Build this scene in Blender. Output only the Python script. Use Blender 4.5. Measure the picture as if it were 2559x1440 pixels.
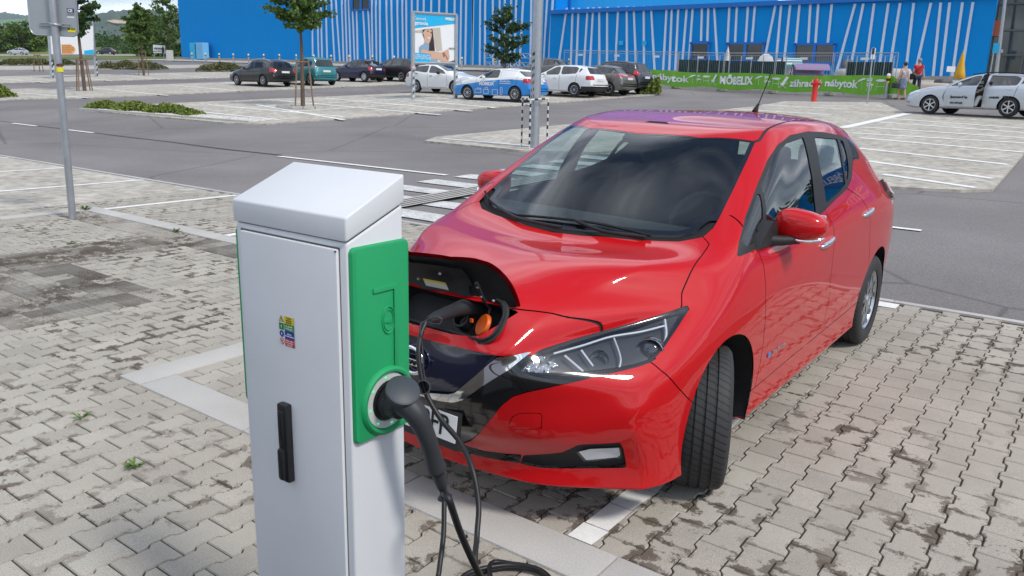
import bpy, bmesh, math, random
import numpy as np
from mathutils import Vector, Matrix

R = math.radians
SC = bpy.context.scene
COL = SC.collection
for o in list(bpy.data.objects):
    bpy.data.objects.remove(o)

# ---------------------------------------------------------------- camera
CAM = np.array([2.048878, -3.064483, 1.694845])
CF, YAW, PITCH, ROLL = 1976.1733, -0.63567, 0.249384, 0.025149
def _axes():
    f = np.array([math.sin(YAW)*math.cos(PITCH), math.cos(YAW)*math.cos(PITCH), -math.sin(PITCH)])
    r = np.array([math.cos(YAW), -math.sin(YAW), 0.0]); u = np.cross(r, f)
    c, s = math.cos(ROLL), math.sin(ROLL)
    return c*r+s*u, -s*r+c*u, f
AR, AU, AF = _axes()
cam_d = bpy.data.cameras.new('camera'); cam = bpy.data.objects.new('camera', cam_d); COL.objects.link(cam)
cam_d.sensor_width = 36; cam_d.lens = CF/2559*36; cam_d.clip_start = 0.05; cam_d.clip_end = 9000
cam.matrix_world = Matrix(((AR[0], AU[0], -AF[0], CAM[0]), (AR[1], AU[1], -AF[1], CAM[1]), (AR[2], AU[2], -AF[2], CAM[2]), (0, 0, 0, 1)))
SC.camera = cam
# ---------------------------------------------------------------- sky, sun, exposure
SUN_AZ = 94.0      # compass angle of the sun from +Y towards +X
SUN_EL = 50.0
world = bpy.data.worlds.new('World'); SC.world = world; world.use_nodes = True
nt = world.node_tree; nt.nodes.clear()
def wn(t, **k):
    n = nt.nodes.new(t)
    for a, b in k.items(): setattr(n, a, b)
    return n
sky = wn('ShaderNodeTexSky', sky_type='NISHITA', sun_disc=False)
sky.sun_elevation = R(SUN_EL); sky.sun_rotation = R(SUN_AZ); sky.air_density = 1.0; sky.dust_density = 0.7; sky.ozone_density = 1.0
tc = wn('ShaderNodeTexCoord'); sep = wn('ShaderNodeSeparateXYZ'); nt.links.new(tc.outputs['Generated'], sep.inputs[0])
za = wn('ShaderNodeMath', operation='MAXIMUM'); nt.links.new(sep.outputs[2], za.inputs[0]); za.inputs[1].default_value = 0.0
zb = wn('ShaderNodeMath', operation='ADD'); nt.links.new(za.outputs[0], zb.inputs[0]); zb.inputs[1].default_value = 0.14
dx = wn('ShaderNodeMath', operation='DIVIDE'); dy = wn('ShaderNodeMath', operation='DIVIDE')
nt.links.new(sep.outputs[0], dx.inputs[0]); nt.links.new(zb.outputs[0], dx.inputs[1])
nt.links.new(sep.outputs[1], dy.inputs[0]); nt.links.new(zb.outputs[0], dy.inputs[1])
cmb = wn('ShaderNodeCombineXYZ'); cmb.inputs[2].default_value = 2.35; nt.links.new(dx.outputs[0], cmb.inputs[0]); nt.links.new(dy.outputs[0], cmb.inputs[1])
cn = wn('ShaderNodeTexNoise'); cn.inputs['Scale'].default_value = 0.85; cn.inputs['Detail'].default_value = 6; cn.inputs['Roughness'].default_value = 0.5
cn.inputs['Distortion'].default_value = 0.25
nt.links.new(cmb.outputs[0], cn.inputs['Vector'])
cr = wn('ShaderNodeValToRGB'); nt.links.new(cn.outputs['Fac'], cr.inputs[0])
cr.color_ramp.elements[0].position = 0.42; cr.color_ramp.elements[0].color = (0.0, 0.0, 0.0, 1)
cr.color_ramp.elements[1].position = 0.62; cr.color_ramp.elements[1].color = (1, 1, 1, 1)
cn2 = wn('ShaderNodeTexNoise'); cn2.inputs['Scale'].default_value = 2.7; cn2.inputs['Detail'].default_value = 6
nt.links.new(cmb.outputs[0], cn2.inputs['Vector'])
cc = wn('ShaderNodeValToRGB'); nt.links.new(cn2.outputs['Fac'], cc.inputs[0])
cc.color_ramp.elements[0].position = 0.3; cc.color_ramp.elements[0].color = (6.4, 7.2, 8.6, 1)
cc.color_ramp.elements[1].position = 0.7; cc.color_ramp.elements[1].color = (16.5, 17.4, 19, 1)
mx = wn('ShaderNodeMixRGB'); nt.links.new(cr.outputs[0], mx.inputs[0]); nt.links.new(sky.outputs[0], mx.inputs[1]); nt.links.new(cc.outputs[0], mx.inputs[2])
bg = wn('ShaderNodeBackground'); bg.inputs[1].default_value = 0.105; nt.links.new(mx.outputs[0], bg.inputs[0])
wo = wn('ShaderNodeOutputWorld'); nt.links.new(bg.outputs[0], wo.inputs[0])
sl = bpy.data.lights.new('sun', 'SUN'); sl.energy = 2.5; sl.angle = R(10); sl.color = (1.0, 0.955, 0.89)
so = bpy.data.objects.new('sun', sl); COL.objects.link(so)
sdir = Vector((math.sin(R(SUN_AZ))*math.cos(R(SUN_EL)), math.cos(R(SUN_AZ))*math.cos(R(SUN_EL)), math.sin(R(SUN_EL))))
so.rotation_euler = (-sdir).to_track_quat('-Z', 'Y').to_euler(); so.location = sdir*60
SC.view_settings.view_transform = 'Standard'; SC.view_settings.look = 'None'
SC.view_settings.exposure = 0.10; SC.view_settings.gamma = 1.0
SC.cycles.max_bounces = 10; SC.cycles.transparent_max_bounces = 16; SC.cycles.glossy_bounces = 5; SC.cycles.transmission_bounces = 8

# ---------------------------------------------------------------- materials
MATS = {}
def mat(name, col=(0.5, 0.5, 0.5), rough=0.5, metal=0.0, coat=0.0, noise=0.0, nscale=8.0, bump=0.0, bscale=60.0, spec=0.5, emit=None, col2=None, alpha=None, trans=0.0, ior=1.45, coat_rough=0.03, flake=False):
    if name in MATS: return MATS[name]
    m = bpy.data.materials.new(name); m.use_nodes = True; MATS[name] = m
    t = m.node_tree; b = t.nodes['Principled BSDF']
    b.inputs['Base Color'].default_value = (*col, 1); b.inputs['Roughness'].default_value = rough; b.inputs['Metallic'].default_value = metal
    b.inputs['Coat Weight'].default_value = coat; b.inputs['Coat Roughness'].default_value = coat_rough
    b.inputs['Specular IOR Level'].default_value = spec; b.inputs['IOR'].default_value = ior
    b.inputs['Transmission Weight'].default_value = trans
    if emit: b.inputs['Emission Color'].default_value = (*emit[0], 1); b.inputs['Emission Strength'].default_value = emit[1]
    if noise or bump or col2:
        g = t.nodes.new('ShaderNodeNewGeometry')
    if noise or col2:
        n = t.nodes.new('ShaderNodeTexNoise'); n.inputs['Scale'].default_value = nscale; n.inputs['Detail'].default_value = 7; n.inputs['Roughness'].default_value = 0.65
        t.links.new(g.outputs['Position'], n.inputs['Vector'])
        rp = t.nodes.new('ShaderNodeValToRGB'); t.links.new(n.outputs['Fac'], rp.inputs[0])
        c2 = col2 or tuple(min(1, c*(1+noise)) for c in col); c1 = col if col2 else tuple(c*(1-noise) for c in col)
        rp.color_ramp.elements[0].position = 0.3; rp.color_ramp.elements[1].position = 0.7
        rp.color_ramp.elements[0].color = (*c1, 1); rp.color_ramp.elements[1].color = (*c2, 1)
        t.links.new(rp.outputs[0], b.inputs['Base Color'])
    if bump:
        n2 = t.nodes.new('ShaderNodeTexNoise'); n2.inputs['Scale'].default_value = bscale; n2.inputs['Detail'].default_value = 4
        t.links.new(g.outputs['Position'], n2.inputs['Vector'])
        bp = t.nodes.new('ShaderNodeBump'); bp.inputs['Strength'].default_value = bump; bp.inputs['Distance'].default_value = 0.01
        t.links.new(n2.outputs['Fac'], bp.inputs['Height']); t.links.new(bp.outputs[0], b.inputs['Normal'])
    return m
def glass_mat(name, tint=(0.75, 0.82, 0.82), opacity=0.25, dark=(0.02, 0.03, 0.035), refl=1.0):
    """thin pane: fresnel reflection over a tinted see-through sheet"""
    if name in MATS: return MATS[name]
    m = bpy.data.materials.new(name); m.use_nodes = True; MATS[name] = m
    t = m.node_tree; t.nodes.clear()
    out = t.nodes.new('ShaderNodeOutputMaterial'); gl = t.nodes.new('ShaderNodeBsdfGlossy'); gl.inputs['Roughness'].default_value = 0.01; gl.inputs['Color'].default_value = (refl, refl, refl, 1)
    tr = t.nodes.new('ShaderNodeBsdfTransparent'); tr.inputs[0].default_value = (*tint, 1)
    df = t.nodes.new('ShaderNodeBsdfDiffuse'); df.inputs[0].default_value = (*dark, 1)
    m1 = t.nodes.new('ShaderNodeMixShader'); m1.inputs[0].default_value = opacity
    t.links.new(tr.outputs[0], m1.inputs[1]); t.links.new(df.outputs[0], m1.inputs[2])
    fr = t.nodes.new('ShaderNodeFresnel'); gm_ = t.nodes.new('ShaderNodeNewGeometry'); ml_ = t.nodes.new('ShaderNodeMath'); ml_.operation = 'MULTIPLY_ADD'; t.links.new(gm_.outputs['Backfacing'], ml_.inputs[0]); ml_.inputs[1].default_value = 1/1.85-1.85; ml_.inputs[2].default_value = 1.85; t.links.new(ml_.outputs[0], fr.inputs[0])
    m2 = t.nodes.new('ShaderNodeMixShader'); t.links.new(fr.outputs[0], m2.inputs[0])
    t.links.new(m1.outputs[0], m2.inputs[1]); t.links.new(gl.outputs[0], m2.inputs[2]); t.links.new(m2.outputs[0], out.inputs[0])
    return m

# ---------------------------------------------------------------- object helpers
def tag(o, label=None, cat=None, group=None, kind=None):
    if label: o['label'] = label
    if cat: o['category'] = cat
    if group: o['group'] = group
    if kind: o['kind'] = kind
    return o
def link(o, parent=None):
    COL.objects.link(o)
    if parent is not None: o.parent = parent
    return o
def empty(name, loc=(0, 0, 0), rz=0.0, label=None, cat=None, group=None):
    o = bpy.data.objects.new(name, None); o.empty_display_size = 0.2
    o.location = loc; o.rotation_euler = (0, 0, rz); link(o); return tag(o, label, cat, group)
def mesh_np(name, V, F, m, parent=None, smooth=False, N=None, mi=None):
    me = bpy.data.meshes.new(name)
    me.from_pydata([tuple(map(float, v)) for v in V], [], [tuple(map(int, f)) for f in F])
    for mm in (m if isinstance(m, (list, tuple)) else [m]): me.materials.append(mm)
    if smooth: me.polygons.foreach_set('use_smooth', [True]*len(me.polygons))
    if mi is not None: me.polygons.foreach_set('material_index', list(map(int, mi)))
    me.update()
    if N is not None: me.normals_split_custom_set_from_vertices([tuple(map(float, n)) for n in N])
    return link(bpy.data.objects.new(name, me), parent)
class MB:
    """collects shapes and links them as one mesh object"""
    def __init__(s): s.v = []; s.f = []; s.mi = []; s.m = 0
    def add(s, V, F):
        b = len(s.v); s.v += [tuple(map(float, p)) for p in V]
        for f in F: s.f.append(tuple(b+i for i in f)); s.mi.append(s.m)
        return s
    def box(s, c, d, rz=0.0, rot=None, bev=0.0):
        hx, hy, hz = d[0]/2, d[1]/2, d[2]/2
        M = rot if rot is not None else Matrix.Rotation(rz, 3, 'Z')
        if bev:
            bm = bmesh.new(); bmesh.ops.create_cube(bm, size=1)
            for v in bm.verts: v.co = Vector((v.co.x*d[0], v.co.y*d[1], v.co.z*d[2]))
            bmesh.ops.bevel(bm, geom=bm.edges[:], offset=bev, segments=2, profile=0.6, affect='EDGES')
            bm.verts.index_update(); V = [M @ v.co + Vector(c) for v in bm.verts]; F = [[v.index for v in f.verts] for f in bm.faces]; bm.free()
            return s.add(V, F)
        V = [M @ Vector((sx*hx, sy*hy, sz*hz)) + Vector(c) for sz in (-1, 1) for sy in (-1, 1) for sx in (-1, 1)]
        return s.add(V, [(0, 2, 3, 1), (4, 5, 7, 6), (0, 1, 5, 4), (2, 6, 7, 3), (0, 4, 6, 2), (1, 3, 7, 5)])
    def prism(s, poly, ax, d0, d1):
        """extrude a 2D polygon along an axis: ax = (origin, u, v, n)"""
        o, u, v, n = [Vector(a) for a in ax]; k = len(poly)
        V = [o+u*p[0]+v*p[1]+n*d0 for p in poly]+[o+u*p[0]+v*p[1]+n*d1 for p in poly]
        return s.add(V, [tuple(range(k))[::-1], tuple(range(k, 2*k))]+[(i, (i+1) % k, k+(i+1) % k, k+i) for i in range(k)])
    def tube(s, pts, r, n=8, cap=True):
        pts = [Vector(p) for p in pts]; k = len(pts); rs = r if isinstance(r, (list, tuple)) else [r]*k
        V = []; F = []; up = None
        for i, p in enumerate(pts):
            t = (pts[min(i+1, k-1)]-pts[max(i-1, 0)]).normalized()
            if up is None: up = Vector((0, 0, 1)) if abs(t.z) < 0.9 else Vector((1, 0, 0))
            a = t.cross(up).normalized(); b = a.cross(t).normalized(); up = b
            for j in range(n):
                q = 2*math.pi*j/n; V.append(p+(a*math.cos(q)+b*math.sin(q))*rs[i])
        for i in range(k-1):
            for j in range(n): F.append((i*n+j, i*n+(j+1) % n, (i+1)*n+(j+1) % n, (i+1)*n+j))
        if cap: F += [tuple(range(n))[::-1], tuple(range((k-1)*n, k*n))]
        return s.add(V, F)
    def lathe(s, prof, n=24, M=None, closed=False):
        """prof = [(radius, height)...] spun about Z, then moved by the 4x4 M"""
        V = []; F = []; k = len(prof); M = M or Matrix.Identity(4)
        for r_, h in prof:
            for j in range(n):
                q = 2*math.pi*j/n; V.append(M @ Vector((r_*math.cos(q), r_*math.sin(q), h)))
        for i in range(k-1):
            for j in range(n): F.append((i*n+j, i*n+(j+1) % n, (i+1)*n+(j+1) % n, (i+1)*n+j))
        if not closed:
            F += [tuple(range(n))[::-1], tuple(range((k-1)*n, k*n))]
        return s.add(V, F)
    def build(s, name, m, parent=None, smooth=False, auto=None):
        o = mesh_np(name, s.v, s.f, m, parent, smooth, mi=s.mi)
        if auto is not None: shade_auto(o, auto)
        return o
def shade_auto(o, deg=35):
    me = o.data; me.polygons.foreach_set('use_smooth', [True]*len(me.polygons))
    bm = bmesh.new(); bm.from_mesh(me)
    for e in bm.edges:
        if len(e.link_faces) == 2 and e.calc_face_angle(0) > R(deg): e.smooth = False
    bm.to_mesh(me); bm.free()
def clip_fix(*a): pass
def copy_tree(o, parent=None):
    c = o.copy(); COL.objects.link(c); c.parent = parent
    for ch in list(o.children):
        if ch is not c: copy_tree(ch, c)
    return c
def spline(pts, n=8, closed=False):
    """Catmull-Rom through points"""
    P = [np.array(p, float) for p in pts]; out = []; k = len(P)
    rng = range(k) if closed else range(k-1)
    for i in rng:
        p0 = P[(i-1) % k] if (closed or i > 0) else 2*P[0]-P[1]
        p1 = P[i]; p2 = P[(i+1) % k]
        p3 = P[(i+2) % k] if (closed or i < k-2) else 2*P[-1]-P[-2]
        for j in range(n):
            t = j/n; out.append(0.5*((2*p1)+(-p0+p2)*t+(2*p0-5*p1+4*p2-p3)*t*t+(-p0+3*p1-3*p2+p3)*t**3))
    if not closed: out.append(P[-1])
    return out
def text_obj(name, body, size, m, parent=None, loc=(0, 0, 0), rot=None, bold=0.0, align='CENTER', ext=0.002, sx=1.0, shear=0.0):
    cu = bpy.data.curves.new(name, 'FONT'); cu.body = body; cu.size = size; cu.align_x = align; cu.align_y = 'CENTER'; cu.extrude = ext; cu.offset = bold; cu.shear = shear; cu.resolution_u = 3
    tmp = bpy.data.objects.new(name, cu); COL.objects.link(tmp)
    dg = bpy.context.evaluated_depsgraph_get(); me = bpy.data.meshes.new_from_object(tmp.evaluated_get(dg)); bpy.data.objects.remove(tmp); bpy.data.curves.remove(cu)
    me.materials.clear(); me.materials.append(m)
    M = (rot.to_4x4() if rot is not None else Matrix.Identity(4)) @ Matrix.Diagonal((sx, 1, 1, 1))
    me.transform(Matrix.Translation(Vector(loc)) @ M); me.name = name
    return link(bpy.data.objects.new(name, me), parent)
def terrain(x, y):
    """the lot lies level here and climbs gently towards the shop"""
    y = y if y < 80 else 80+25*(1-math.exp(-(y-80)/25.0))
    t = max(0.0, y-7.0); a = 0.055*(t*t/(t+3.0)) if t > 0 else 0.0
    s = min(1.0, max(0.0, (y-5.0)/9.0)); s = s*s*(3-2*s)
    q = max(0.0, -x-15.0); q = q if q < 70 else 70+40*(1-math.exp(-(q-70)/40.0))
    return a + 0.016*q*s
def ray(px, py): return AF+AR*(px-1279.5)/CF+AU*(720-py)/CF
def gp(px, py, dz=0.0):
    """the ground point that a photograph position looks at"""
    d = ray(px, py); t = 1.0
    for i in range(4000):
        P = CAM+d*t
        if P[2] < terrain(P[0], P[1])+dz:
            lo, hi = t-0.02*t, t
            for k in range(30):
                mid = (lo+hi)/2; P = CAM+d*mid
                if P[2] < terrain(P[0], P[1])+dz: hi = mid
                else: lo = mid
            return Vector(CAM+d*hi)
        t *= 1.006
        if t > 3000: break
    return Vector(CAM+d*t)
def dp(px, py, t): return Vector(CAM+ray(px, py)*t)
# ================================================================ the ground
rnd = random.Random(7)
def surf_mat(name, base, dark, light, s1=1.2, s2=90.0, crack=0.0, rough=0.9, bump=0.35, bscale=350.0, stain=None, sp_=(.74, 1.22), cracks=False):
    m = bpy.data.materials.new(name); m.use_nodes = True; MATS[name] = m; t = m.node_tree; b = t.nodes['Principled BSDF']; b.inputs['Roughness'].default_value = rough; b.inputs['Specular IOR Level'].default_value = .25
    g = t.nodes.new('ShaderNodeNewGeometry')
    def noise(sc, det=6, ro=.6):
        n = t.nodes.new('ShaderNodeTexNoise'); n.inputs['Scale'].default_value = sc; n.inputs['Detail'].default_value = det; n.inputs['Roughness'].default_value = ro; t.links.new(g.outputs['Position'], n.inputs['Vector']); return n
    def ramp(n, p0, c0, p1, c1):
        r_ = t.nodes.new('ShaderNodeValToRGB'); r_.color_ramp.elements[0].position = p0; r_.color_ramp.elements[1].position = p1
        r_.color_ramp.elements[0].color = (*c0, 1); r_.color_ramp.elements[1].color = (*c1, 1); t.links.new(n.outputs['Fac'], r_.inputs[0]); return r_
    def mix(kind, fac, a, bb):
        x = t.nodes.new('ShaderNodeMixRGB'); x.blend_type = kind
        if isinstance(fac, float): x.inputs[0].default_value = fac
        else: t.links.new(fac, x.inputs[0])
        t.links.new(a, x.inputs[1])
        if isinstance(bb, tuple): x.inputs[2].default_value = (*bb, 1)
        else: t.links.new(bb, x.inputs[2])
        return x.outputs[0]
    c = ramp(noise(s1), .32, dark, .68, light).outputs[0]
    sp = ramp(noise(s2, 3), .35, (sp_[0],)*3, .65, (sp_[1],)*3).outputs[0]; c = mix('MULTIPLY', 1.0, c, sp)
    at = t.nodes.new('ShaderNodeAttribute'); at.attribute_name = 'tone'
    if stain:
        c = mix('MULTIPLY', 1.0, c, at.outputs['Color'])
        ed = t.nodes.new('ShaderNodeAttribute'); ed.attribute_name = 'edge'; ns_ = noise(stain[0], 10, .74); ad = t.nodes.new('ShaderNodeMath'); ad.operation = 'MULTIPLY_ADD'; t.links.new(ed.outputs['Fac'], ad.inputs[0]); ad.inputs[1].default_value = .085; t.links.new(ns_.outputs['Fac'], ad.inputs[2])
        st = ramp(ns_, stain[1], (0, 0, 0), stain[1]+.035, (1, 1, 1)); t.links.new(ad.outputs[0], st.inputs[0]); st2 = ramp(noise(.8, 3), .42, (0, 0, 0), .56, (1, 1, 1))
        k = t.nodes.new('ShaderNodeMath'); k.operation = 'MULTIPLY'; t.links.new(st.outputs[0], k.inputs[0]); t.links.new(st2.outputs[0], k.inputs[1])
        k2 = t.nodes.new('ShaderNodeMath'); k2.operation = 'MULTIPLY'; t.links.new(k.outputs[0], k2.inputs[0]); k2.inputs[1].default_value = .92
        c = mix('MIX', k2.outputs[0], c, stain[2])
        lc = ramp(noise(stain[0]*1.7+3, 8, .7), .66, (0, 0, 0), .72, (1, 1, 1)); c = mix('MIX', mix('MULTIPLY', 1.0, lc.outputs[0], (.35, .35, .35)), c, (.55, .54, .5))
    if cracks:
        vo = t.nodes.new('ShaderNodeTexVoronoi'); vo.feature = 'DISTANCE_TO_EDGE'; vo.inputs['Scale'].default_value = .16; wa = t.nodes.new('ShaderNodeMixRGB'); wa.inputs[0].default_value = .06; nz = noise(1.3, 5); t.links.new(g.outputs['Position'], wa.inputs[1]); t.links.new(nz.outputs['Color'], wa.inputs[2]); t.links.new(wa.outputs[0], vo.inputs['Vector'])
        rc_ = t.nodes.new('ShaderNodeValToRGB'); t.links.new(vo.outputs['Distance'], rc_.inputs[0]); rc_.color_ramp.elements[0].position = .0; rc_.color_ramp.elements[0].color = (.62, .62, .62, 1); rc_.color_ramp.elements[1].position = .006; rc_.color_ramp.elements[1].color = (1, 1, 1, 1); c = mix('MULTIPLY', 1.0, c, rc_.outputs[0])
        pt = ramp(noise(.11, 2), .45, (.92, .92, .92), .55, (1.05, 1.05, 1.05)); c = mix('MULTIPLY', 1.0, c, pt.outputs[0])
    t.links.new(c, b.inputs['Base Color'])
    bp = t.nodes.new('ShaderNodeBump'); bp.inputs['Strength'].default_value = bump; bp.inputs['Distance'].default_value = .004; t.links.new(noise(bscale, 3).outputs['Fac'], bp.inputs['Height']); t.links.new(bp.outputs[0], b.inputs['Normal'])
    return m
asphalt = surf_mat('asphalt', None, (.175, .163, .160), (.222, .208, .204), .35, 60, bump=.5, bscale=120, cracks=True)
sand_joint = surf_mat('joint_sand', None, (.035, .030, .025), (.06, .052, .042), 4, 200)
paver_m = surf_mat('paver_concrete', None, (.35, .322, .280), (.435, .404, .354), 1.6, 260, stain=(6.0, .575, (.105, .082, .062)))
kerb_m = surf_mat('kerb_concrete', None, (.42, .405, .38), (.51, .495, .465), 1.1, 170, bump=.5, sp_=(.86, 1.12))
tact_m = surf_mat('tactile_concrete', None, (.30, .285, .26), (.37, .355, .325), 2.5, 260, stain=(5, .47, (.085, .068, .052)))
paint_m = surf_mat('road_paint', None, (.70, .70, .67), (.84, .84, .81), 5, 120, rough=.7, sp_=(.94, 1.04))
oldpaint_m = surf_mat('worn_road_paint', None, (.42, .41, .40), (.70, .70, .68), 3.5, 40, rough=.7)
grass_m = surf_mat('meadow', None, (.07, .10, .028), (.17, .19, .06), .09, 6, bump=1, bscale=12)
far_paver = surf_mat('far_paving', None, (.35, .325, .28), (.48, .45, .395), .9, 5, bump=.3)
# stretched streaks for the distant bays: rows of sunken blocks
def sheet(name, pts, m, dz=0.0, kind='structure', nx=1, ny=1):
    """a quad of ground corners, subdivided and laid on the terrain"""
    A, B, C_, D = [Vector((p[0], p[1], 0)) for p in pts]; Vv = []
    for j in range(ny+1):
        for i in range(nx+1):
            u, v = i/nx, j/ny; p = (A*(1-u)+B*u)*(1-v)+(D*(1-u)+C_*u)*v; Vv.append((p.x, p.y, terrain(p.x, p.y)+dz))
    o = mesh_np(name, Vv, [(j*(nx+1)+i, j*(nx+1)+i+1, (j+1)*(nx+1)+i+1, (j+1)*(nx+1)+i) for j in range(ny) for i in range(nx)], m)
    return tag(o, kind=kind)
# one terrain sheet
xs = sorted(set([-900, -600, -420, -320]+[-260+8*i for i in range(24)]+[-66+3*i for i in range(34)]+[40, 60, 90, 140, 220, 400]))
ys = sorted(set([-220, -120, -60, -30, -12, -6, 0, 3.5]+[4.05+.75*i for i in range(16)]+[17+2.5*i for i in range(36)]+[115, 130, 150, 180, 220, 280, 380, 520, 800]))
Vv = [(x, y, terrain(x, y)-.012) for y in ys for x in xs]; nx = len(xs)
g = mesh_np('ground', Vv, [(j*nx+i, j*nx+i+1, (j+1)*nx+i+1, (j+1)*nx+i) for j in range(len(ys)-1) for i in range(nx-1)], asphalt, None, True); tag(g, kind='structure')
bed = mesh_np('paving_bed', [(-60, -7, -.0065), (12, -7, -.0065), (12, 4.05, -.0065), (-60, 4.05, -.0065)], [(0, 1, 2, 3)], sand_joint); tag(bed, kind='structure')
# ---- interlocking bone-shaped pavers
PL, PW = .2, .1455
def paver_outline(g_=.0026):
    h1, h2 = .0815-g_, .0640-g_; e = .1-g_
    return [(-h1, -e), (h1, -e), (h1, -.062), (h2, -.042), (h2, .042), (h1, .062), (h1, e), (-h1, e), (-h1, .062), (-h2, .042), (-h2, -.042), (-h1, -.062)]
def paver_geo():
    """chamfered top with an inner rim so that dirt can gather along the edges"""
    o = paver_outline(); k = len(o); Vv = []
    for sc, z in ((.004, 0.0), (0.0, -.0075)):
        for x, y in o: Vv.append((x-math.copysign(sc, x), y-math.copysign(sc if abs(y) > .05 else 0, y), z))
    Vv += [(-.026, -.060, .0003), (.026, -.060, .0003), (.026, .060, .0003), (-.026, .060, .0003)]; q = 2*k
    F = [(q, q+1, q+2, q+3), (0, 1, q+1, q), (1, 2, 3, q+1), (3, 4, q+2, q+1), (4, 5, 6, q+2), (6, 7, q+3, q+2), (7, 8, 9, q+3), (9, 10, q, q+3), (10, 11, 0, q)]
    F += [(i, k+i, k+(i+1) % k, (i+1) % k) for i in range(k)]
    return np.array(Vv), F
PE = [1.0]*24+[0.0]*4
PV, PF = paver_geo()
KERBS = [(-2.345, 12, -.94, -.715), (-2.345, -2.12, -.94, 2.02), (-8.62, -2.12, 1.80, 2.02), (-8.64, -8.42, -7, 2.02)]
TACT = [(-6.32, -5.52, -2.2, 1.40), (-5.52, -3.72, -.95, .25), (-8.42, -2.345, 1.40, 1.80)]
def in_rects(x, y, rects, mx, my): return any(a-mx < x < b+mx and c-my < y < d+my for a, b, c, d in rects)
def to_px(p):
    d = np.asarray(p)-CAM; z = d@AF
    return (1279.5+CF*(d@AR)/z, 720-CF*(d@AU)/z, z) if z > .1 else (-9999, -9999, z)
near = []
for k in range(int(-10.2/PW), int(4.2/PW)):
    x = .663+PW*k
    for j in range(-34, 25):
        y = -.70+.1+PL*j+(.1 if k % 2 else 0)
        if y < -3.2 or y > 4.05+.05 or x < -9.2: continue
        if in_rects(x, y, KERBS, -.09, -.11) or in_rects(x, y, TACT, -.09, -.11): continue
        px, py, dd = to_px((x, y, 0))
        if not (-120 < px < 2680 and 380 < py < 1560): continue
        hid = (-.72 < x < .50 and -.45 < y < 3.3) or (620 < px < 1000 and py > 480)
        near.append((dd+(50 if hid else 0), x, y))
near.sort()
tones = [.88, .93, .96, .98, 1.0, 1.01, 1.03, 1.06, .95, 1.0]
def add_tone(me, vals):
    a = me.attributes.new('tone', 'FLOAT_COLOR', 'FACE'); a.data.foreach_set('color', np.array(vals, np.float32).ravel())
pav_root = empty('paving', (0, 0, 0)); tag(pav_root, kind='structure')
pmesh = []
for tn in tones:
    me = bpy.data.meshes.new('paver'); me.from_pydata(PV.tolist(), [], PF); me.materials.append(paver_m); me.update(); add_tone(me, [(tn, tn, tn*.985, 1)]*len(PF)); me.attributes.new('edge', 'FLOAT', 'POINT').data.foreach_set('value', PE); pmesh.append(me)
def tilt(): return rnd.gauss(0, .004), rnd.gauss(0, .004), rnd.gauss(0, .004), rnd.uniform(-.0016, .0012)
for dd, x, y in near[:300]:
    o = bpy.data.objects.new('paver', rnd.choice(pmesh)); a, b_, c_, dz = tilt(); o.location = (x, y, dz); o.rotation_euler = (a, b_, c_); link(o, pav_root)
Vb, Fb, tb = [], [], []
for n_, (dd, x, y) in enumerate(near[300:]):
    a, b_, c_, dz = tilt(); W = PV.copy(); W[:, 2] += a*W[:, 1]-b_*W[:, 0]+dz; W[:, 0] += x; W[:, 1] += y; base = len(Vb)*len(PV)
    Vb.append(W); Fb += [tuple(base+i for i in f) for f in PF]; tn = rnd.choice(tones); tb += [(tn, tn, tn*.985, 1)]*len(PF)
fld = mesh_np('paver_field', np.concatenate(Vb), Fb, paver_m, pav_root); add_tone(fld.data, tb); fld.data.attributes.new('edge', 'FLOAT', 'POINT').data.foreach_set('value', PE*len(Vb)); tag(fld, kind='stuff')
# beyond the blocks one can pick out: the same paving as a sheet
fp = mesh_np('far_bays', [(-60, -7, -.002), (-9.15, -7, -.002), (-9.15, 4.03, -.002), (-60, 4.03, -.002)], [(0, 1, 2, 3)], far_paver); tag(fp, kind='structure')
# ---- kerbs: one stone after another
kr = empty('kerb', (0, 0, 0)); tag(kr, kind='structure')
def kerb_run(x0, x1, y0, y1, along, st=1.0, phase=0.0):
    a0, a1 = (x0, x1) if along == 'x' else (y0, y1); q = a0-phase
    while q < a1-.02:
        e0, e1 = max(q, a0), min(q+st, a1)
        if e1-e0 > .03:
            mb = MB()
            if along == 'x': mb.box(((e0+e1)/2, (y0+y1)/2, -.10+.012), (e1-e0-.005, y1-y0-.004, .2), bev=.007)
            else: mb.box(((x0+x1)/2, (e0+e1)/2, -.10+.012), (x1-x0-.004, e1-e0-.005, .2), bev=.007)
            o = mb.build('kerb_stone', kerb_m, kr, auto=40)
        q += st
kerb_run(-2.115, 6, -.94, -.715, 'x', 1.0, .045)
kerb_run(-2.345, -2.12, -.94, 1.80, 'y', 1.0, 0)
kerb_run(-8.42, -2.12, 1.80, 2.02, 'x', 1.0, .3)
kerb_run(-8.64, -8.425, -4, 2.02, 'y', 1.0, .2)
kerb_run(-60, 6, 4.05, 4.13, 'x', 1.0, .2)
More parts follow.
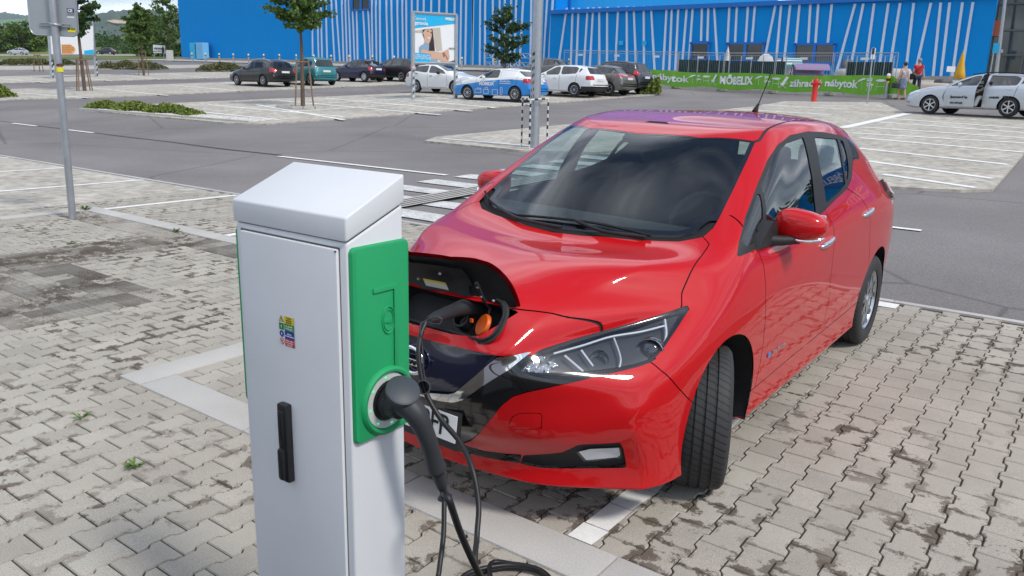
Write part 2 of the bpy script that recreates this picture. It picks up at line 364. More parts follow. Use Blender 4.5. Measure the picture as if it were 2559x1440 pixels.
# ---- tactile tiles
ribs, studs = [], []
def tile_mesh(kind, tn):
    mb = MB(); mb.box((0, 0, -.015), (.196, .196, .036))
    if kind == 'rib':
        for i in range(4): mb.add([(-.095, -.078+.052*i-.014, .003), (.095, -.078+.052*i-.014, .003), (.095, -.078+.052*i+.014, .003), (-.095, -.078+.052*i+.014, .003), (-.09, -.078+.052*i-.008, .009), (.09, -.078+.052*i-.008, .009), (.09, -.078+.052*i+.008, .009), (-.09, -.078+.052*i+.008, .009)], [(4, 5, 6, 7), (0, 1, 5, 4), (1, 2, 6, 5), (2, 3, 7, 6), (3, 0, 4, 7)])
    else:
        for i in range(4):
            for j in range(4): mb.lathe([(.015, .003), (.011, .008)], 6, Matrix.Translation((-.072+.048*i, -.072+.048*j, 0)))
    me = bpy.data.meshes.new('tactile_tile'); me.from_pydata(mb.v, [], mb.f); me.materials.append(tact_m); me.update(); add_tone(me, [(tn, tn*.97, tn*.93, 1)]*len(mb.f)); return me
tm = {(k, i): tile_mesh(k, t) for k in ('rib', 'stud') for i, t in enumerate((.50, .62, .78, .92, 1.05))}
tr = empty('tactile_paving', (0, 0, 0)); tag(tr, kind='structure')
for q, (x0, x1, y0, y1) in enumerate(TACT):
    nx_, ny_ = round((x1-x0)/.2), round((y1-y0)/.2)
    for i in range(nx_):
        for j in range(ny_):
            x, y = x0+.1+.2*i, y0+.1+.2*j
            if in_rects(x, y, KERBS, .0, .0): continue
            px, py, dd = to_px((x, y, 0))
            if px < -60 or (620 < px < 990): continue
            if q == 2: kind = 'stud'; tn = rnd.choice((4, 4, 3) if x < -5.6 else (0, 0, 1, 1, 3))
            elif q == 0: kind = 'rib' if i in (1, 2) else 'stud'; tn = rnd.choice((1, 1, 2, 3, 0)) if i in (1, 2) else rnd.choice((2, 3, 4, 1))
            else: kind = 'rib' if 1 < j < 4 else 'stud'; tn = rnd.choice((0, 1, 3, 4, 0)) if kind == 'stud' else rnd.choice((3, 4, 1, 2))
            o = bpy.data.objects.new('tactile_tile', tm[kind, tn]); o.location = (x, y, rnd.uniform(-.001, .001)); o.rotation_euler = (0, 0, math.pi/2 if (q == 0) else 0); link(o, tr)
# ---- painted bay lines
def paint(name, quads, m=None, dz=.004):
    mb = MB()
    for q in quads: mb.add([(x, y, terrain(x, y)+dz) for x, y in q], [(0, 1, 2, 3)])
    return tag(mb.build(name, m or paint_m), kind='structure')
qs = []
y = -.705
while y < 4.03:
    for k in (0,):
        j0 = rnd.uniform(-.003, .003); y1 = min(y+.2-(.073 if y < -.69 else 0), 4.03); qs.append([(.608+j0, y+.0025), (.722+rnd.uniform(-.012, .004), y+.0025), (.722+rnd.uniform(-.012, .004), y1-.0025), (.608+j0, y1-.0025)]); y = y1
paint('bay_line', qs, dz=.0026)
paint('bay_line', [[(.60, 3.86), (.86, 3.86), (.86, 4.03), (.60, 4.03)]], dz=.0034)
for x in (-8.41, -11.05, -13.7, -16.35, -19.0):
    paint('bay_line', [[(x-.055, 2.03 if x > -9 else -2.8), (x+.055, 2.03 if x > -9 else -2.8), (x+.055, 4.03), (x-.055, 4.03)]], dz=.003)
paint('bay_line', [[(-5.75, 2.03), (-5.64, 2.03), (-5.64, 4.03), (-5.75, 4.03)]])
# road markings
paint('centre_line', [[(-27.5, 8.52), (-25.7, 8.52), (-25.7, 8.64), (-27.5, 8.64)], [(-23.7, 8.52), (-22.0, 8.52), (-22.0, 8.64), (-23.7, 8.64)]])
paint('edge_line', [[(-13.1, 8.31), (-8.0, 8.31), (-8.0, 8.43), (-13.1, 8.43)], [(-.35, 8.16), (.28, 8.16), (.28, 8.27), (-.35, 8.27)]])
mb = MB(); mb.tube([(x, 8.62-.012*(x+22)+.03*math.sin(x*1.3), terrain(x, 8.6)-.012) for x in np.linspace(-60, -13.2, 90)], .022, 4); tag(mb.build('sealed_joint', mat('bitumen', (.05, .05, .052), .6)), kind='structure')
zq = []
for i in range(9):
    y0 = 4.35+.98*i; zq.append([(-7.9+.04*i, y0), (-4.6, y0), (-4.6, y0+.5), (-7.9+.04*i, y0+.5)])
paint('zebra_crossing', zq, oldpaint_m)
mb = MB()
for dx_ in (-.16, -.05, .06, .17):
    mb.add([(-6.0+dx_-.025, 4.2, .0045), (-6.0+dx_+.025, 4.2, .0045), (-6.28+dx_+.025, 12.4, .175), (-6.28+dx_-.025, 12.4, .175)], [(0, 1, 2, 3)])
mb.add([(-6.25, 4.2, .003), (-5.75, 4.2, .003), (-6.03, 12.4, .17), (-6.53, 12.4, .17)], [(0, 1, 2, 3)]); mb.mi = [0]*4+[1]
tag(mb.build('guide_strip', [mat('guide_groove', (.09, .085, .08), .9), kerb_m]), kind='structure')
# ---- distant parking rows (paved islands between the asphalt lanes), outlined on the rising ground
def G2(*pts): return [gp(*p) for p in pts]
ROWS = {
 'row_near': ([(560, 309), (667, 312), (1640, 238), (1640, 222), (1330, 222), (1022, 234), (375, 262), (195, 276)]),
 'row_middle': ([(-60, 254), (225, 246), (560, 231), (1040, 210), (1040, 196), (640, 204), (250, 217), (-60, 227)]),
 'row_far': ([(-60, 210), (570, 195), (700, 191), (700, 180), (575, 180), (-60, 193)]),
 'row_last': ([(-60, 176), (180, 174), (400, 172), (560, 168), (560, 162), (400, 164), (-60, 166)]),
 'row_lamp': ([(1060, 355), (1300, 379), (1500, 384), (2105, 322), (2265, 286), (2200, 258), (1960, 255), (1890, 268), (1330, 322), (1090, 345)]),
 'row_right': ([(1500, 388), (2222, 471), (2400, 480), (2480, 478), (2559, 387), (2680, 340), (2680, 300), (2275, 285), (2105, 322)]),
}
for nme, pl_ in ROWS.items():
    P_ = [gp(*p) for p in pl_]; mb = MB(); k = len(P_)
    bm = bmesh.new(); vs = [bm.verts.new((p.x, p.y, 0)) for p in P_]; bm.faces.new(vs); bmesh.ops.triangulate(bm, faces=bm.faces[:])
    for it in range(5): 
        le = [e for e in bm.edges if e.calc_length() > 2.2]
        if not le: break
        bmesh.ops.subdivide_edges(bm, edges=le, cuts=1); bmesh.ops.triangulate(bm, faces=bm.faces[:])
    for v in bm.verts: v.co.z = terrain(v.co.x, v.co.y)+.035
    be = [e for e in bm.edges if e.is_boundary]
    r_ = bmesh.ops.extrude_edge_only(bm, edges=be)
    for v in r_['geom']:
        if isinstance(v, bmesh.types.BMVert): v.co.z -= .06
    bmesh.ops.recalc_face_normals(bm, faces=bm.faces[:])
    me = bpy.data.meshes.new('parking_island'); bm.to_mesh(me); bm.free(); me.materials.append(far_paver); tag(link(bpy.data.objects.new('parking_island', me)), kind='structure')
def stall(name, segs, w_=.17, m=None, dz=.042):
    """bay lines between pairs of photograph points, laid as narrow strips"""
    mb = MB()
    for a, b in segs:
        A, B = gp(*a, .035), gp(*b, .035); n = max(1, int((B-A).length/2)); d = (B-A).normalized(); s_ = Vector((-d.y, d.x, 0)).normalized()*w_/2
        for i in range(n):
            p, q = A.lerp(B, i/n), A.lerp(B, (i+1)/n); mb.add([(v.x, v.y, terrain(v.x, v.y)+dz) for v in (p-s_, p+s_, q+s_, q-s_)], [(0, 1, 2, 3)])
    return tag(mb.build(name, m or paint_m), kind='structure')
stall('bay_line', [((2150, 345), (2559, 381)), ((2147, 371), (2520, 412)), ((2168, 403), (2482, 447)), ((2130, 333), (2559, 358)), ((2150, 318), (2559, 345)), ((2190, 305), (2559, 332)), ((2225, 297), (2559, 321)), ((2205, 436), (2440, 470))])
stall('bay_line', [((2105, 320), (2268, 284))], .32)
stall('bay_line', [((1905, 262), (2120, 274)), ((1830, 272), (2080, 288)), ((1790, 280), (2020, 296)), ((1100, 346), (1330, 366))])
stall('bay_line', [((700, 252), (1100, 287)), ((815, 246), (1180, 278)), ((640, 262), (860, 300)), ((560, 271), (1020, 247)), ((920, 240), (1240, 270)), ((1050, 243), (1330, 262)), ((375, 267), (700, 300)), ((520, 262), (860, 292)), ((700, 281), (1150, 252))])
stall('bay_line', [((20, 231), (220, 245)), ((220, 219), (420, 239)), ((420, 212), (600, 228)), ((560, 206), (720, 222)), ((700, 203), (860, 217)), ((840, 201), (960, 212))], .14)
stall('bay_line', [((0, 197), (120, 207)), ((160, 190), (280, 203)), ((300, 187), (400, 199)), ((420, 184), (520, 196))], .14)
# weeds in the joints
weed_m = mat('weed_leaf', (.10, .17, .03), .6, noise=.3, nscale=30)
def weed(x, y, n, h, label):
    mb = MB()
    for i in range(n):
        a = rnd.uniform(0, 6.28); l = h*rnd.uniform(.6, 1.2); d = Vector((math.cos(a), math.sin(a), 0)); s_ = Vector((-d.y, d.x, 0))*l*.13; k = rnd.uniform(.25, 1.0)
        p0 = Vector((x, y, 0)); p1 = p0+d*l*.5+Vector((0, 0, l*k*.6)); p2 = p0+d*l+Vector((0, 0, l*k*.55)); mb.add([p0, p1-s_, p2, p1+s_], [(0, 1, 2, 3)])
    o = mb.build('weed', weed_m); tag(o, label, 'weed'); return o
for (px, py), n, h, lb in (((203, 1047), 9, .06, 'tiny flat green weed in a paving joint, nearest the left edge'), ((335, 1168), 26, .055, 'bushy little green weed between pavers left of the charger'), ((443, 581), 22, .07, 'moss-green weed tuft against the pale kerb beyond the tactile tiles'), ((176, 610), 14, .06, 'dry weed tuft in paving below the sign pole'), ((213, 525), 18, .10, 'dry grass tuft at the kerb corner beside the sign pole')):
    p = gp(px, py); weed(p.x, p.y, n, h, lb)
# ================================================================ the furniture shop, far grounds, hills
YF = 62.0
def onplane_y(px, py, y0):
    d = ray(px, py); t = (y0-CAM[1])/d[1]; return Vector(CAM+d*t)
def vplane(base, px, py):
    """point on the upright plane through base that faces the camera"""
    n = np.array([AF[0], AF[1], 0.0]); d = ray(px, py); t = ((np.array(base)-CAM)@n)/(d@n); return Vector(CAM+d*t)
blue = mat('facade_blue', (.002, .25, .66), .7, spec=.15, noise=.04, nscale=.25, bump=.05, bscale=3)
blue_dk = mat('facade_trim', (.006, .14, .50), .5)
cyan_m = mat('facade_cyan', (.02, .42, .74), .5, noise=.05, nscale=.6)
rib_m = mat('facade_rib', (.56, .66, .80), .5)
conc = mat('plinth_concrete', (.30, .29, .27), .85, noise=.1, nscale=1.0)
pane_m = mat('shop_pane', (.02, .025, .03), .04, 0, .6)
galv = mat('galvanised_steel', (.42, .44, .46), .42, .75, noise=.12, nscale=5)
white_paint = mat('white_sheet', (.74, .75, .76), .5)
shop = empty('shop_building', (-50, YF, terrain(-50, YF)), 0, 'long bright blue furniture store with slanting pale ribs on its facade', 'building')
SO = Vector(shop.location)
def sloc(o): o.data.transform(Matrix.Translation(-SO)); return o
xl = onplane_y(455, 150, YF).x; xr = onplane_y(2462, 200, YF).x; xw = onplane_y(1386, 100, YF).x
mb = MB(); mb.box(((xl+xw)/2, YF+20, 2+9), (xw-xl, 40, 24)); sloc(mb.build('main_hall_wall', blue, shop))
zt = onplane_y(1900, 12, YF-.8).z
mb = MB(); mb.box(((xw+xr)/2, YF-.4+15, (zt+.5)/2), (xr-xw, 30.8, zt-.5)); sloc(mb.build('low_wing_wall', blue, shop))
mb = MB(); mb.box(((xw+xr)/2+8, YF-1.0+.1, zt+.05), (xr-xw+16, .5, .34)); sloc(mb.build('eaves_trim', blue_dk, shop))
mb = MB(); mb.box(((xw+xr)/2-4, YF+2.2, zt+3.2), ((xr-xw)*.62, .4, 6.4)); x_c = onplane_y(1940, 5, YF+2).x
mb = MB(); mb.box(((xw+x_c)/2+.2, YF+2.2, zt+3.2), (x_c-xw-.4, .4, 6.6)); sloc(mb.build('cyan_fascia', cyan_m, shop))
mb = MB(); mb.box(((x_c+xr+16)/2, YF+8, zt+1.2), (xr+16-x_c, .4, 3.0)); sloc(mb.build('roof_parapet', white_paint, shop))
mb = MB(); mb.box(((xl+xr)/2, YF-1.3, 1.35), (xr-xl, 1.6, 5.4)); 
for i in range(40):
    x0 = xl+(xr-xl)*i/40; x1 = xl+(xr-xl)*(i+1)/40; zz = terrain((x0+x1)/2, YF-1)
    mb = MB() if i == 0 else mb
    mb.box(((x0+x1)/2, YF-.43, zz-.05), (x1-x0+.01, 1.0, .75))
mb.v = mb.v; sloc(mb.build('plinth', conc, shop))
# ribs: (x top, y top, x bottom, y bottom) in the photograph, on the wall plane
def z2(x0, s, L): return [(x0+a/s, b/s, x0+c/s, d/s) for a, b, c, d in L]
RIBS = z2(560, 4, [(885, 60, 890, 560), (935, 0, 950, 595), (970, 0, 985, 600), (1020, 0, 1035, 605), (1075, 0, 1110, 640), (1120, 0, 1165, 640), (1180, 0, 1200, 620), (1215, 0, 1235, 620), (1250, 0, 1270, 620), (1290, 110, 1310, 620), (1330, 110, 1340, 620), (1395, 110, 1420, 625), (1445, 110, 1470, 625), (1480, 0, 1490, 625), (1520, 0, 1530, 630), (1560, 0, 1565, 630), (1625, 0, 1640, 630), (1675, 0, 1690, 630), (1735, 0, 1745, 635), (1785, 0, 1795, 635), (1825, 0, 1828, 640), (1880, -40, 1885, 640), (1940, -40, 1935, 640), (2000, -40, 1995, 640), (2075, -40, 2070, 650), (2155, -40, 2150, 650), (2230, -40, 2225, 660), (2310, -40, 2300, 660), (2375, -40, 2365, 670), (2425, -40, 2415, 680), (2495, -40, 2480, 685)])
RIBS += z2(1100, 4, [(335, -20, 325, 690), (405, -20, 400, 690), (455, -20, 450, 690), (530, -20, 535, 690), (600, -20, 597, 690), (650, -20, 655, 690), (715, -20, 700, 690), (765, -20, 745, 690), (835, -20, 795, 690), (915, -20, 905, 690), (1075, -20, 1035, 690), (1130, -20, 1085, 690)])
WRIBS = z2(1100, 4, [(1270, 80, 1180, 690), (1330, 80, 1308, 690), (1390, 80, 1363, 690), (1480, 75, 1438, 690), (1535, 75, 1498, 690), (1595, 72, 1595, 700), (1675, 70, 1670, 700), (1785, 68, 1753, 700), (1870, 66, 1870, 710), (1940, 64, 1962, 715), (2040, 62, 2040, 715)])
WRIBS += z2(1600, 2.668, [(75, 40, 98, 470), (180, 38, 155, 470), (215, 38, 196, 470), (258, 38, 236, 470), (315, 37, 279, 470), (355, 37, 322, 470), (415, 36, 408, 275), (458, 36, 450, 275), (495, 36, 520, 475), (598, 35, 585, 285), (648, 35, 635, 285), (722, 34, 705, 285), (768, 34, 747, 285), (905, 32, 812, 490), (943, 32, 900, 490), (1003, 31, 952, 490), (1065, 30, 1040, 290), (1137, 29, 1122, 290), (1190, 29, 1170, 290), (1280, 28, 1252, 290), (1435, 26, 1305, 500), (1490, 25, 1393, 500), (1562, 24, 1496, 505), (1657, 23, 1585, 508), (1735, 22, 1655, 510), (1825, 21, 1768, 512), (1940, 20, 1828, 515), (2005, 19, 1953, 515), (2065, 18, 2005, 515), (2150, 17, 2080, 518), (2220, 16, 2138, 520)])
for L, yp in ((RIBS, YF-.0), (WRIBS, YF-.8)):
    for a, b, c, d in L:
        T_, B_ = onplane_y(a, b, yp), onplane_y(c, d, yp)
        if b < 0: T_ = T_+(T_-B_).normalized()*2
        B_.z = max(B_.z, terrain(B_.x, YF)-.2); w_ = .17; mb = MB(); X_ = Vector((w_/2, 0, 0)); Y_d = Vector((0, -.12, 0))
        mb.add([B_-X_, B_+X_, T_+X_, T_-X_, B_-X_+Y_d, B_+X_+Y_d, T_+X_+Y_d, T_-X_+Y_d], [(4, 5, 6, 7), (0, 4, 7, 3), (1, 2, 6, 5), (3, 7, 6, 2), (0, 1, 5, 4)]); sloc(mb.build('facade_rib', rib_m, shop))
def window(x0, y0, x1, y1, yp, n):
    """framed window on the facade between photograph corners, n panes"""
    A, B = onplane_y(x0, y0, yp), onplane_y(x1, y1, yp); w_, h_ = B.x-A.x, A.z-B.z; cz = (A.z+B.z)/2; cx = (A.x+B.x)/2
    wf = MB(); f_ = .16
    for c, d in (((cx, yp-.08, A.z), (w_+.3, .2, f_)), ((cx, yp-.08, B.z), (w_+.3, .2, f_)), ((A.x, yp-.08, cz), (f_, .2, h_)), ((B.x, yp-.08, cz), (f_, .2, h_))): wf.box(c, d)
    for k in range(1, n): wf.box((A.x+w_*k/n, yp-.08, cz), (.24, .18, h_))
    o = sloc(wf.build('window', blue_dk, shop))
    for k in range(n): mb = MB(); mb.box((A.x+w_*(k+.5)/n, yp-.03, cz), (w_/n-.12, .05, h_-.1)); sloc(mb.build('pane', pane_m, o))
window(1730, 108, 1770, 150, YF-.8, 1); window(1820, 109, 1906, 153, YF-.8, 2); window(1989, 111, 2082, 158, YF-.8, 2); window(881, -22, 926, 24, YF, 2)
for px in (1554, 1612): p = onplane_y(px, 108, YF-.8); mb = MB(); mb.box(p+Vector((0, -.12, 0)), (.36, .22, .36)); sloc(mb.build('vent_box', cyan_m, shop))
# glazed entrance hall
ex0, ex1 = xr, xr+16; mb = MB(); mb.box(((ex0+ex1)/2, YF+.2, (zt+2)/2), (ex1-ex0, .2, zt-2)); sloc(mb.build('entrance_glass', mat('entrance_glass', (.05, .06, .065), .05, 0, 1.0, noise=.5, nscale=.5), shop))
for i in range(9): x = ex0+2.0*i; mb = MB(); mb.box((x, YF-.0, (zt+2)/2), (.10, .3, zt-2)); sloc(mb.build('mullion', mat('mullion_grey', (.10, .11, .12), .5), shop))
for z in (4.6, 6.2, 7.9): mb = MB(); mb.box(((ex0+ex1)/2, YF-.01, z), (ex1-ex0, .28, .12)); sloc(mb.build('transom', MATS['mullion_grey'], shop))
a, b = onplane_y(2477, 52, YF-.3), onplane_y(2500, 90, YF-.3); mb = MB(); mb.box(((a.x+b.x)/2, YF-.2, (a.z+b.z)/2), (b.x-a.x, .06, a.z-b.z)); sloc(mb.build('painted_reflection', mat('reflection_orange', (.45, .10, .04), .5), shop))  # orange reflection in the entrance glass, painted as a flat coloured box
# the shop runs on beyond the picture's right edge: blank wing, sign boards
mb = MB(); mb.box((ex1+24, YF+14, (zt+.5)/2), (48, 28, zt-.5)); sloc(mb.build('far_wing_wall', blue, shop))
for k in range(3):
    bx_ = ex1+6+15*k; mb = MB(); mb.box((bx_, YF-.15, zt-1.7), (9, .2, 2.6)); bd = sloc(mb.build('sign_board', blue_dk, shop)); sloc(text_obj('lettering', 'MÖBELIX', 2.0, white_paint, bd, (bx_, YF-.27, zt-1.7), Matrix.Rotation(R(90), 3, 'X'), .02, ext=.02))
# paved apron in front of the shop
mb = MB(); n = 40
for i in range(n):
    x0, x1 = xl-4+(xr+30-xl)*i/n, xl-4+(xr+30-xl)*(i+1)/n; mb.add([(x, y, terrain(x, y)+.06) for x, y in ((x0, YF-6.5), (x1, YF-6.5), (x1, YF), (x0, YF))], [(0, 1, 2, 3)])
tag(mb.build('shop_pavement', far_paver), kind='structure')
# utility cabinets at the shop's corner
for (x0, y0, x1, y1), nm, m_, lb in (((477, 108, 497, 153), 'utility_cabinet', cyan_m, 'darker blue utility cabinet at the corner of the shop'), ((490, 107, 513, 149), 'utility_cabinet', mat('cabinet_pale', (.16, .45, .72), .5), 'pale blue wall cabinet with three dots near the shop corner')):
    A, B = onplane_y(x0, y0, YF-1.2), onplane_y(x1, y1, YF-1.2); c = (A+B)/2; mb = MB(); o = empty(nm, (c.x, YF-1.0, B.z), 0, lb, 'cabinet')
    mb.box((0, 0, (A.z-B.z)/2), (B.x-A.x, .9, A.z-B.z), bev=.04); mb.build('housing', m_, o)
    mb = MB(); mb.box((0, -.46, (A.z-B.z)/2), (B.x-A.x-.15, .04, A.z-B.z-.2), bev=.01); dd_ = mb.build('door', m_, o)
    for k in (-1, 0, 1): mb = MB(); mb.box((k*.14, -.49, (A.z-B.z)*.62-abs(k)*-.05), (.05, .03, .05)); mb.build('lock', blue_dk, dd_)
# ---------------------------------------------------------------- the left distance: grass, highway, hedge line, hills
def strip(name, y_top, y_bot, t0, t1, m, xs_=(-160, 470), n=16, dz=0.0):
    """ground strip between two photograph rows, at distances t0 (lower row) and t1 (upper row)"""
    mb = MB(); V_ = []
    for i in range(n+1):
        px = xs_[0]+(xs_[1]-xs_[0])*i/n; V_ += [dp(px, y_bot(px) if callable(y_bot) else y_bot, t0)+Vector((0, 0, dz)), dp(px, y_top(px) if callable(y_top) else y_top, t1)+Vector((0, 0, dz))]
    mb.add(V_, [(2*i, 2*i+2, 2*i+3, 2*i+1) for i in range(n)]); return tag(mb.build(name, m, None, True), kind='structure')
strip('grass_verge', 143.5, lambda x: 157-.004*x, 112, 160, grass_m, dz=.35)
strip('highway', 140.5, 143.5, 160, 178, mat('far_concrete', (.42, .40, .37), .9, noise=.06, nscale=.2), dz=.36)
strip('far_verge', 122, 140.5, 178, 200, grass_m, (-160, 470), dz=.4)
strip('far_meadow', 112, 122, 200, 420, grass_m, (-160, 470), dz=.4)
hill_m = surf_mat('forest_hill', None, (.03, .055, .03), (.055, .085, .045), .006, .05, bump=0.3, bscale=.05)
field_m = surf_mat('stubble_field', None, (.40, .32, .17), (.50, .40, .22), .01, .2)
gfield = surf_mat('green_field', None, (.07, .16, .04), (.10, .20, .06), .01, .2)
def hill(name, prof, t_, base, m, depth=900):
    """a ridge: crest line through photograph points at distance t_, falling away to both sides"""
    pts = spline([(a, b, 0) for a, b in prof], 8); V_ = []; F_ = []
    for i, p in enumerate(pts):
        c = dp(p[0], p[1], t_); f = dp(p[0], base, t_-depth*.55); bk = c+Vector((AF[0], AF[1], 0)).normalized()*depth*.8; bk.z = f.z-60
        for k in range(7):
            u = k/6; q = f.lerp(c, u); q.z = f.z+(c.z-f.z)*(math.sin(u*math.pi/2)**1.0)+rnd.gauss(0, 2.0)*(0 < k < 6); V_.append(q)
        V_.append(bk)
    for i in range(len(pts)-1):
        for k in range(7): F_.append((i*8+k, (i+1)*8+k, (i+1)*8+k+1, i*8+k+1))
    mb = MB(); mb.add(V_, F_); return tag(mb.build(name, m, None, True), kind='structure')
hill('hill', [(-260, 22), (-120, 30), (0, 33), (40, 36), (90, 44), (170, 60), (240, 80)], 3900, 120, hill_m, 1200)
hill('hill', [(150, 62), (220, 42), (262, 33), (305, 28), (345, 26.5), (390, 28), (440, 30), (520, 34), (640, 60)], 2600, 118, hill_m, 900)
hill('hill', [(2500, 150), (2750, 60), (3100, -40), (3600, -90), (4300, -60), (5200, 20), (6400, 160)], 2300, 260, hill_m, 900)
def hill_patch(name, poly, t_, m):
    P_ = [dp(a, b, t_-max(0, (b-30))*7-40) for a, b in poly]; mb = MB(); mb.add(P_, [tuple(range(len(P_)))]); return tag(mb.build(name, m), kind='structure')
hill_patch('field', [(265, 52), (285, 49), (300, 51), (345, 54), (352, 60), (330, 61), (310, 59), (285, 58)], 2500, field_m)
hill_patch('field', [(-40, 52), (0, 50), (40, 48), (72, 47), (72, 62), (0, 64), (-40, 64)], 3300, gfield)
# far white warehouse
w0, w1 = dp(262, 110, 430), dp(356, 100, 430); wh = empty('warehouse', ((w0.x+w1.x)/2, (w0.y+w1.y)/2, w0.z), 0, 'long low white warehouse far away below the wooded hill', 'building')
d_ = Vector((w1.x-w0.x, w1.y-w0.y, 0)); wh.rotation_euler = (0, 0, math.atan2(d_.y, d_.x)); hgt = dp(262, 100, 430).z-w0.z
mb = MB(); mb.box((0, 10, hgt/2), (d_.length, 20, hgt)); mb.build('wall', white_paint, wh)
mb = MB(); mb.box((0, 10, hgt+.2), (d_.length+.6, 20.6, .5)); mb.build('roof', conc, wh)
for k in range(4): mb = MB(); mb.box((-d_.length/2+d_.length*(k+.6)/4.4, -.05, hgt*.36), (2.2, .2, hgt*.7)); mb.build('loading_door', mat('door_grey', (.35, .36, .38), .6), wh)
# ---------------------------------------------------------------- hero car: one smooth skin, later split into panels
def leaf_cage():
    G = {}
    # lower skin: columns around the plan, rows bottom to top (r1..r7); r0 is the tucked-under edge
    lower = {
     0: [(0,-.835,.195),(0,-.855,.285),(0,-.925,.38),(0,-.955,.47),(0,-.968,.56),(0,-.966,.66),(0,-.952,.755)],
     1: [(.24,-.812,.195),(.24,-.825,.285),(.24,-.895,.38),(.24,-.932,.47),(.24,-.95,.56),(.24,-.95,.66),(.235,-.935,.742)],
     2: [(.475,-.757,.195),(.475,-.755,.30),(.475,-.815,.39),(.475,-.845,.48),(.475,-.855,.57),(.475,-.862,.668),(.42,-.885,.75)],
     3: [(.655,-.640,.193),(.655,-.645,.30),(.66,-.692,.40),(.665,-.712,.49),(.66,-.710,.59),(.645,-.675,.682),(.60,-.495,.778)],
     4: [(.812,-.515,.19),(.81,-.520,.29),(.808,-.565,.40),(.803,-.592,.49),(.805,-.565,.59),(.79,-.475,.69),(.73,-.255,.825)],
     5: [(.878,-.32,.19),(.878,-.33,.29),(.879,-.335,.40),(.878,-.335,.49),(.872,-.31,.60),(.858,-.255,.71),(.785,-.13,.852)],
     6: [(.88,.06,.19),(.88,.06,.29),(.885,.06,.40),(.889,.06,.50),(.892,.055,.64),(.875,.06,.79),(.795,.07,.945)],
     7: [(.872,.36,.2),(.878,.36,.32),(.885,.36,.46),(.892,.36,.62),(.890,.35,.77),(.862,.33,.90),(.785,.28,1.04)],
     8: [(.872,.62,.2),(.878,.62,.32),(.886,.62,.46),(.892,.62,.63),(.889,.61,.80),(.866,.59,.925),(.828,.55,1.015)],
     9: [(.872,1.0,.2),(.878,1.0,.32),(.884,1.0,.46),(.891,1.0,.63),(.891,1.0,.80),(.874,1.0,.945),(.840,1.0,1.035)],
     10: [(.872,1.45,.2),(.878,1.45,.32),(.884,1.45,.46),(.891,1.45,.63),(.893,1.45,.81),(.880,1.45,.965),(.844,1.45,1.065)],
     11: [(.872,1.95,.2),(.878,1.95,.32),(.887,1.95,.47),(.892,1.95,.64),(.894,1.95,.83),(.884,1.95,.99),(.838,1.95,1.115)],
     12: [(.872,2.38,.2),(.878,2.38,.32),(.888,2.38,.48),(.896,2.38,.66),(.895,2.38,.85),(.882,2.38,1.015),(.808,2.4,1.165)],
     13: [(.868,2.78,.2),(.874,2.78,.33),(.886,2.78,.48),(.895,2.78,.66),(.892,2.78,.85),(.872,2.78,1.0),(.77,2.78,1.165)],
     14: [(.835,3.1,.22),(.85,3.1,.34),(.862,3.1,.48),(.872,3.1,.65),(.870,3.1,.82),(.842,3.1,.98),(.735,3.1,1.115)],
     15: [(.72,3.38,.22),(.74,3.42,.34),(.755,3.44,.48),(.765,3.44,.65),(.76,3.40,.82),(.735,3.35,.96),(.64,3.31,1.07)],
     16: [(.41,3.44,.22),(.42,3.48,.34),(.42,3.50,.48),(.42,3.50,.65),(.42,3.47,.82),(.40,3.43,.95),(.34,3.39,1.05)],
     17: [(0,3.45,.22),(0,3.50,.34),(0,3.52,.48),(0,3.52,.65),(0,3.49,.82),(0,3.45,.95),(0,3.41,1.045)],
    }
    for c, rows in lower.items():
        p = rows[0]
        if c == 0 or c == 17: G['L', c, 0] = (0, p[1]+(.10 if c == 0 else -.08), p[2]-.02)
        elif c <= 4: G['L', c, 0] = (p[0]*.94, p[1]+.09, p[2]-.02)
        elif c >= 15: G['L', c, 0] = (p[0]*.93, p[1]-.08, p[2]-.02)
        else: G['L', c, 0] = (p[0]-.07, p[1], p[2]-.02)
        for r_, q in enumerate(rows): G['L', c, r_+1] = q
    # bonnet cap interior (i = 1..3 back from the nose, j = 0..2 out from the middle) and the cowl (i = 4)
    hood = {1: [(0,-.872,.905),(.25,-.850,.893),(.455,-.68,.862)],
            2: [(0,-.62,.964),(.25,-.595,.963),(.515,-.40,.935)],
            3: [(0,-.31,.996),(.26,-.285,1.000),(.585,-.14,1.000)],
            4: [(0,.02,1.027),(.265,.06,1.030),(.52,.17,1.043)]}
    for i, row in hood.items():
        for j, q in enumerate(row): G['H', i, j] = q
    # glasshouse: middle row and top row, columns: 0,1,2 = windscreen, then 7..17
    green = {
     'w0': [(0,.395,1.265),(0,.80,1.464)], 'w1': [(.262,.43,1.267),(.25,.825,1.467)], 'w2': [(.487,.545,1.262),(.445,.90,1.462)],
     7: [(.700,.665,1.258),(.600,1.03,1.448)],
     8: [(.752,.885,1.248),(.640,1.24,1.470)], 9: [(.764,1.15,1.27),(.652,1.45,1.483)], 10: [(.770,1.52,1.285),(.658,1.72,1.482)],
     11: [(.757,2.0,1.30),(.646,2.1,1.465)], 12: [(.727,2.42,1.305),(.615,2.45,1.437)], 13: [(.69,2.78,1.285),(.575,2.8,1.400)],
     14: [(.645,3.08,1.24),(.535,3.05,1.365)], 15: [(.57,3.235,1.22),(.46,3.13,1.415)], 16: [(.30,3.30,1.215),(.26,3.175,1.45)], 17: [(0,3.32,1.215),(0,3.185,1.46)]}
    for c, (a, b) in green.items(): G['M', c] = a; G['T', c] = b
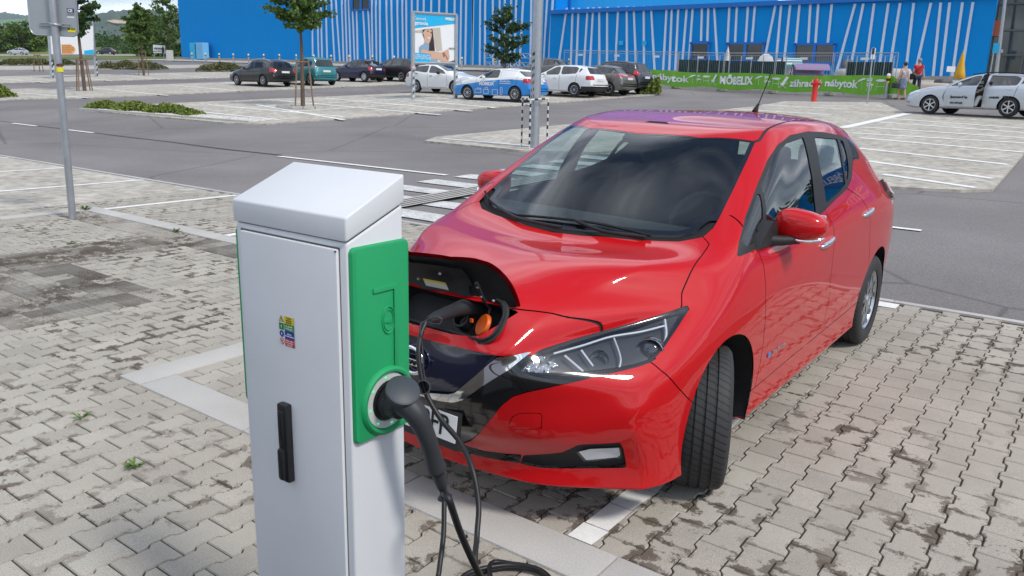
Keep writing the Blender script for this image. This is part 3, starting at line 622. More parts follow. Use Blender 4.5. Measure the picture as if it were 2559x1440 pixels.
    roof = {1: [(0,1.11,1.515),(.27,1.13,1.512),(.515,1.17,1.508)], 2: [(0,1.40,1.541),(.28,1.41,1.537),(.540,1.42,1.530)],
            3: [(0,1.72,1.552),(.28,1.72,1.547),(.548,1.72,1.536)], 4: [(0,2.1,1.554),(.28,2.1,1.547),(.538,2.1,1.528)],
            5: [(0,2.48,1.548),(.28,2.47,1.537),(.512,2.45,1.506)], 6: [(0,2.86,1.522),(.275,2.84,1.508),(.475,2.82,1.472)]}
    for i, row in roof.items():
        for j, q in enumerate(row): G['R', i, j] = q
    Q = []
    for c in range(17):
        for r_ in range(7): Q.append((('L', c, r_), ('L', c+1, r_), ('L', c+1, r_+1), ('L', c, r_+1)))
    def hk(i, j):
        if i == 0: return ('L', j, 7)
        if j == 3: return ('L', 3+i, 7)
        return ('H', i, j)
    for i in range(4):
        for j in range(3): Q.append((hk(i, j), hk(i, j+1), hk(i+1, j+1), hk(i+1, j)))
    ring = ['w0', 'w1', 'w2']+list(range(7, 18))
    def gk(lv, c):
        if lv == 0: return {'w0': ('H', 4, 0), 'w1': ('H', 4, 1), 'w2': ('H', 4, 2)}.get(c, ('L', c, 7))
        return ('M', c) if lv == 1 else ('T', c)
    for a, b in zip(ring, ring[1:]):
        for lv in range(2): Q.append((gk(lv, a), gk(lv, b), gk(lv+1, b), gk(lv+1, a)))
    def rk(i, j):
        if i == 0: return ('T', ['w0', 'w1', 'w2', 7][j])
        if i == 7: return ('T', [17, 16, 15, 14][j])
        if j == 3: return ('T', 7+i)
        return ('R', i, j)
    for i in range(7):
        for j in range(3): Q.append((rk(i, j), rk(i, j+1), rk(i+1, j+1), rk(i+1, j)))
    creases = []
    for r_ in range(1, 4): creases.append((('L', 4, r_), ('L', 4, r_+1), .55))
    creases.append((('L', 4, 4), ('L', 4, 5), .35))
    for c in range(17): creases.append((('L', c, 1), ('L', c+1, 1), .7))
    for i in range(0, 3): creases.append((hk(i, 2), hk(i+1, 2), .75))
    for c in range(0, 3): creases.append((('L', c, 7), ('L', c+1, 7), .45))
    for c in (3, 4): creases.append((('L', c, 7), ('L', c+1, 7), .45))
    for a, b in zip(ring[3:-3], ring[4:-3]): creases.append((gk(0, a), gk(0, b), .35))
    for a, b in zip([14, 15, 16], [15, 16, 17]): creases.append((('T', a), ('T', b), .8))
    return G, Q, creases
def leaf_surface(levels=4):
    G, Q, CR = leaf_cage()
    keys = list(G); idx = {k: i for i, k in enumerate(keys)}; n = len(keys)
    P = np.array([G[k] for k in keys], float)
    mid = np.abs(P[:, 0]) < 1e-6; mir = {}; cnt = n
    for i in range(n):
        if mid[i]: mir[i] = i
        else: mir[i] = cnt; cnt += 1
    faces = [tuple(idx[k] for k in q) for q in Q]
    faces += [tuple(mir[i] for i in f[::-1]) for f in faces]
    def full(A):
        B = np.zeros((cnt, 3)); B[:n] = A
        for i in range(n):
            if not mid[i]: B[mir[i]] = A[i]*(-1, 1, 1)
        return B
    me = bpy.data.meshes.new('tmp'); me.from_pydata(full(P).tolist(), [], faces); me.update()
    cmap = {}
    for a, b, w_ in CR:
        i, j = idx[a], idx[b]; cmap[frozenset((i, j))] = w_; cmap[frozenset((mir[i], mir[j]))] = w_
    at = me.attributes.new('crease_edge', 'FLOAT', 'EDGE')
    at.data.foreach_set('value', [cmap.get(frozenset(e.vertices), 0.0) for e in me.edges])
    ob = bpy.data.objects.new('tmp', me); COL.objects.link(ob)
    md = ob.modifiers.new('s', 'SUBSURF'); md.levels = 1; md.render_levels = 1; md.use_limit_surface = True; md.quality = 4; md.boundary_smooth = 'ALL'
    A = P.copy(); dg = bpy.context.evaluated_depsgraph_get()
    def ev():
        me.vertices.foreach_set('co', full(A).ravel()); me.update(); dg.update()
        e = ob.evaluated_get(dg).to_mesh(); co = np.zeros(len(e.vertices)*3); e.vertices.foreach_get('co', co); return e, co.reshape(-1, 3)
    for it in range(8):
        e, co = ev(); A = A+0.9*(P-co[:n]); A[mid, 0] = 0; ob.to_mesh_clear()
    md.levels = levels
    e, co = ev()
    nr = np.zeros(len(e.vertices)*3); e.vertex_normals.foreach_get('vector', nr); nr = nr.reshape(-1, 3)
    qd = np.zeros(len(e.loops), dtype=np.int64); e.loops.foreach_get('vertex_index', qd); qd = qd.reshape(-1, 4)
    qd = qd[co[qd][:, :, 0].min(1) > -1e-5]
    co = co.copy(); nr = nr.copy()
    bpy.data.objects.remove(ob); bpy.data.meshes.remove(me)
    c = co[qd].mean(1); nn = np.cross(co[qd[:, 1]]-co[qd[:, 0]], co[qd[:, 2]]-co[qd[:, 0]])
    if (nn*(c-np.array([0, 1.2, .7]))).sum(1).mean() < 0: qd = qd[:, ::-1]
    if (nr*(co-np.array([0, 1.2, .7]))).sum(1).mean() < 0: nr = -nr
    T = np.concatenate([qd[:, [0, 1, 2]], qd[:, [0, 2, 3]]])
    return co, nr, T
# outlines of the hero car's panels and openings, points on its skin (metres, car space)
LC = {
 'HL': [(0.452, -0.873, 0.683), (0.463, -0.842, 0.719), (0.481, -0.781, 0.746), (0.496, -0.739, 0.752), (0.539, -0.624, 0.767), (0.59, -0.504, 0.781), (0.658, -0.377, 0.801), (0.721, -0.264, 0.827), (0.771, -0.16, 0.848), (0.778, -0.16, 0.842), (0.78, -0.253, 0.797), (0.784, -0.375, 0.741), (0.782, -0.431, 0.717), (0.775, -0.479, 0.7), (0.75, -0.531, 0.691), (0.703, -0.605, 0.683), (0.634, -0.692, 0.678), (0.546, -0.793, 0.678), (0.47, -0.862, 0.678)],
 'cheek_top': [(0.791, -0.446, 0.703), (0.761, -0.522, 0.688), (0.668, -0.67, 0.666), (0.566, -0.794, 0.636), (0.485, -0.855, 0.608), (0.44, -0.879, 0.586), (0.4, -0.892, 0.542), (0.361, -0.898, 0.482), (0.296, -0.889, 0.395), (0.234, -0.862, 0.335), (0.178, -0.846, 0.298), (0.272, -0.82, 0.29), (0.423, -0.783, 0.311), (0.591, -0.718, 0.355)],
 'fog_house': [(0.43, -0.779, 0.309), (0.572, -0.727, 0.349), (0.634, -0.711, 0.396), (0.755, -0.617, 0.409), (0.761, -0.598, 0.381), (0.761, -0.559, 0.284), (0.585, -0.689, 0.271), (0.49, -0.742, 0.262), (0.411, -0.773, 0.265)],
 'fog': [(0.619, -0.692, 0.346), (0.653, -0.677, 0.363), (0.751, -0.605, 0.378), (0.752, -0.585, 0.338), (0.744, -0.584, 0.32), (0.63, -0.664, 0.304)],
 'splittop': [(0.19, -0.823, 0.252), (0.412, -0.774, 0.274)],
 'lip': [(-0.02, -0.957, 0.725), (0.073, -0.954, 0.729), (0.217, -0.941, 0.728), (0.325, -0.926, 0.73), (0.385, -0.911, 0.735), (0.414, -0.894, 0.741), (0.464, -0.808, 0.748)],
 'navy': [(0.383, -0.911, 0.732), (0.307, -0.936, 0.648), (0.232, -0.952, 0.57), (0.205, -0.956, 0.555), (0.107, -0.964, 0.536), (-0.009, -0.966, 0.538)],
 'chrome_out': [(0.464, -0.808, 0.747), (0.426, -0.887, 0.692), (0.331, -0.928, 0.611), (0.29, -0.938, 0.572), (0.256, -0.944, 0.542), (0.215, -0.949, 0.523), (0.159, -0.956, 0.515), (0.104, -0.96, 0.511), (-0.012, -0.964, 0.518)],
 'hood_side': [(0.643, 0.235, 1.061), (0.689, 0.203, 1.042), (0.723, -0.049, 0.961), (0.732, -0.14, 0.894), (0.754, -0.176, 0.854)],
 'hood_front': [(0.59, -0.501, 0.783), (0.496, -0.632, 0.848), (0.381, -0.751, 0.879)],
 'port': [(0.373, -0.773, 0.872), (0.347, -0.842, 0.84), (0.315, -0.887, 0.81), (0.296, -0.904, 0.794), (0.257, -0.919, 0.786), (0.182, -0.934, 0.782), (0.081, -0.943, 0.784), (-0.029, -0.946, 0.78)],
 'hinge': [(-0.05, -0.875, 0.903), (0.071, -0.871, 0.905), (0.179, -0.858, 0.905), (0.285, -0.821, 0.896), (0.352, -0.782, 0.881)],
 'fb_shut': [(0.788, -0.471, 0.694), (0.817, -0.459, 0.671), (0.86, -0.394, 0.599), (0.876, -0.325, 0.537), (0.882, -0.283, 0.507)],
 'doorF': [(0.827, 0.402, 1.012), (0.838, 0.43, 0.985), (0.857, 0.447, 0.936), (0.872, 0.443, 0.885), (0.89, 0.435, 0.785), (0.893, 0.46, 0.678), (0.89, 0.486, 0.55), (0.884, 0.494, 0.434), (0.879, 0.48, 0.333)],
 'sill': [(0.879, 0.48, 0.333), (0.879, 0.895, 0.345), (0.88, 1.606, 0.358), (0.881, 2.166, 0.37)],
 'doorB': [(0.875, 1.488, 0.989), (0.893, 1.514, 0.718), (0.888, 1.57, 0.548)],
 'ws': [(-0.006, 0.756, 1.449), (0.333, 0.81, 1.453), (0.563, 0.974, 1.446), (0.594, 0.806, 1.365), (0.626, 0.587, 1.249), (0.649, 0.394, 1.139), (0.656, 0.311, 1.095), (0.643, 0.235, 1.061), (0.563, 0.16, 1.039), (0.42, 0.103, 1.03), (0.155, 0.014, 1.022), (-0.002, -0.007, 1.018)],
 'wsR': [(-0.454, 0.868, 1.446), (-0.592, 0.529, 1.225), (-0.671, 0.228, 1.054), (-0.689, 0.183, 1.035)],
 'dlo': [(0.697, 0.706, 1.276), (0.662, 0.897, 1.367), (0.644, 1.074, 1.432), (0.64, 1.274, 1.476), (0.652, 1.525, 1.488), (0.659, 1.793, 1.478), (0.653, 2.146, 1.449), (0.632, 2.453, 1.418), (0.648, 2.448, 1.4), (0.738, 2.269, 1.308), (0.774, 2.132, 1.258), (0.805, 2.02, 1.196), (0.823, 1.861, 1.151), (0.83, 1.659, 1.124), (0.84, 1.358, 1.072), (0.849, 0.741, 0.983), (0.827, 0.396, 1.011), (0.807, 0.229, 0.997), (0.783, 0.305, 1.052), (0.742, 0.458, 1.144), (0.711, 0.629, 1.236)],
 'pane_f': [(0.713, 0.692, 1.259), (0.667, 0.978, 1.388), (0.658, 1.185, 1.441), (0.666, 1.419, 1.462), (0.745, 1.335, 1.328), (0.812, 1.269, 1.159), (0.833, 1.266, 1.086), (0.817, 0.914, 1.093), (0.797, 0.579, 1.11)],
 'pane_r': [(0.676, 1.588, 1.457), (0.674, 2.077, 1.428), (0.762, 1.929, 1.294), (0.811, 1.869, 1.184), (0.823, 1.694, 1.148), (0.829, 1.451, 1.116), (0.763, 1.478, 1.299)],
 'pane_q': [(0.674, 2.137, 1.42), (0.669, 2.229, 1.413), (0.779, 2.031, 1.253), (0.805, 1.927, 1.197), (0.773, 1.943, 1.27)],
 'moulding': [(0.575, 0.997, 1.45), (0.565, 1.099, 1.486), (0.547, 1.277, 1.517), (0.538, 1.48, 1.533), (0.534, 1.703, 1.537), (0.585, 1.822, 1.53), (0.608, 2.062, 1.509), (0.586, 2.458, 1.466), (0.6, 2.628, 1.416)],
 'cglass': [(0.651, 2.385, 1.409), (0.627, 2.524, 1.409), (0.632, 2.649, 1.378), (0.69, 2.547, 1.334), (0.733, 2.46, 1.291), (0.747, 2.187, 1.301)],
 'tail': [(0.867, 2.474, 1.05), (0.8, 2.765, 1.124), (0.87, 2.743, 1.011), (0.881, 2.492, 1.011)],
 'badge': [(0.887, 0.584, 0.471), (0.885, 0.834, 0.469)],
 'washer': [(0.417, -0.87, 0.458), (0.436, -0.869, 0.503), (0.46, -0.858, 0.52), (0.524, -0.818, 0.526), (0.53, -0.814, 0.516), (0.528, -0.811, 0.466), (0.519, -0.815, 0.461), (0.428, -0.862, 0.447)],
 'mirrorbase': [(0.825, 0.41, 1.017), (0.799, 0.524, 1.099), (0.797, 0.595, 1.111), (0.849, 0.741, 0.983)],
 'plateR': [(0.23, -0.931, 0.459), (0.162, -0.852, 0.302), (0.006, -0.952, 0.454), (-0.134, -0.847, 0.289)],
 'handle': [(0.884, 1.222, 0.912), (0.887, 1.494, 0.922), (0.886, 2.092, 0.99), (0.886, 2.319, 1.001)],
 'crease': [(0.893, 0.461, 0.717), (0.857, 0.432, 0.933), (0.872, 0.93, 0.946), (0.866, 1.638, 1.027)],
 'tri': [(0.722, 0.62, 1.225), (0.729, 0.652, 1.232), (0.794, 0.555, 1.115), (0.799, 0.47, 1.089), (0.812, 0.391, 1.044), (0.802, 0.286, 1.026), (0.79, 0.318, 1.051), (0.747, 0.465, 1.144)],
 'pillar_shut': [(0.666, 0.421, 1.151), (0.705, 0.415, 1.138), (0.754, 0.397, 1.11)],
}
# ---------------------------------------------------------------- splitting a skin along outlines
def sdf(P, poly):
    """signed distance of 2D points to a closed polygon, negative inside"""
    P = np.asarray(P); A = np.asarray(poly, float); B = np.roll(A, -1, 0)
    d = np.full(len(P), 1e9); ins = np.zeros(len(P), bool)
    for a, b in zip(A, B):
        e = b-a; w_ = P-a; t = np.clip((w_@e)/max(e@e, 1e-12), 0, 1); d = np.minimum(d, np.hypot(*(w_-t[:, None]*e).T))
        c = (a[1] > P[:, 1]) != (b[1] > P[:, 1])
        with np.errstate(divide='ignore', invalid='ignore'):
            xi = a[0]+(P[:, 1]-a[1])*(b[0]-a[0])/(b[1]-a[1])
        ins ^= c & (P[:, 0] < xi)
    return np.where(ins, -d, d)
def pdist(P, line):
    P = np.asarray(P); d = np.full(len(P), 1e9)
    for a, b in zip(np.asarray(line, float)[:-1], np.asarray(line, float)[1:]):
        e = b-a; w_ = P-a; t = np.clip((w_@e)/max(e@e, 1e-12), 0, 1); d = np.minimum(d, np.hypot(*(w_-t[:, None]*e).T))
    return d
def sline_d(P, line):
    """signed distance to an open polyline (positive on its left) and whether the foot lies inside its length"""
    P = np.asarray(P); L = np.asarray(line, float); best = np.full(len(P), 1e9); sg = np.ones(len(P)); ok = np.zeros(len(P), bool); n = len(L)
    for i in range(n-1):
        a, b = L[i], L[i+1]; e = b-a; w_ = P-a; t0 = (w_@e)/max(e@e, 1e-12); t = np.clip(t0, 0, 1); d = np.hypot(*(w_-t[:, None]*e).T)
        cr = e[0]*w_[:, 1]-e[1]*w_[:, 0]; m = d < best-1e-9
        best = np.where(m, d, best); sg = np.where(m, np.sign(cr), sg)
        ok = np.where(m, ((t0 >= 0) | (i > 0)) & ((t0 <= 1) | (i < n-2)), ok)
    return best*np.where(sg == 0, 1, sg), ok
class Skin:
    def __init__(s, V, N): s.V = V; s.N = N
    def split(s, T, f):
        """cut triangles T at f = 0; returns (inside, outside)"""
        g = f[T]; neg = g < 0; k = neg.sum(1)
        Tin = [T[k == 3]]; Tout = [T[k == 0]]; V, N = s.V, s.N
        for kk in (1, 2):
            M = T[k == kk]
            if not len(M): continue
            nm = neg[k == kk]; lone = nm.argmax(1) if kk == 1 else (~nm).argmax(1)
            ar = np.arange(len(M)); a = M[ar, lone]; b = M[ar, (lone+1) % 3]; c = M[ar, (lone+2) % 3]
            E = np.concatenate([np.stack([a, b], 1), np.stack([a, c], 1)]); Es = np.sort(E, 1)
            U, inv = np.unique(Es, axis=0, return_inverse=True); inv = inv.ravel()
            fa, fb = f[U[:, 0]], f[U[:, 1]]; t = np.clip(fa/(fa-fb+1e-12), 0.001, .999)[:, None]
            nv = V[U[:, 0]]*(1-t)+V[U[:, 1]]*t; nn = N[U[:, 0]]*(1-t)+N[U[:, 1]]*t; nn /= np.linalg.norm(nn, axis=1)[:, None]
            base = len(V); V = np.concatenate([V, nv]); N = np.concatenate([N, nn]); f = np.concatenate([f, np.zeros(len(nv))])
            ab = base+inv[:len(M)]; ac = base+inv[len(M):]
            tip = np.stack([a, ab, ac], 1); rest = np.concatenate([np.stack([ab, b, c], 1), np.stack([ab, c, ac], 1)])
            if kk == 1: Tin.append(tip); Tout.append(rest)
            else: Tout.append(tip); Tin.append(rest)
        s.V, s.N = V, N
        return np.concatenate(Tin), np.concatenate(Tout)
def cut_line(sk, T, line, a, b, mk, w_):
    """take a strip of half-width w_ along a polyline out of T; returns (strip, rest)"""
    d, ok = sline_d(sk.V[:, [a, b]], line); near = ok & (np.abs(d) < .09) & mk(sk.V)
    sel = near[T].all(1); rest = [T[~sel]]; S = T[sel]
    if not len(S): return S, T
    lo, hi = sk.split(S, d-w_); rest.append(hi)
    d, ok = sline_d(sk.V[:, [a, b]], line)
    neg, strip = sk.split(lo, d+w_); rest.append(neg)
    return strip, np.concatenate(rest)
def components(T, nv):
    p = np.arange(nv)
    while True:
        m = p[T].min(1); q = p.copy()
        for c in range(3): np.minimum.at(q, T[:, c], m)
        q = q[q]
        if (q == p).all(): break
        p = q
    return p[T[:, 0]]

# ---------------------------------------------------------------- hero car
LEAN = Matrix.Translation((.87, 0, 0)) @ Matrix.Rotation(R(1.2), 4, 'Y') @ Matrix.Translation((-.87, 0, 0))
LEAN3 = np.array(LEAN.to_3x3()); LEANT = np.array(LEAN.translation)
def lm(A): return np.asarray(A) @ LEAN3.T + LEANT
_V, _N, _T = leaf_surface(4)
sk = Skin(_V, _N)
red = mat('red_paint', (0.50, 0.004, 0.007), 0.42, 0.0, .85, coat_rough=0.015, spec=0.12)
gloss_black = mat('gloss_black', (0.006, 0.006, 0.008), 0.12, 0, 1.0)
black_plastic = mat('black_plastic', (0.018, 0.018, 0.02), 0.55, bump=0.15, bscale=900)
matte_black = mat('matte_black', (0.008, 0.008, 0.009), 0.8)
chrome = mat('chrome', (0.82, 0.83, 0.85), 0.06, 1.0)
satin_silver = mat('satin_silver', (0.55, 0.56, 0.58), 0.3, 1.0)
rubber = mat('tyre_rubber', (0.022, 0.022, 0.024), 0.75, noise=0.3, nscale=30)
trim_grey = mat('interior_grey', (0.035, 0.036, 0.038), 0.8)
seat_cloth = mat('seat_cloth', (0.03, 0.031, 0.034), 0.9)
navy_gloss = mat('navy_gloss', (0.006, 0.009, 0.03), 0.1, 0, 1.0)
clear_lens = glass_mat('clear_lens', (0.95, 0.96, 0.97), 0.02)
screen_glass = glass_mat('windscreen_glass', (0.74, 0.83, 0.81), 0.02)
side_glass = glass_mat('side_glass', (0.62, 0.74, 0.72), 0.04)
dark_glass = glass_mat('dark_glass', (0.25, 0.3, 0.3), 0.2)
car = empty('red_hatchback', (0, 1.3, 0), 0, 'glossy red electric hatchback with open charging flap, plugged into the charger', 'car')
def emit(name, T, m, parent=car, side='B', off=0.0, flip=False, fn=None):
    """skin triangles -> part; side L, R or both; off moves the sheet along its normals"""
    if not len(T): return None
    u = np.unique(T); mp = np.zeros(len(sk.V), int); mp[u] = np.arange(len(u)); V = sk.V[u]+sk.N[u]*off; N = sk.N[u]; F = mp[T]
    if fn: V, N = fn(V, N)
    if flip: N = -N; F = F[:, ::-1]
    mv = np.array([-1, 1, 1])
    if side == 'L': A, B, G = V, N, F
    elif side == 'R': A, B, G = V*mv, N*mv, F[:, ::-1]
    else: A, B, G = np.concatenate([V, V*mv]), np.concatenate([N, N*mv]), np.concatenate([F, F[:, ::-1]+len(V)])
    o = mesh_np(name, lm(A)-np.array([0, 1.3, 0]), G, m, parent, True, B @ LEAN3.T)
    if parent is not None and parent is not car and parent.parent is car: pass
    return o
def put(o):
    """a part modelled in car space -> moved with the car's slight lean, relative to the car's origin"""
    o.data.transform(Matrix.Translation((0, -1.3, 0)) @ LEAN); return o
X2 = lambda k, a, b: [(p[a], p[b]) for p in LC[k]]
Y_, Z_ = 1, 2
def V(): return sk.V
def take(T, poly, a, b, mask=None, grow=0.0):
    f = sdf(sk.V[:, [a, b]], poly)-grow
    if mask is not None: f = np.where(mask(sk.V), f, 1.0)
    return sk.split(T, f)
body = _T
# wheel openings
for cy in (.055, 2.70):
    f = np.hypot(sk.V[:, 1]-cy, sk.V[:, 2]-.318)-.378; f = np.where((sk.V[:, 0] > .5) & (sk.V[:, 2] < .85), f, 1.0)
    hole, body = sk.split(body, f)
# charging flap opening in the nose
port_poly = [(-.05, .78)]+X2('port', 0, 2)[::-1][1:]+X2('hinge', 0, 2)[::-1][:-1]+[(-.05, .905)]
flap, body = take(body, port_poly, 0, 2, lambda v: (v[:, 1] < -.6) & (v[:, 2] < .96))
# windscreen and its frame
ws = [(-.05, LC['ws'][0][1])]+[(p[0], p[1]) for p in LC['ws'][1:]][:-1]+[(0, LC['ws'][-1][1]), (-.05, LC['ws'][-1][1])]
wsm = lambda v: v[:, 2] > .97
screen_all, body = take(body, ws, 0, 1, wsm)
f = sdf(sk.V[:, [0, 1]], ws); f = np.where(sk.V[:, 0] < .03, np.minimum(f, -.03), f)
hood_edge = [(-.05, LC['ws'][-1][1])]+[(p[0], p[1]) for p in LC['ws'][:5:-1]]
hd = pdist(sk.V[:, [0, 1]], hood_edge); top_d = np.abs(sk.V[:, 1]-.0)*0+1
tline = [(-.05, LC['ws'][0][1]), (LC['ws'][1][0], LC['ws'][1][1]), (LC['ws'][2][0], LC['ws'][2][1])]
sline = [(p[0], p[1]) for p in LC['ws'][2:8]]
f = np.maximum(.085-hd, np.maximum(.012-pdist(sk.V[:, [0, 1]], tline), .022-pdist(sk.V[:, [0, 1]], sline)))
screen, frame = sk.split(screen_all, f)
f = pdist(sk.V[:, [0, 1]], hood_edge)-.05
cowl, frame = sk.split(frame, f)
# side windows
dlo = [p for p in X2('dlo', 1, 2) if not (.7 < p[0] < .8 and p[1] < 1.0)]
sidem = lambda v: (v[:, 0] > .35) & (v[:, 1] < 3.0)
dlo_all, body = take(body, dlo, 1, 2, sidem)
panes = {}
for k in ('pane_f', 'pane_r', 'pane_q', 'tri'):
    poly = X2(k, 1, 2)
    if k == 'pane_f': poly = poly[:6]+[(1.262, 1.082), (.913, 1.056), (.60, 1.04), (.585, 1.10)]
    if k == 'tri': poly = poly[:4]+[(.47, 1.045), (.33, 1.03)]+poly[6:]
    panes[k], dlo_all = take(dlo_all, poly, 1, 2, sidem)
cg = X2('cglass', 1, 2)
cglass, body = take(body, cg+[(2.19, 1.30)], 1, 2, sidem)
# tailgate window
rear_pane, body = take(body, [(-.1, 1.12), (.42, 1.13), (.36, 1.39), (-.1, 1.41)], 0, 2, lambda v: v[:, 1] > 3.05)
# headlamp
HA = np.array([.44, .9])
hl_poly = [(p[0]*HA[0]+p[1]*HA[1], p[2]) for p in LC['HL']]
hf = sdf(np.stack([sk.V[:, :2]@HA, sk.V[:, 2]], 1), hl_poly); hf = np.where((sk.V[:, 0] > .4) & (sk.V[:, 1] < .1) & (sk.V[:, 2] > .6), hf, 1.0)
lamp_all, body = sk.split(body, hf-.004)
hf = sdf(np.stack([sk.V[:, :2]@HA, sk.V[:, 2]], 1), hl_poly)+.005
lens, lamp_rim = sk.split(lamp_all, hf)
frontm = lambda v: v[:, 1] < -.35
navy_poly = [(-.05, .727), (0, .727)]+X2('lip', 0, 2)[1:4]+[(.383, .7345)]+X2('navy', 0, 2)[1:5]+[(0, .533), (-.05, .533)]
chrome_poly = [(.383, .7345), (.414, .741), (.466, .749)]+X2('chrome_out', 0, 2)[1:7]+[(0, .510), (-.05, .510), (-.05, .533), (0, .533)]+X2('navy', 0, 2)[1:5][::-1]
navy, body = take(body, navy_poly, 0, 2, frontm)
chrome_t, body = take(body, chrome_poly, 0, 2, frontm)
ct = X2('cheek_top', 0, 2)
blk = [(-.05, .74), (.45, .74), (.60, .715), (.79, .708), (.79, .700)]+ct[1:11]+[(0, .292), (-.05, .292)]
mask_t, body = take(body, blk, 0, 2, frontm)
gap_poly = [(-.05, .292), (0, .292), (.178, .2985), (.272, .290), (.423, .311), (.411, .266), (.19, .252), (-.05, .248)]
lower_gap, body = take(body, gap_poly, 0, 2, frontm)
fog_poly = X2('fog_house', 0, 2)
fog_t, body = take(body, fog_poly, 0, 2, frontm)
# roof mouldings and shut lines
mo = [(p[0], p[1]) for p in LC['moulding']]
mo = [(.545, .93), (.560, .965), (.573, 1.0)]+[(.560, 1.10), (.546, 1.28), (.540, 1.48), (.538, 1.72), (.534, 2.1), (.51, 2.45), (.47, 2.82), (.44, 3.05), (.42, 3.3)]
moulding_t, body = cut_line(sk, body, mo, 0, 1, lambda v: v[:, 2] > 1.36, .007)
hs = [(p[0], p[1]) for p in LC['hood_side']]; hs = [(hs[0][0]-.02, hs[0][1]+.012)]+hs+[(hs[-1][0]+.005, hs[-1][1]-.03)]
hfr = [(p[0], p[1]) for p in LC['hood_front']]; hfr = [(hfr[0][0]+.012, hfr[0][1]+.0)]+hfr+[(.345, -.785)]
ps = X2('pillar_shut', 1, 2); ps = [(.425, 1.158)]+ps+[(.355, 1.05)]
fb = X2('fb_shut', 1, 2); fb = [(-.50, .715)]+fb+[(-.24, .47)]
df = X2('doorF', 1, 2); df = [(.36, 1.06)]+df+[(.472, .305)]
sl_ = [(.39, .330)]+X2('sill', 1, 2)+[(2.41, .380)]
db = [(1.38, 1.12)]+X2('doorB', 1, 2)+[(1.563, .335)]
dr = [(1.80, 1.195), (1.88, 1.16), (2.10, 1.09), (2.26, .97), (2.33, .82), (2.43, .62), (2.48, .54)]
hatch = [(2.93, 1.60), (2.95, 1.50), (3.02, 1.25), (3.20, 1.00), (3.26, .80), (3.30, .60), (3.56, .60)]
lines = [(hs, 0, 1, lambda v: (v[:, 1] < .3) & (v[:, 2] > .8)), (hfr, 0, 1, lambda v: (v[:, 1] < -.3) & (v[:, 2] > .76)), (ps, 1, 2, lambda v: v[:, 0] > .5),
         (fb, 1, 2, lambda v: (v[:, 0] > .6) & (v[:, 1] < .1)), (df, 1, 2, lambda v: v[:, 0] > .6), (sl_, 1, 2, lambda v: v[:, 0] > .6), (db, 1, 2, lambda v: v[:, 0] > .6),
         ([(p[0], p[2]) for p in LC['washer']+LC['washer'][:2]], 0, 2, lambda v: v[:, 1] < -.6), (dr, 1, 2, lambda v: v[:, 0] > .6), (hatch, 1, 2, lambda v: v[:, 1] > 2.8)]
gaps = []
for ln, a, b, mk in lines:
    g, body = cut_line(sk, body, ln, a, b, mk, .0024 if len(ln) != 10 else .0012); gaps.append(g)
gaps = np.concatenate(gaps)
comp = components(body, len(sk.V)); cen = sk.V[body].mean(1)
seeds = {'hood': (.1, -.3, 1.0), 'nose_panel': (.30, -.80, .75), 'fender': (.86, .1, .80), 'front_bumper': (.72, -.62, .55), 'front_door': (.89, 1.0, .65), 'rear_door': (.89, 1.9, .7),
         'sill': (.875, 1.2, .26), 'roof': (.1, 1.6, 1.55), 'pillar_frame': (.62, .9, 1.39), 'rear_quarter': (.89, 2.8, .9), 'tailgate': (.3, 3.45, .9), 'splitter': (.5, -.75, .22)}
owner = {}
for nme, p in seeds.items():
    c = comp[((cen-np.array(p))**2).sum(1).argmin()]; owner.setdefault(c, []).append(nme)
LEAFDBG = {c: (n, int((comp == c).sum())) for c, n in owner.items()}
left = [c for c in np.unique(comp) if c not in owner]
PAN = {}
for c, names in owner.items(): PAN[names[0]] = body[comp == c]
for c in left:
    t = body[comp == c]; m_ = cen[comp == c].mean(0)
    near = min(PAN, key=lambda k: ((sk.V[PAN[k]].mean(1)-m_)**2).sum(1).min()); PAN[near] = np.concatenate([PAN[near], t])
DOORS = {}
for nme, t in PAN.items():
    if nme in ('fender', 'front_door', 'rear_door', 'sill', 'pillar_frame'):
        for s in 'LR':
            o = emit(nme, t, red, side=s); DOORS[nme, s] = o
    else: DOORS[nme, 'B'] = emit(nme, t, red)
emit('panel_seams', gaps, matte_black, off=-.006)
def inner(T, off=-.012): return emit('interior_lining', T, trim_grey, off=off, flip=True)
cl = [t for k, t in PAN.items() if k in ('roof', 'pillar_frame', 'rear_quarter', 'front_door', 'rear_door', 'tailgate', 'fender')]+[dlo_all]
cl = np.concatenate(cl); cl = cl[(sk.V[cl].mean(1)[:, 2] > .45) & (sk.V[cl].mean(1)[:, 1] > .28)]
inner(cl)
emit('windscreen', screen, screen_glass, off=-.002)
emit('windscreen_frame', frame, gloss_black, off=-.001)
emit('cowl_panel', cowl, matte_black, off=-.012)
for s in 'LR':
    emit('window_frame', dlo_all, black_plastic, side=s, off=-.001)
    for k, nme in (('pane_f', 'front_door_window'), ('pane_r', 'rear_door_window'), ('pane_q', 'quarter_window'), ('tri', 'corner_window')):
        emit(nme, panes[k], side_glass if k in ('pane_f', 'tri') else side_glass, side=s, off=-.005)
    emit('pillar_glass', cglass, gloss_black, side=s)
    emit('roof_moulding', moulding_t, black_plastic, side=s, off=-.003)
emit('tailgate_window', rear_pane, side_glass, off=-.003)
emit('grille_panel', navy, navy_gloss, off=-.006)
emit('chrome_strip', chrome_t, chrome, off=.006)
emit('lower_grille', mask_t, gloss_black, off=-.004)
emit('air_intake', lower_gap, matte_black, off=-.05)
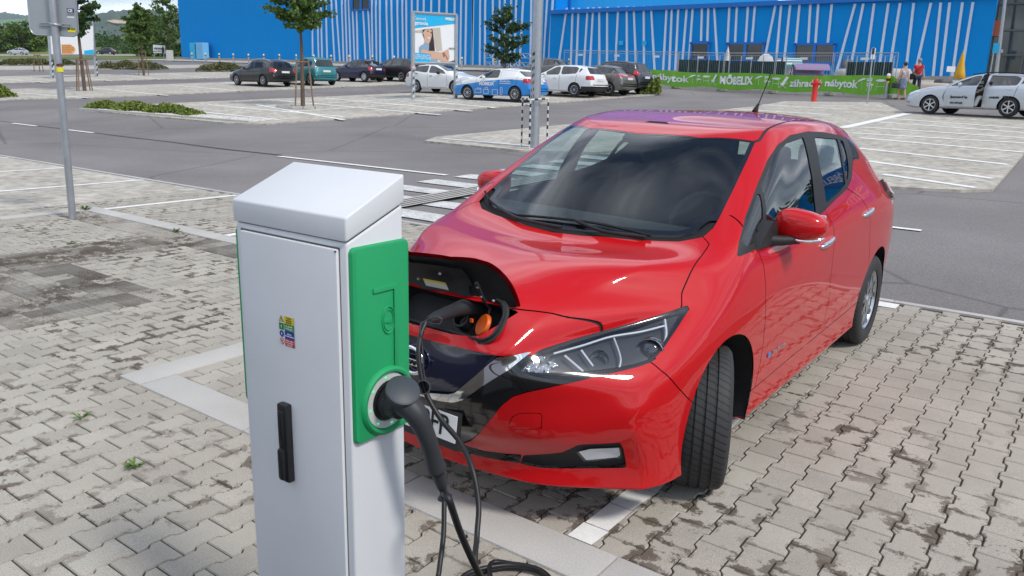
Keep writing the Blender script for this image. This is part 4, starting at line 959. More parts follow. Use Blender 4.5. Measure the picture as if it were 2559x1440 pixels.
# ---- headlamps
def hl_point(s_, z_):  # skin point of the headlamp at (along, height)
    q = np.stack([sk.V[np.unique(lamp_all)][:, :2]@HA, sk.V[np.unique(lamp_all)][:, 2]], 1); i = np.unique(lamp_all)[((q-[s_, z_])**2).sum(1).argmin()]
    return sk.V[i], sk.N[i]
refl = mat('lamp_reflector', (0.75, 0.76, 0.78), 0.12, 1.0, bump=0.6, bscale=130)
lamp_black = mat('lamp_housing', (0.06, 0.062, 0.066), 0.25)
lamp_glass = mat('projector_glass', (0.02, 0.025, 0.03), 0.03, 0, 1.0)
led_bar = mat('light_guide', (0.8, 0.82, 0.85), 0.2, 0.4, 0.5)
def mirror_obj(o, parent):
    me = o.data.copy(); me.transform(Matrix.Diagonal((-1, 1, 1, 1))); me.flip_normals(); c = bpy.data.objects.new(o.name.split('.')[0], me); return link(c, parent)
def on_lamp(pts, off):
    out = []
    for s_, z_ in pts:
        p, n = hl_point(s_, z_); out.append(p+n*off)
    return out
hp = lambda px, py: None
LAMP = {}
for s in 'LR':
    hl = emit('headlight', lens, clear_lens, side=s, off=0.001); LAMP[s] = hl
    emit('lamp_rim', lamp_rim, gloss_black, hl, s, -.002)
    emit('lamp_housing', lens, lamp_black, hl, s, -.038)
def lamp_items(side):
    sg = 1 if side == 'L' else -1; hl = LAMP[side]
    def fin(mb, name, m, auto=40):
        o = mb.build(name, m, hl, auto=auto)
        if sg < 0: o.data.transform(Matrix.Diagonal((-1, 1, 1, 1))); o.data.flip_normals()
        return put(o)
    # indicator reflector at the inner end: a faceted bright block grid
    for k, (s0, z0) in enumerate([(-.555, .695), (-.52, .703), (-.49, .712), (-.50, .690), (-.465, .70), (-.45, .725), (-.475, .735), (-.53, .718)]):
        p, n = hl_point(s0, z0); mb = MB(); q = Vector(p-n*.026)
        rt = Vector(n).to_track_quat('Z', 'Y').to_matrix() @ Matrix.Rotation(.4*k, 3, 'Z')
        mb.add([q+rt@Vector(c) for c in ((-.017, -.013, 0), (.017, -.013, .0), (.017, .013, 0), (-.017, .013, 0), (0, 0, .010))], [(0, 1, 4), (1, 2, 4), (2, 3, 4), (3, 0, 4)])
        fin(mb, 'indicator_reflector', refl, None)
    # low beam reflector bowl and projector
    for (s0, z0), rad, m_, nme in (((-.245, .725), .036, refl, 'reflector_bowl'), ((-.04, .737), .044, lamp_glass, 'projector_lens')):
        p, n = hl_point(s0, z0); d = Vector((.25, -.95, .05)).normalized(); q = Vector(p)-Vector(n)*.03+d*.0
        M4 = Matrix.Translation(q) @ d.to_track_quat('Z', 'Y').to_matrix().to_4x4()
        if nme == 'reflector_bowl': prof = [(.004, -.02), (rad*.55, -.012), (rad*.85, .004), (rad, .014)]
        else: prof = [(.001, .018), (rad*.45, .016), (rad*.75, .008), (rad*.93, -.004), (rad*.93, -.02), (rad*1.15, -.02), (rad*1.15, -.002), (rad*1.25, -.002), (rad*1.25, -.03)]
        mb = MB(); mb.lathe(prof, 20, M4, True); fin(mb, nme, m_, 50)
        if nme == 'projector_lens':
            mb = MB(); mb.lathe([(rad*1.0, -.01), (rad*1.18, .004), (rad*1.22, .0), (rad*1.22, -.02)], 20, M4, True); fin(mb, 'projector_ring', satin_silver)
    # light guides
    for pts, rr in (([(-.43, .738), (-.30, .752), (-.17, .768), (-.04, .785), (.06, .800)], .0045), ([(.085, .812), (.05, .772), (.01, .728)], .006), ([(-.39, .735), (-.37, .71), (-.345, .684)], .005), ([(-.315, .742), (-.30, .705)], .004), ([(-.165, .765), (-.18, .72), (-.21, .69)], .004)):
        mb = MB(); mb.tube(spline(on_lamp(pts, -.014), 6), rr, 6); fin(mb, 'light_guide', led_bar)
for s in 'LR': lamp_items(s)
# ---- fog lamps
for s in 'LR':
    sg = 1 if s == 'L' else -1
    fh = emit('fog_lamp_housing', fog_t, black_plastic, side=s, off=-.018)
    emit('housing_edge', fog_t[:0], black_plastic, fh, s)
    ff = X2('fog', 0, 2)
    u = np.unique(fog_t)
    def at(xz): i = u[((sk.V[u][:, [0, 2]]-xz)**2).sum(1).argmin()]; return sk.V[i], sk.N[i]
    mb = MB(); pts = [at(p) for p in ff]; k = len(pts)
    F_ = [p-n*.006 for p, n in pts]; B_ = [p-n*.022 for p, n in pts]
    mb.add(F_+B_, [tuple(range(k))]+[(i, (i+1) % k, k+(i+1) % k, k+i) for i in range(k)])
    o = mb.build('fog_lamp', clear_lens, fh); 
    mb = MB(); c = np.mean([p for p, n in pts], 0); B2 = [c+(p-c)*.90-n*.011 for p, n in pts]
    mb.add(B2+[c-pts[0][1]*.0165], [(i, (i+1) % k, k) for i in range(k)])
    o2 = mb.build('fog_reflector', mat('fog_chrome', (.80, .81, .82), .35, .15), fh)
    for oo in (o, o2):
        if sg < 0: oo.data.transform(Matrix.Diagonal((-1, 1, 1, 1))); oo.data.flip_normals()
        put(oo)
# ---- charging flap, raised on its hinge
hx = np.array([p[0] for p in LC['hinge']]); hy = np.array([p[1] for p in LC['hinge']]); hz = np.array([p[2] for p in LC['hinge']])
def flap_fn(ang, sc):
    def fn(Vv, Nn):
        y0 = np.interp(Vv[:, 0], [0, .18, .285, .352, .38], [-.876, -.858, -.821, -.782, -.765]); z0 = np.interp(Vv[:, 0], [0, .18, .285, .352, .38], [.904, .905, .896, .881, .873])
        c, s_ = math.cos(ang), math.sin(ang); dy_, dz_ = Vv[:, 1]-y0, Vv[:, 2]-z0
        W = np.stack([Vv[:, 0], y0+.012+sc*(c*dy_-s_*dz_), z0+.010+sc*(s_*dy_+c*dz_)], 1)
        return W, np.stack([Nn[:, 0], c*Nn[:, 1]-s_*Nn[:, 2], s_*Nn[:, 1]+c*Nn[:, 2]], 1)
    return fn
FA = R(-118)
fl = emit('charging_flap', flap, red, fn=flap_fn(FA, 1.30))
emit('flap_lining', flap, matte_black, fl, off=-.010, flip=True, fn=lambda a, b: flap_fn(FA, 1.28)(a, b))
ub = flap[np.all(np.abs(sk.V[flap][:, :, 0]) < .22, 1)]
emit('flap_inner_panel', ub, black_plastic, fl, off=-.016, flip=True, fn=lambda a, b: flap_fn(FA, 1.05)(a, b))
def flap_pt(x, t, lift=.03):
    """point on the underside of the raised flap: x across, t from hinge 0 to tip 1"""
    y0 = np.interp(abs(x), [0, .18, .285, .352], [-.876, -.858, -.821, -.782]); z0 = np.interp(abs(x), [0, .18, .285, .352], [.904, .905, .896, .881])
    d = np.array([-.075, -.122])*t; c, s_ = math.cos(FA), math.sin(FA)
    n_ = np.array([-.85, .5]); p = np.array([c*d[0]-s_*d[1], s_*d[0]+c*d[1]])*1.3
    nn = np.array([c*n_[0]-s_*n_[1], s_*n_[0]+c*n_[1]])
    return Vector((x, y0+.012+p[0]-nn[0]*lift, z0+.010+p[1]-nn[1]*lift))
mb = MB(); a_, b_, c_, d_ = flap_pt(.03, .42), flap_pt(.135, .42), flap_pt(.135, .22), flap_pt(.03, .22); mb.add([a_, b_, c_, d_], [(0, 1, 2, 3)])
put(mb.build('warning_label', mat('label_white', (.55, .55, .52), .5, noise=.2, nscale=260), fl))
mb = MB(); mb.add([flap_pt(.03, .42, .0305), flap_pt(.135, .42, .0305), flap_pt(.135, .36, .0305), flap_pt(.03, .36, .0305)], [(0, 1, 2, 3)])
put(mb.build('warning_label_band', mat('label_yellow', (.62, .5, .02), .5), fl))
for x in (-.26, .26):
    mb = MB(); mb.tube([(x, -.82, .80), (x, -.80, .87), flap_pt(x, .10, .02), flap_pt(x, .55, .022)], .008, 6); put(mb.build('flap_hinge', black_plastic, fl, auto=40))
for x, t in ((.26, .45), (.26, .2), (.30, .15), (.0, .35), (-.06, .75), (.12, .62)):
    mb = MB(); p = flap_pt(x, t, .022); mb.lathe([(.006, 0), (.006, .006), (.002, .008)], 8, Matrix.Translation(p) @ Vector((0, -.8, -.6)).to_track_quat('Z', 'Y').to_matrix().to_4x4()); put(mb.build('flap_bolt', satin_silver, fl))
mb = MB(); mb.tube(spline([flap_pt(-.07, .75, .028), flap_pt(-.10, .70, .034), flap_pt(-.09, .55, .036), flap_pt(-.05, .52, .030)], 5), .004, 6); put(mb.build('flap_latch', satin_silver, fl, auto=60))
# charging bay: tub, rim, two sockets
bay = empty('charging_bay'); bay.parent = car
def rr(cx, cz, w_, h_, rad, n=6):
    out = []
    for k, (sx, sz) in enumerate(((1, 1), (-1, 1), (-1, -1), (1, -1))):
        for i in range(n+1):
            q = math.pi/2*(k+i/n); out.append((cx+sx*(w_/2-rad)+rad*math.cos(q), cz+sz*(h_/2-rad)+rad*math.sin(q)))
    return out
bo = np.array([.045, -.866, .838]); bu = np.array([1, 0, 0]); bv_ = np.array([0, .62, .785]); bn = np.array([0, -.785, .62])
def bayp(u_, v_, n_): return bo+bu*u_+bv_*v_+bn*n_
mb = MB(); prof = [(.62, .19, .075, -.005), (.60, .175, .07, .0), (.56, .155, .065, -.01), (.52, .135, .06, -.10)]
rings = [[bayp(a, b, n_) for a, b in rr(0.02, 0.01, w_, h_, rad)] for w_, h_, rad, n_ in prof]; k = len(rings[0])
for i in range(3): mb.add(rings[i]+rings[i+1], [(j, (j+1) % k, k+(j+1) % k, k+j) for j in range(k)])
mb.add(rings[3], [tuple(range(k))]); put(mb.build('socket_tub', black_plastic, bay, auto=40))
mb = MB(); mb.tube([bayp(a, b, .004) for a, b in rr(.02, .01, .59, .168, .068)]+[bayp(*rr(.02, .01, .59, .168, .068)[0], .004)], .006, 6); put(mb.build('tub_seal', rubber, bay, auto=60))
mb = MB(); mb.add([(-.36, -.88, .72), (.36, -.88, .72), (.36, -.62, .72), (-.36, -.62, .72), (-.36, -.74, .84), (.36, -.74, .84), (.36, -.62, .90), (-.36, -.62, .90)], [(0, 1, 2, 3), (3, 2, 6, 7), (0, 3, 7, 4), (1, 5, 6, 2)]); put(mb.build('nose_cavity', matte_black, bay))
orange = mat('orange_cap', (.75, .12, .01), .4)
oc = Vector(bayp(.215, -.005, -.035)); od = Vector((-.45, -.75, .45)).normalized()
mb = MB(); mb.lathe([(.001, .008), (.040, .007), (.044, .002), (.044, -.008)], 28, Matrix.Translation(oc) @ od.to_track_quat('Z', 'Y').to_matrix().to_4x4(), True); put(mb.build('socket_cap', orange, bay, auto=40))
mb = MB(); mb.box(oc+Vector((-.047, -.01, .01)), (.012, .008, .014)); put(mb.build('cap_hinge', orange, bay))
for u_ in (.10,):
    mb = MB(); mb.lathe([(.036, -.09), (.036, -.04), (.028, -.04), (.026, -.08)], 24, Matrix.Translation(Vector(bayp(u_, 0, 0))) @ Vector(bn).to_track_quat('Z', 'Y').to_matrix().to_4x4(), True); put(mb.build('charge_socket', black_plastic, bay, auto=40))
# ---- emblem, number plate
em = empty('emblem'); em.parent = car
MX = Matrix.Rotation(R(90-4), 4, 'X')
mb = MB(); n = 40; ring = []
for i in range(n+1): q = 2*math.pi*i/n; ring.append((.022+.060*math.cos(q), -.978+.006*abs(math.sin(q)), .648+.052*math.sin(q)))
mb.tube(ring, .0085, 8, False); put(mb.build('ring', chrome, em, auto=60))
mb = MB(); mb.box((.022, -.986, .648), (.150, .010, .026), bev=.003); put(mb.build('bar', chrome, em, auto=30))
put(text_obj('lettering', 'NISSAN', .026, matte_black, em, (.022, -.9925, .648), Matrix.Rotation(R(90), 3, 'X'), .0006, ext=.0008, sx=1.25))
pl = empty('number_plate'); pl.parent = car
PT = Matrix.Rotation(R(90-6), 3, 'X')
def plate(w_, h_, y_, z_, m_, name, th=.004):
    mb = MB(); mb.box((-.02, y_, z_), (w_, th, h_), rot=Matrix.Rotation(R(-6), 3, 'X'), bev=.0015); return put(mb.build(name, m_, pl))
plate(.535, .150, -.945, .404, black_plastic, 'plate_holder', .016)
plate(.515, .108, -.9535, .414, mat('plate_white', (.72, .72, .70), .35, noise=.06, nscale=40), 'plate')
put(text_obj('registration', '28FP', .118, matte_black, pl, (.104, -.9575, .414), PT, .0006, ext=.001, sx=.82))
put(text_obj('dealer_lettering', 'www.pointza.sk', .020, mat('plate_print', (.6, .6, .6), .5), pl, (.12, -.9545, .345), PT, .0002, ext=.0008))
# ---- wheels
def make_wheel(name, parent):
    w_ = empty(name); w_.parent = parent
    Rr, hw = .316, .112
    prof = [(.205, -hw+.012), (.225, -hw+.004), (.262, -hw), (.29, -hw+.006), (.305, -hw+.018), (.3115, -hw+.030)]
    xs = np.linspace(-hw+.030, hw-.030, 1)
    for g in (-.042, 0.0, .042):
        prof += [(.3155, g-.0065), (.308, g-.005), (.308, g+.005), (.3155, g+.0065)] if g else [(.316, g-.006), (.308, g-.0045), (.308, g+.0045), (.316, g+.006)]
    prof += [(.3115, hw-.030), (.305, hw-.018), (.29, hw-.006), (.262, hw), (.225, hw-.004), (.205, hw-.012)]
    mb = MB(); mb.lathe(prof, 72, Matrix.Rotation(R(90), 4, 'Y'), True); mb.build('tyre', tyre_mat, w_, auto=35)
    ty = w_.children[0]
    mb = MB()   # tread sipes: thin dark blocks cut as ridgelets between grooves
    mb.lathe([(.205, -.085), (.195, -.07), (.178, -.03), (.178, .055), (.196, .07), (.205, .088), (.210, .092), (.206, .094), (.197, .088), (.190, .075)], 48, Matrix.Rotation(R(90), 4, 'Y'), True); mb.build('rim', satin_silver, w_, auto=40)
    mb = MB(); mb.lathe([(.001, .052), (.19, .052), (.19, .02), (.06, .0), (.06, -.02)], 36, Matrix.Rotation(R(90), 4, 'Y'), True); mb.build('rim_backing', lamp_black, w_, auto=40)
    machined = mat('machined_alloy', (.62, .63, .65), .22, 1.0)
    for k in range(5):
        for d in (-1, 1):
            a0 = 2*math.pi*k/5+d*.10; a1 = 2*math.pi*k/5+d*.26
            def P(r_, a, x): return (x, r_*math.sin(a), r_*math.cos(a))
            mb = MB(); V8 = [P(.035, a0-.35, .080), P(.035, a0+.35, .080), P(.197, a1+.085, .086), P(.197, a1-.085, .086)]
            V8 += [(v[0]-.022, v[1], v[2]) for v in V8]
            mb.add(V8, [(0, 1, 2, 3), (4, 7, 6, 5), (0, 4, 5, 1), (1, 5, 6, 2), (2, 6, 7, 3), (3, 7, 4, 0)]); mb.build('spoke', machined, w_)
    mb = MB(); mb.lathe([(.001, .092), (.026, .091), (.030, .086), (.045, .080), (.045, .06)], 20, Matrix.Rotation(R(90), 4, 'Y'), True); mb.build('hub_cap', satin_silver, w_, auto=40)
    return w_
tyre_mat = bpy.data.materials.new('tyre_tread'); tyre_mat.use_nodes = True
_t = tyre_mat.node_tree; _b = _t.nodes['Principled BSDF']; _b.inputs['Base Color'].default_value = (.02, .02, .022, 1); _b.inputs['Roughness'].default_value = .68
_tc = _t.nodes.new('ShaderNodeTexCoord'); _sp = _t.nodes.new('ShaderNodeSeparateXYZ'); _t.links.new(_tc.outputs['Object'], _sp.inputs[0])
_at = _t.nodes.new('ShaderNodeMath'); _at.operation = 'ARCTAN2'; _t.links.new(_sp.outputs[1], _at.inputs[0]); _t.links.new(_sp.outputs[2], _at.inputs[1])
_x2 = _t.nodes.new('ShaderNodeMath'); _x2.operation = 'MULTIPLY_ADD'; _t.links.new(_sp.outputs[0], _x2.inputs[0]); _x2.inputs[1].default_value = 1.4; _t.links.new(_at.outputs[0], _x2.inputs[2])
_ml = _t.nodes.new('ShaderNodeMath'); _ml.operation = 'MULTIPLY'; _t.links.new(_x2.outputs[0], _ml.inputs[0]); _ml.inputs[1].default_value = 62/(2*math.pi)
_fr = _t.nodes.new('ShaderNodeMath'); _fr.operation = 'FRACT'; _t.links.new(_ml.outputs[0], _fr.inputs[0])
_lt = _t.nodes.new('ShaderNodeMath'); _lt.operation = 'LESS_THAN'; _t.links.new(_fr.outputs[0], _lt.inputs[0]); _lt.inputs[1].default_value = .2
_len = _t.nodes.new('ShaderNodeVectorMath'); _len.operation = 'LENGTH'; _cm = _t.nodes.new('ShaderNodeCombineXYZ'); _t.links.new(_sp.outputs[1], _cm.inputs[1]); _t.links.new(_sp.outputs[2], _cm.inputs[2]); _t.links.new(_cm.outputs[0], _len.inputs[0])
_gt = _t.nodes.new('ShaderNodeMath'); _gt.operation = 'GREATER_THAN'; _t.links.new(_len.outputs['Value'], _gt.inputs[0]); _gt.inputs[1].default_value = .300
_mm = _t.nodes.new('ShaderNodeMath'); _mm.operation = 'MULTIPLY'; _t.links.new(_lt.outputs[0], _mm.inputs[0]); _t.links.new(_gt.outputs[0], _mm.inputs[1])
_iv = _t.nodes.new('ShaderNodeMath'); _iv.operation = 'SUBTRACT'; _iv.inputs[0].default_value = 1; _t.links.new(_mm.outputs[0], _iv.inputs[1])
_bp = _t.nodes.new('ShaderNodeBump'); _bp.inputs['Strength'].default_value = 1.0; _bp.inputs['Distance'].default_value = .006; _t.links.new(_iv.outputs[0], _bp.inputs['Height']); _t.links.new(_bp.outputs[0], _b.inputs['Normal'])
_mxc = _t.nodes.new('ShaderNodeMixRGB'); _t.links.new(_mm.outputs[0], _mxc.inputs[0]); _mxc.inputs[1].default_value = (.028, .028, .03, 1); _mxc.inputs[2].default_value = (.006, .006, .006, 1); _t.links.new(_mxc.outputs[0], _b.inputs['Base Color'])
wl = make_wheel('wheel', car); wl.location = (.808, .045-1.3, .316); wl.rotation_euler = (0, 0, R(24))
def dup_wheel(x, y, rz, flip):
    c = copy_tree(wl, car); c.location = (x, y-1.3, .316+(.033*(.785-x)/1.57 if False else 0)); c.rotation_euler = (0, 0, rz+(math.pi if flip else 0)); return c
dup_wheel(.790, 2.70, 0, False); dup_wheel(-.785, .045, R(24), True); dup_wheel(-.79, 2.70, 0, True)
for cy in (.055, 2.70):
    for sg in (1, -1):
        mb = MB(); n = 24; Vv = []; 
        for i in range(n+1):
            q = -.35+(math.pi+.7)*i/n
            for x in (.872, .50): Vv.append((sg*x, cy+.385*math.cos(q), .318+.385*math.sin(q)))
        mb.add(Vv, [(2*i, 2*i+1, 2*i+3, 2*i+2) for i in range(n)]); 
        mb.add([(sg*.50, cy-.40, .15), (sg*.50, cy+.40, .15), (sg*.50, cy+.40, .72), (sg*.50, cy-.40, .72)], [(0, 1, 2, 3)])
        put(mb.build('wheel_arch_liner', matte_black, car, auto=50))
mb = MB(); mb.box((0, 1.42, .25), (1.42, 3.6, .10)); put(mb.build('underbody', matte_black, car))
# ---- mirrors
def ellipsoid(c, r_, n=2.4, seg=24, rings=14, fn=None):
    Vv = []; F = []
    sp = lambda v, e: math.copysign(abs(v)**e, v)
    e = 2/n
    for i in range(rings+1):
        a = -math.pi/2+math.pi*i/rings
        for j in range(seg):
            b = 2*math.pi*j/seg; p = Vector((sp(math.cos(a), e)*sp(math.cos(b), e)*r_[0], sp(math.cos(a), e)*sp(math.sin(b), e)*r_[1], sp(math.sin(a), e)*r_[2]))
            if fn: p = fn(p)
            Vv.append(Vector(c)+p)
    for i in range(rings):
        for j in range(seg): F.append((i*seg+j, i*seg+(j+1) % seg, (i+1)*seg+(j+1) % seg, (i+1)*seg+j))
    return Vv, F
for sg in (1, -1):
    mr = empty('door_mirror'); mr.parent = car
    def fin(mb, name, m_, auto=60):
        o = mb.build(name, m_, mr, auto=auto)
        if sg < 0: o.data.transform(Matrix.Diagonal((-1, 1, 1, 1))); o.data.flip_normals()
        return put(o)
    def warp(p): 
        k = 1+.18*max(-1, min(1, p.x/.11)); return Vector((p.x, p.y+.35*p.x*.3-(.02 if p.x < -.05 else 0)*0, p.z*(1.05-.25*(p.x/.105)*.8)))
    mb = MB(); mb.add(*ellipsoid((.922, .72, 1.095), (.116, .075, .070), 2.7, 28, 16, warp)); fin(mb, 'mirror_shell', red)
    mb = MB(); mb.box((.93, .79, 1.097), (.165, .012, .095), bev=.005); fin(mb, 'mirror_glass', chrome, 30)
    mb = MB(); mb.tube(spline([(.88, .665, 1.035), (.95, .66, 1.030), (1.01, .675, 1.038), (1.036, .71, 1.05)], 5), [.004]+[.007]*14+[.004], 6); fin(mb, 'indicator_strip', chrome)
    mb = MB(); mb.prism([(.41, 1.012), (.45, 1.06), (.55, 1.125), (.60, 1.115), (.64, 1.04), (.72, 1.008)], ((0, 0, 0), (0, 1, 0), (0, 0, 1), (1, 0, 0)), .79, .845)
    fin(mb, 'mirror_base', black_plastic, 30)
    mb = MB(); mb.tube([(.82, .56, 1.03), (.87, .63, 1.025), (.93, .69, 1.03)], [.028, .024, .020], 10); fin(mb, 'mirror_arm', black_plastic)
# ---- door handles, badge, antenna, wipers
for sg in (1, -1):
    for y0, z0 in ((1.36, .918), (2.21, .990)):
        i = ((sk.V-np.array([.885, y0, z0]))**2).sum(1).argmin(); x0 = sk.V[i][0]
        mb = MB(); mb.add(*ellipsoid((x0+.014, y0, z0), (.016, .115, .0145), 3, 20, 10, lambda p: Vector((p.x-.9*(p.y**2), p.y, p.z+.10*p.y))))
        o = mb.build('door_handle', chrome, DOORS['front_door' if y0 < 2 else 'rear_door', 'L' if sg > 0 else 'R'], auto=60)
        if sg < 0: o.data.transform(Matrix.Diagonal((-1, 1, 1, 1))); o.data.flip_normals()
        put(o)
o = text_obj('door_badge', 'Zero Emission', .034, chrome, car, (.8915, .735, .470), Matrix(((0, 0, 1), (1, 0, 0), (0, 1, 0))), .0004, ext=.0015, shear=.2); put(o)
mb = MB(); mb.box((.889, .60, .470), (.006, .035, .022), bev=.002); put(mb.build('badge_dot', mat('badge_blue', (.05, .2, .5), .3), car))
an = empty('antenna'); an.parent = car
mb = MB(); mb.tube(spline([(0, 2.46, 1.545), (0, 2.49, 1.58), (0, 2.515, 1.60)], 4), [.022, .02, .018, .015, .012, .011, .010, .009, .008], 10); put(mb.build('antenna_base', matte_black, an, auto=60))
mb = MB(); mb.tube([(0, 2.51, 1.595), (0, 2.60, 1.70), (0, 2.70, 1.83)], [.0045, .004, .0035], 6); put(mb.build('antenna_mast', matte_black, an, auto=60))
sv = sk.V[np.unique(screen_all)]; sn = sk.N[np.unique(screen_all)]
def on_screen(x, y, off):
    i = ((sv[:, 0]-abs(x))**2+(sv[:, 1]-y)**2).argmin(); p = sv[i]+sn[i]*off; return Vector((math.copysign(p[0], x) if abs(x) > 1e-6 else 0, p[1], p[2]))
for pts, arm in (([(-.66, .31), (-.56, .235), (-.42, .15), (-.27, .075)], [(.04, .02), (-.13, .025), (-.26, .06), (-.45, .17)]), ([(-.28, .095), (-.01, .085), (.20, .102), (.43, .135)], [(.42, .11), (.30, .07), (.20, .065), (.07, .085)])):
    wp = empty('wiper'); wp.parent = car
    mb = MB(); mb.tube(spline([on_screen(x, y, .014) for x, y in pts], 6), .0065, 6); put(mb.build('wiper_blade', matte_black, wp, auto=60))
    mb = MB(); mb.tube(spline([on_screen(x, y, .018) for x, y in arm], 6), .0085, 6); put(mb.build('wiper_arm', black_plastic, wp, auto=60))
# ---- tail lamps
tail_red = mat('tail_red', (.35, .01, .012), .08, 0, 1.0)
for sg in (1, -1):
    tl = empty('tail_light'); tl.parent = car
    def sp_(y_, z_):
        m_ = sk.V[:, 0] > .5; i = np.where(m_)[0][((sk.V[m_][:, 1]-y_)**2+(sk.V[m_][:, 2]-z_)**2).argmin()]; return sk.V[i], sk.N[i]
    def strip(poly, o1, o2_):
        P_ = [sp_(*q) for q in poly]; k = len(P_)
        return [p+n*o1 for p, n in P_]+[p+n*o2_ for p, n in P_], [tuple(range(k))]+[(i, (i+1) % k, k+(i+1) % k, k+i) for i in range(k)]
    mb = MB(); mb.add(*strip([(2.86, 1.05), (2.95, 1.115), (3.12, 1.085), (3.28, 1.05), (3.32, 1.0), (3.18, .965), (3.0, 1.0)], .024, -.03)); o = mb.build('lamp_body', gloss_black, tl)
    mb = MB(); mb.add(*strip([(2.90, 1.045), (2.97, 1.09), (3.12, 1.065), (3.12, 1.0), (3.0, 1.015)], .028, .01)); o2 = mb.build('lamp_lens', tail_red, tl)
    for oo in (o, o2):
        if sg < 0: oo.data.transform(Matrix.Diagonal((-1, 1, 1, 1))); oo.data.flip_normals()
        put(oo)
# ---- cabin
mb = MB(); prof = [(.10, .80), (.12, 1.0), (.30, 1.045), (.55, 1.035), (.72, 1.0), (.78, .93), (.74, .70), (.70, .5), (.12, .5)]
mb.prism(prof, ((0, 0, 0), (0, 1, 0), (0, 0, 1), (1, 0, 0)), -.70, .70); put(mb.build('dashboard', trim_grey, car, auto=50))
mb = MB(); mb.box((0, 1.6, .40), (1.45, 2.6, .05)); put(mb.build('cabin_floor', matte_black, car))
mb = MB(); n = 32; mb.tube([(.37+.185*math.cos(2*math.pi*i/n), .86+.07*math.sin(2*math.pi*i/n), .99+.17*math.sin(2*math.pi*i/n)) for i in range(n+1)], .016, 8, False); mb.tube([(.37, .86, .99), (.37, .70, .94)], .05, 10); put(mb.build('steering_wheel', matte_black, car, auto=60))
def seat(x):
    st = empty('seat'); st.parent = car
    for c, d, nm, rx in (((x, 1.32, .60), (.48, .50, .16), 'cushion', 0), ((x, 1.66, .90), (.47, .13, .60), 'backrest', -16), ((x, 1.79, 1.285), (.25, .09, .19), 'headrest', -8)):
        mb = MB(); mb.box(c, d, rot=Matrix.Rotation(R(rx), 3, 'X'), bev=.05); put(mb.build(nm, seat_cloth, st, auto=60))
seat(.37); seat(-.37)
rs = empty('rear_bench'); rs.parent = car
for c, d, nm, rx in (((0, 2.35, .60), (1.25, .5, .18), 'cushion', 0), ((0, 2.66, .93), (1.25, .14, .60), 'backrest', -14), ((.37, 2.75, 1.27), (.24, .09, .14), 'headrest', -8), ((-.37, 2.75, 1.27), (.24, .09, .14), 'headrest', -8)):
    mb = MB(); mb.box(c, d, rot=Matrix.Rotation(R(rx), 3, 'X'), bev=.04); put(mb.build(nm, seat_cloth, rs, auto=60))
ip = empty('inside_mirror'); ip.parent = car
mb = MB(); mb.add(*ellipsoid((0, .93, 1.37), (.13, .02, .035), 3, 20, 8)); put(mb.build('mirror_head', matte_black, ip, auto=60))
mb = MB(); mb.prism([(-.10, .78), (.10, .78), (.13, .93), (.05, .99), (-.05, .99), (-.13, .93)], ((0, 0, 1.405-.78*.42+.005), (1, 0, 0), (0, 1, .42), (0, 0, 1)), -.012, .012); put(mb.build('sensor_cover', matte_black, ip))
# ================================================================ charging post
CX0, CX1, CY0, CY1 = .320, .730, -1.899, -1.722
white_m = mat('post_white', (.64, .65, .67), .42, noise=.035, nscale=3.5, bump=.04, bscale=500)
green_m = mat('post_green', (.012, .33, .115), .5, bump=.25, bscale=1400)
seam_m = mat('post_seam', (.10, .10, .10), .8)
post = empty('charging_post', ((CX0+CX1)/2, (CY0+CY1)/2, 0), 0, 'tall white electric car charging post with green side plates and a plugged-in cable', 'charging post')
PO = Vector(post.location)
def ploc(o): o.data.transform(Matrix.Translation(-PO)); return o
def rbox(x0, x1, y0, y1, ztop, z0=0.0, bev=.006):
    """upright box with a top that slopes: ztop(y)"""
    bm = bmesh.new(); bmesh.ops.create_cube(bm, size=1)
    for v in bm.verts:
        x = x0 if v.co.x < 0 else x1; y = y0 if v.co.y < 0 else y1; v.co = Vector((x, y, ztop(y) if v.co.z > 0 else (z0(y) if callable(z0) else z0)))
    bmesh.ops.bevel(bm, geom=bm.edges[:], offset=bev, segments=3, profile=.5, affect='EDGES'); bm.verts.index_update()
    V_ = [tuple(v.co) for v in bm.verts]; F_ = [[v.index for v in f.verts] for f in bm.faces]; bm.free(); return V_, F_
slope = lambda z0, z1: (lambda y: z0+(z1-z0)*(y-CY0)/(CY1-CY0))
mb = MB(); mb.add(*rbox(CX0, CX1, CY0, CY1, slope(1.3475, 1.4175))); ploc(mb.build('cabinet', white_m, post, auto=35))
mb = MB(); mb.add(*rbox(CX0+.004, CX1-.004, CY0+.004, CY1-.004, slope(1.354, 1.424), lambda y: 1.2)); ploc(mb.build('lid_gap', seam_m, post, auto=35))
V_, F_ = rbox(CX0-.004, CX1+.003, CY0-.004, CY1+.004, slope(1.408, 1.488), slope(1.352, 1.422), .005)
V_ = [(max(v[0], CX0-.004+.55*max(0, (v[1]-(CY1-.03)))) if v[1] > CY1-.03 else v[0], v[1], v[2]) for v in V_]
mb = MB(); mb.add(V_, F_); ploc(mb.build('sloping_lid', white_m, post, auto=35))
# door in the front with its shadow gap
mb = MB(); mb.box(((CX0+CX1)/2+.0, CY0-.0005, .70), (CX1-CX0-.046, .003, 1.272)); ploc(mb.build('door_gap', seam_m, post))
door = MB(); door.box(((CX0+CX1)/2+.0015, CY0-.004, .699), (CX1-CX0-.052, .012, 1.266), bev=.004); dr_ = ploc(door.build('door', mat('post_door', (.64, .65, .67), .42, noise=.04, nscale=2.5, bump=.05, bscale=500), post, auto=35))
mb = MB(); mb.box((.703, CY0-.0095, 1.328), (.004, .003, .004)); ploc(mb.build('door_screw', seam_m, dr_))
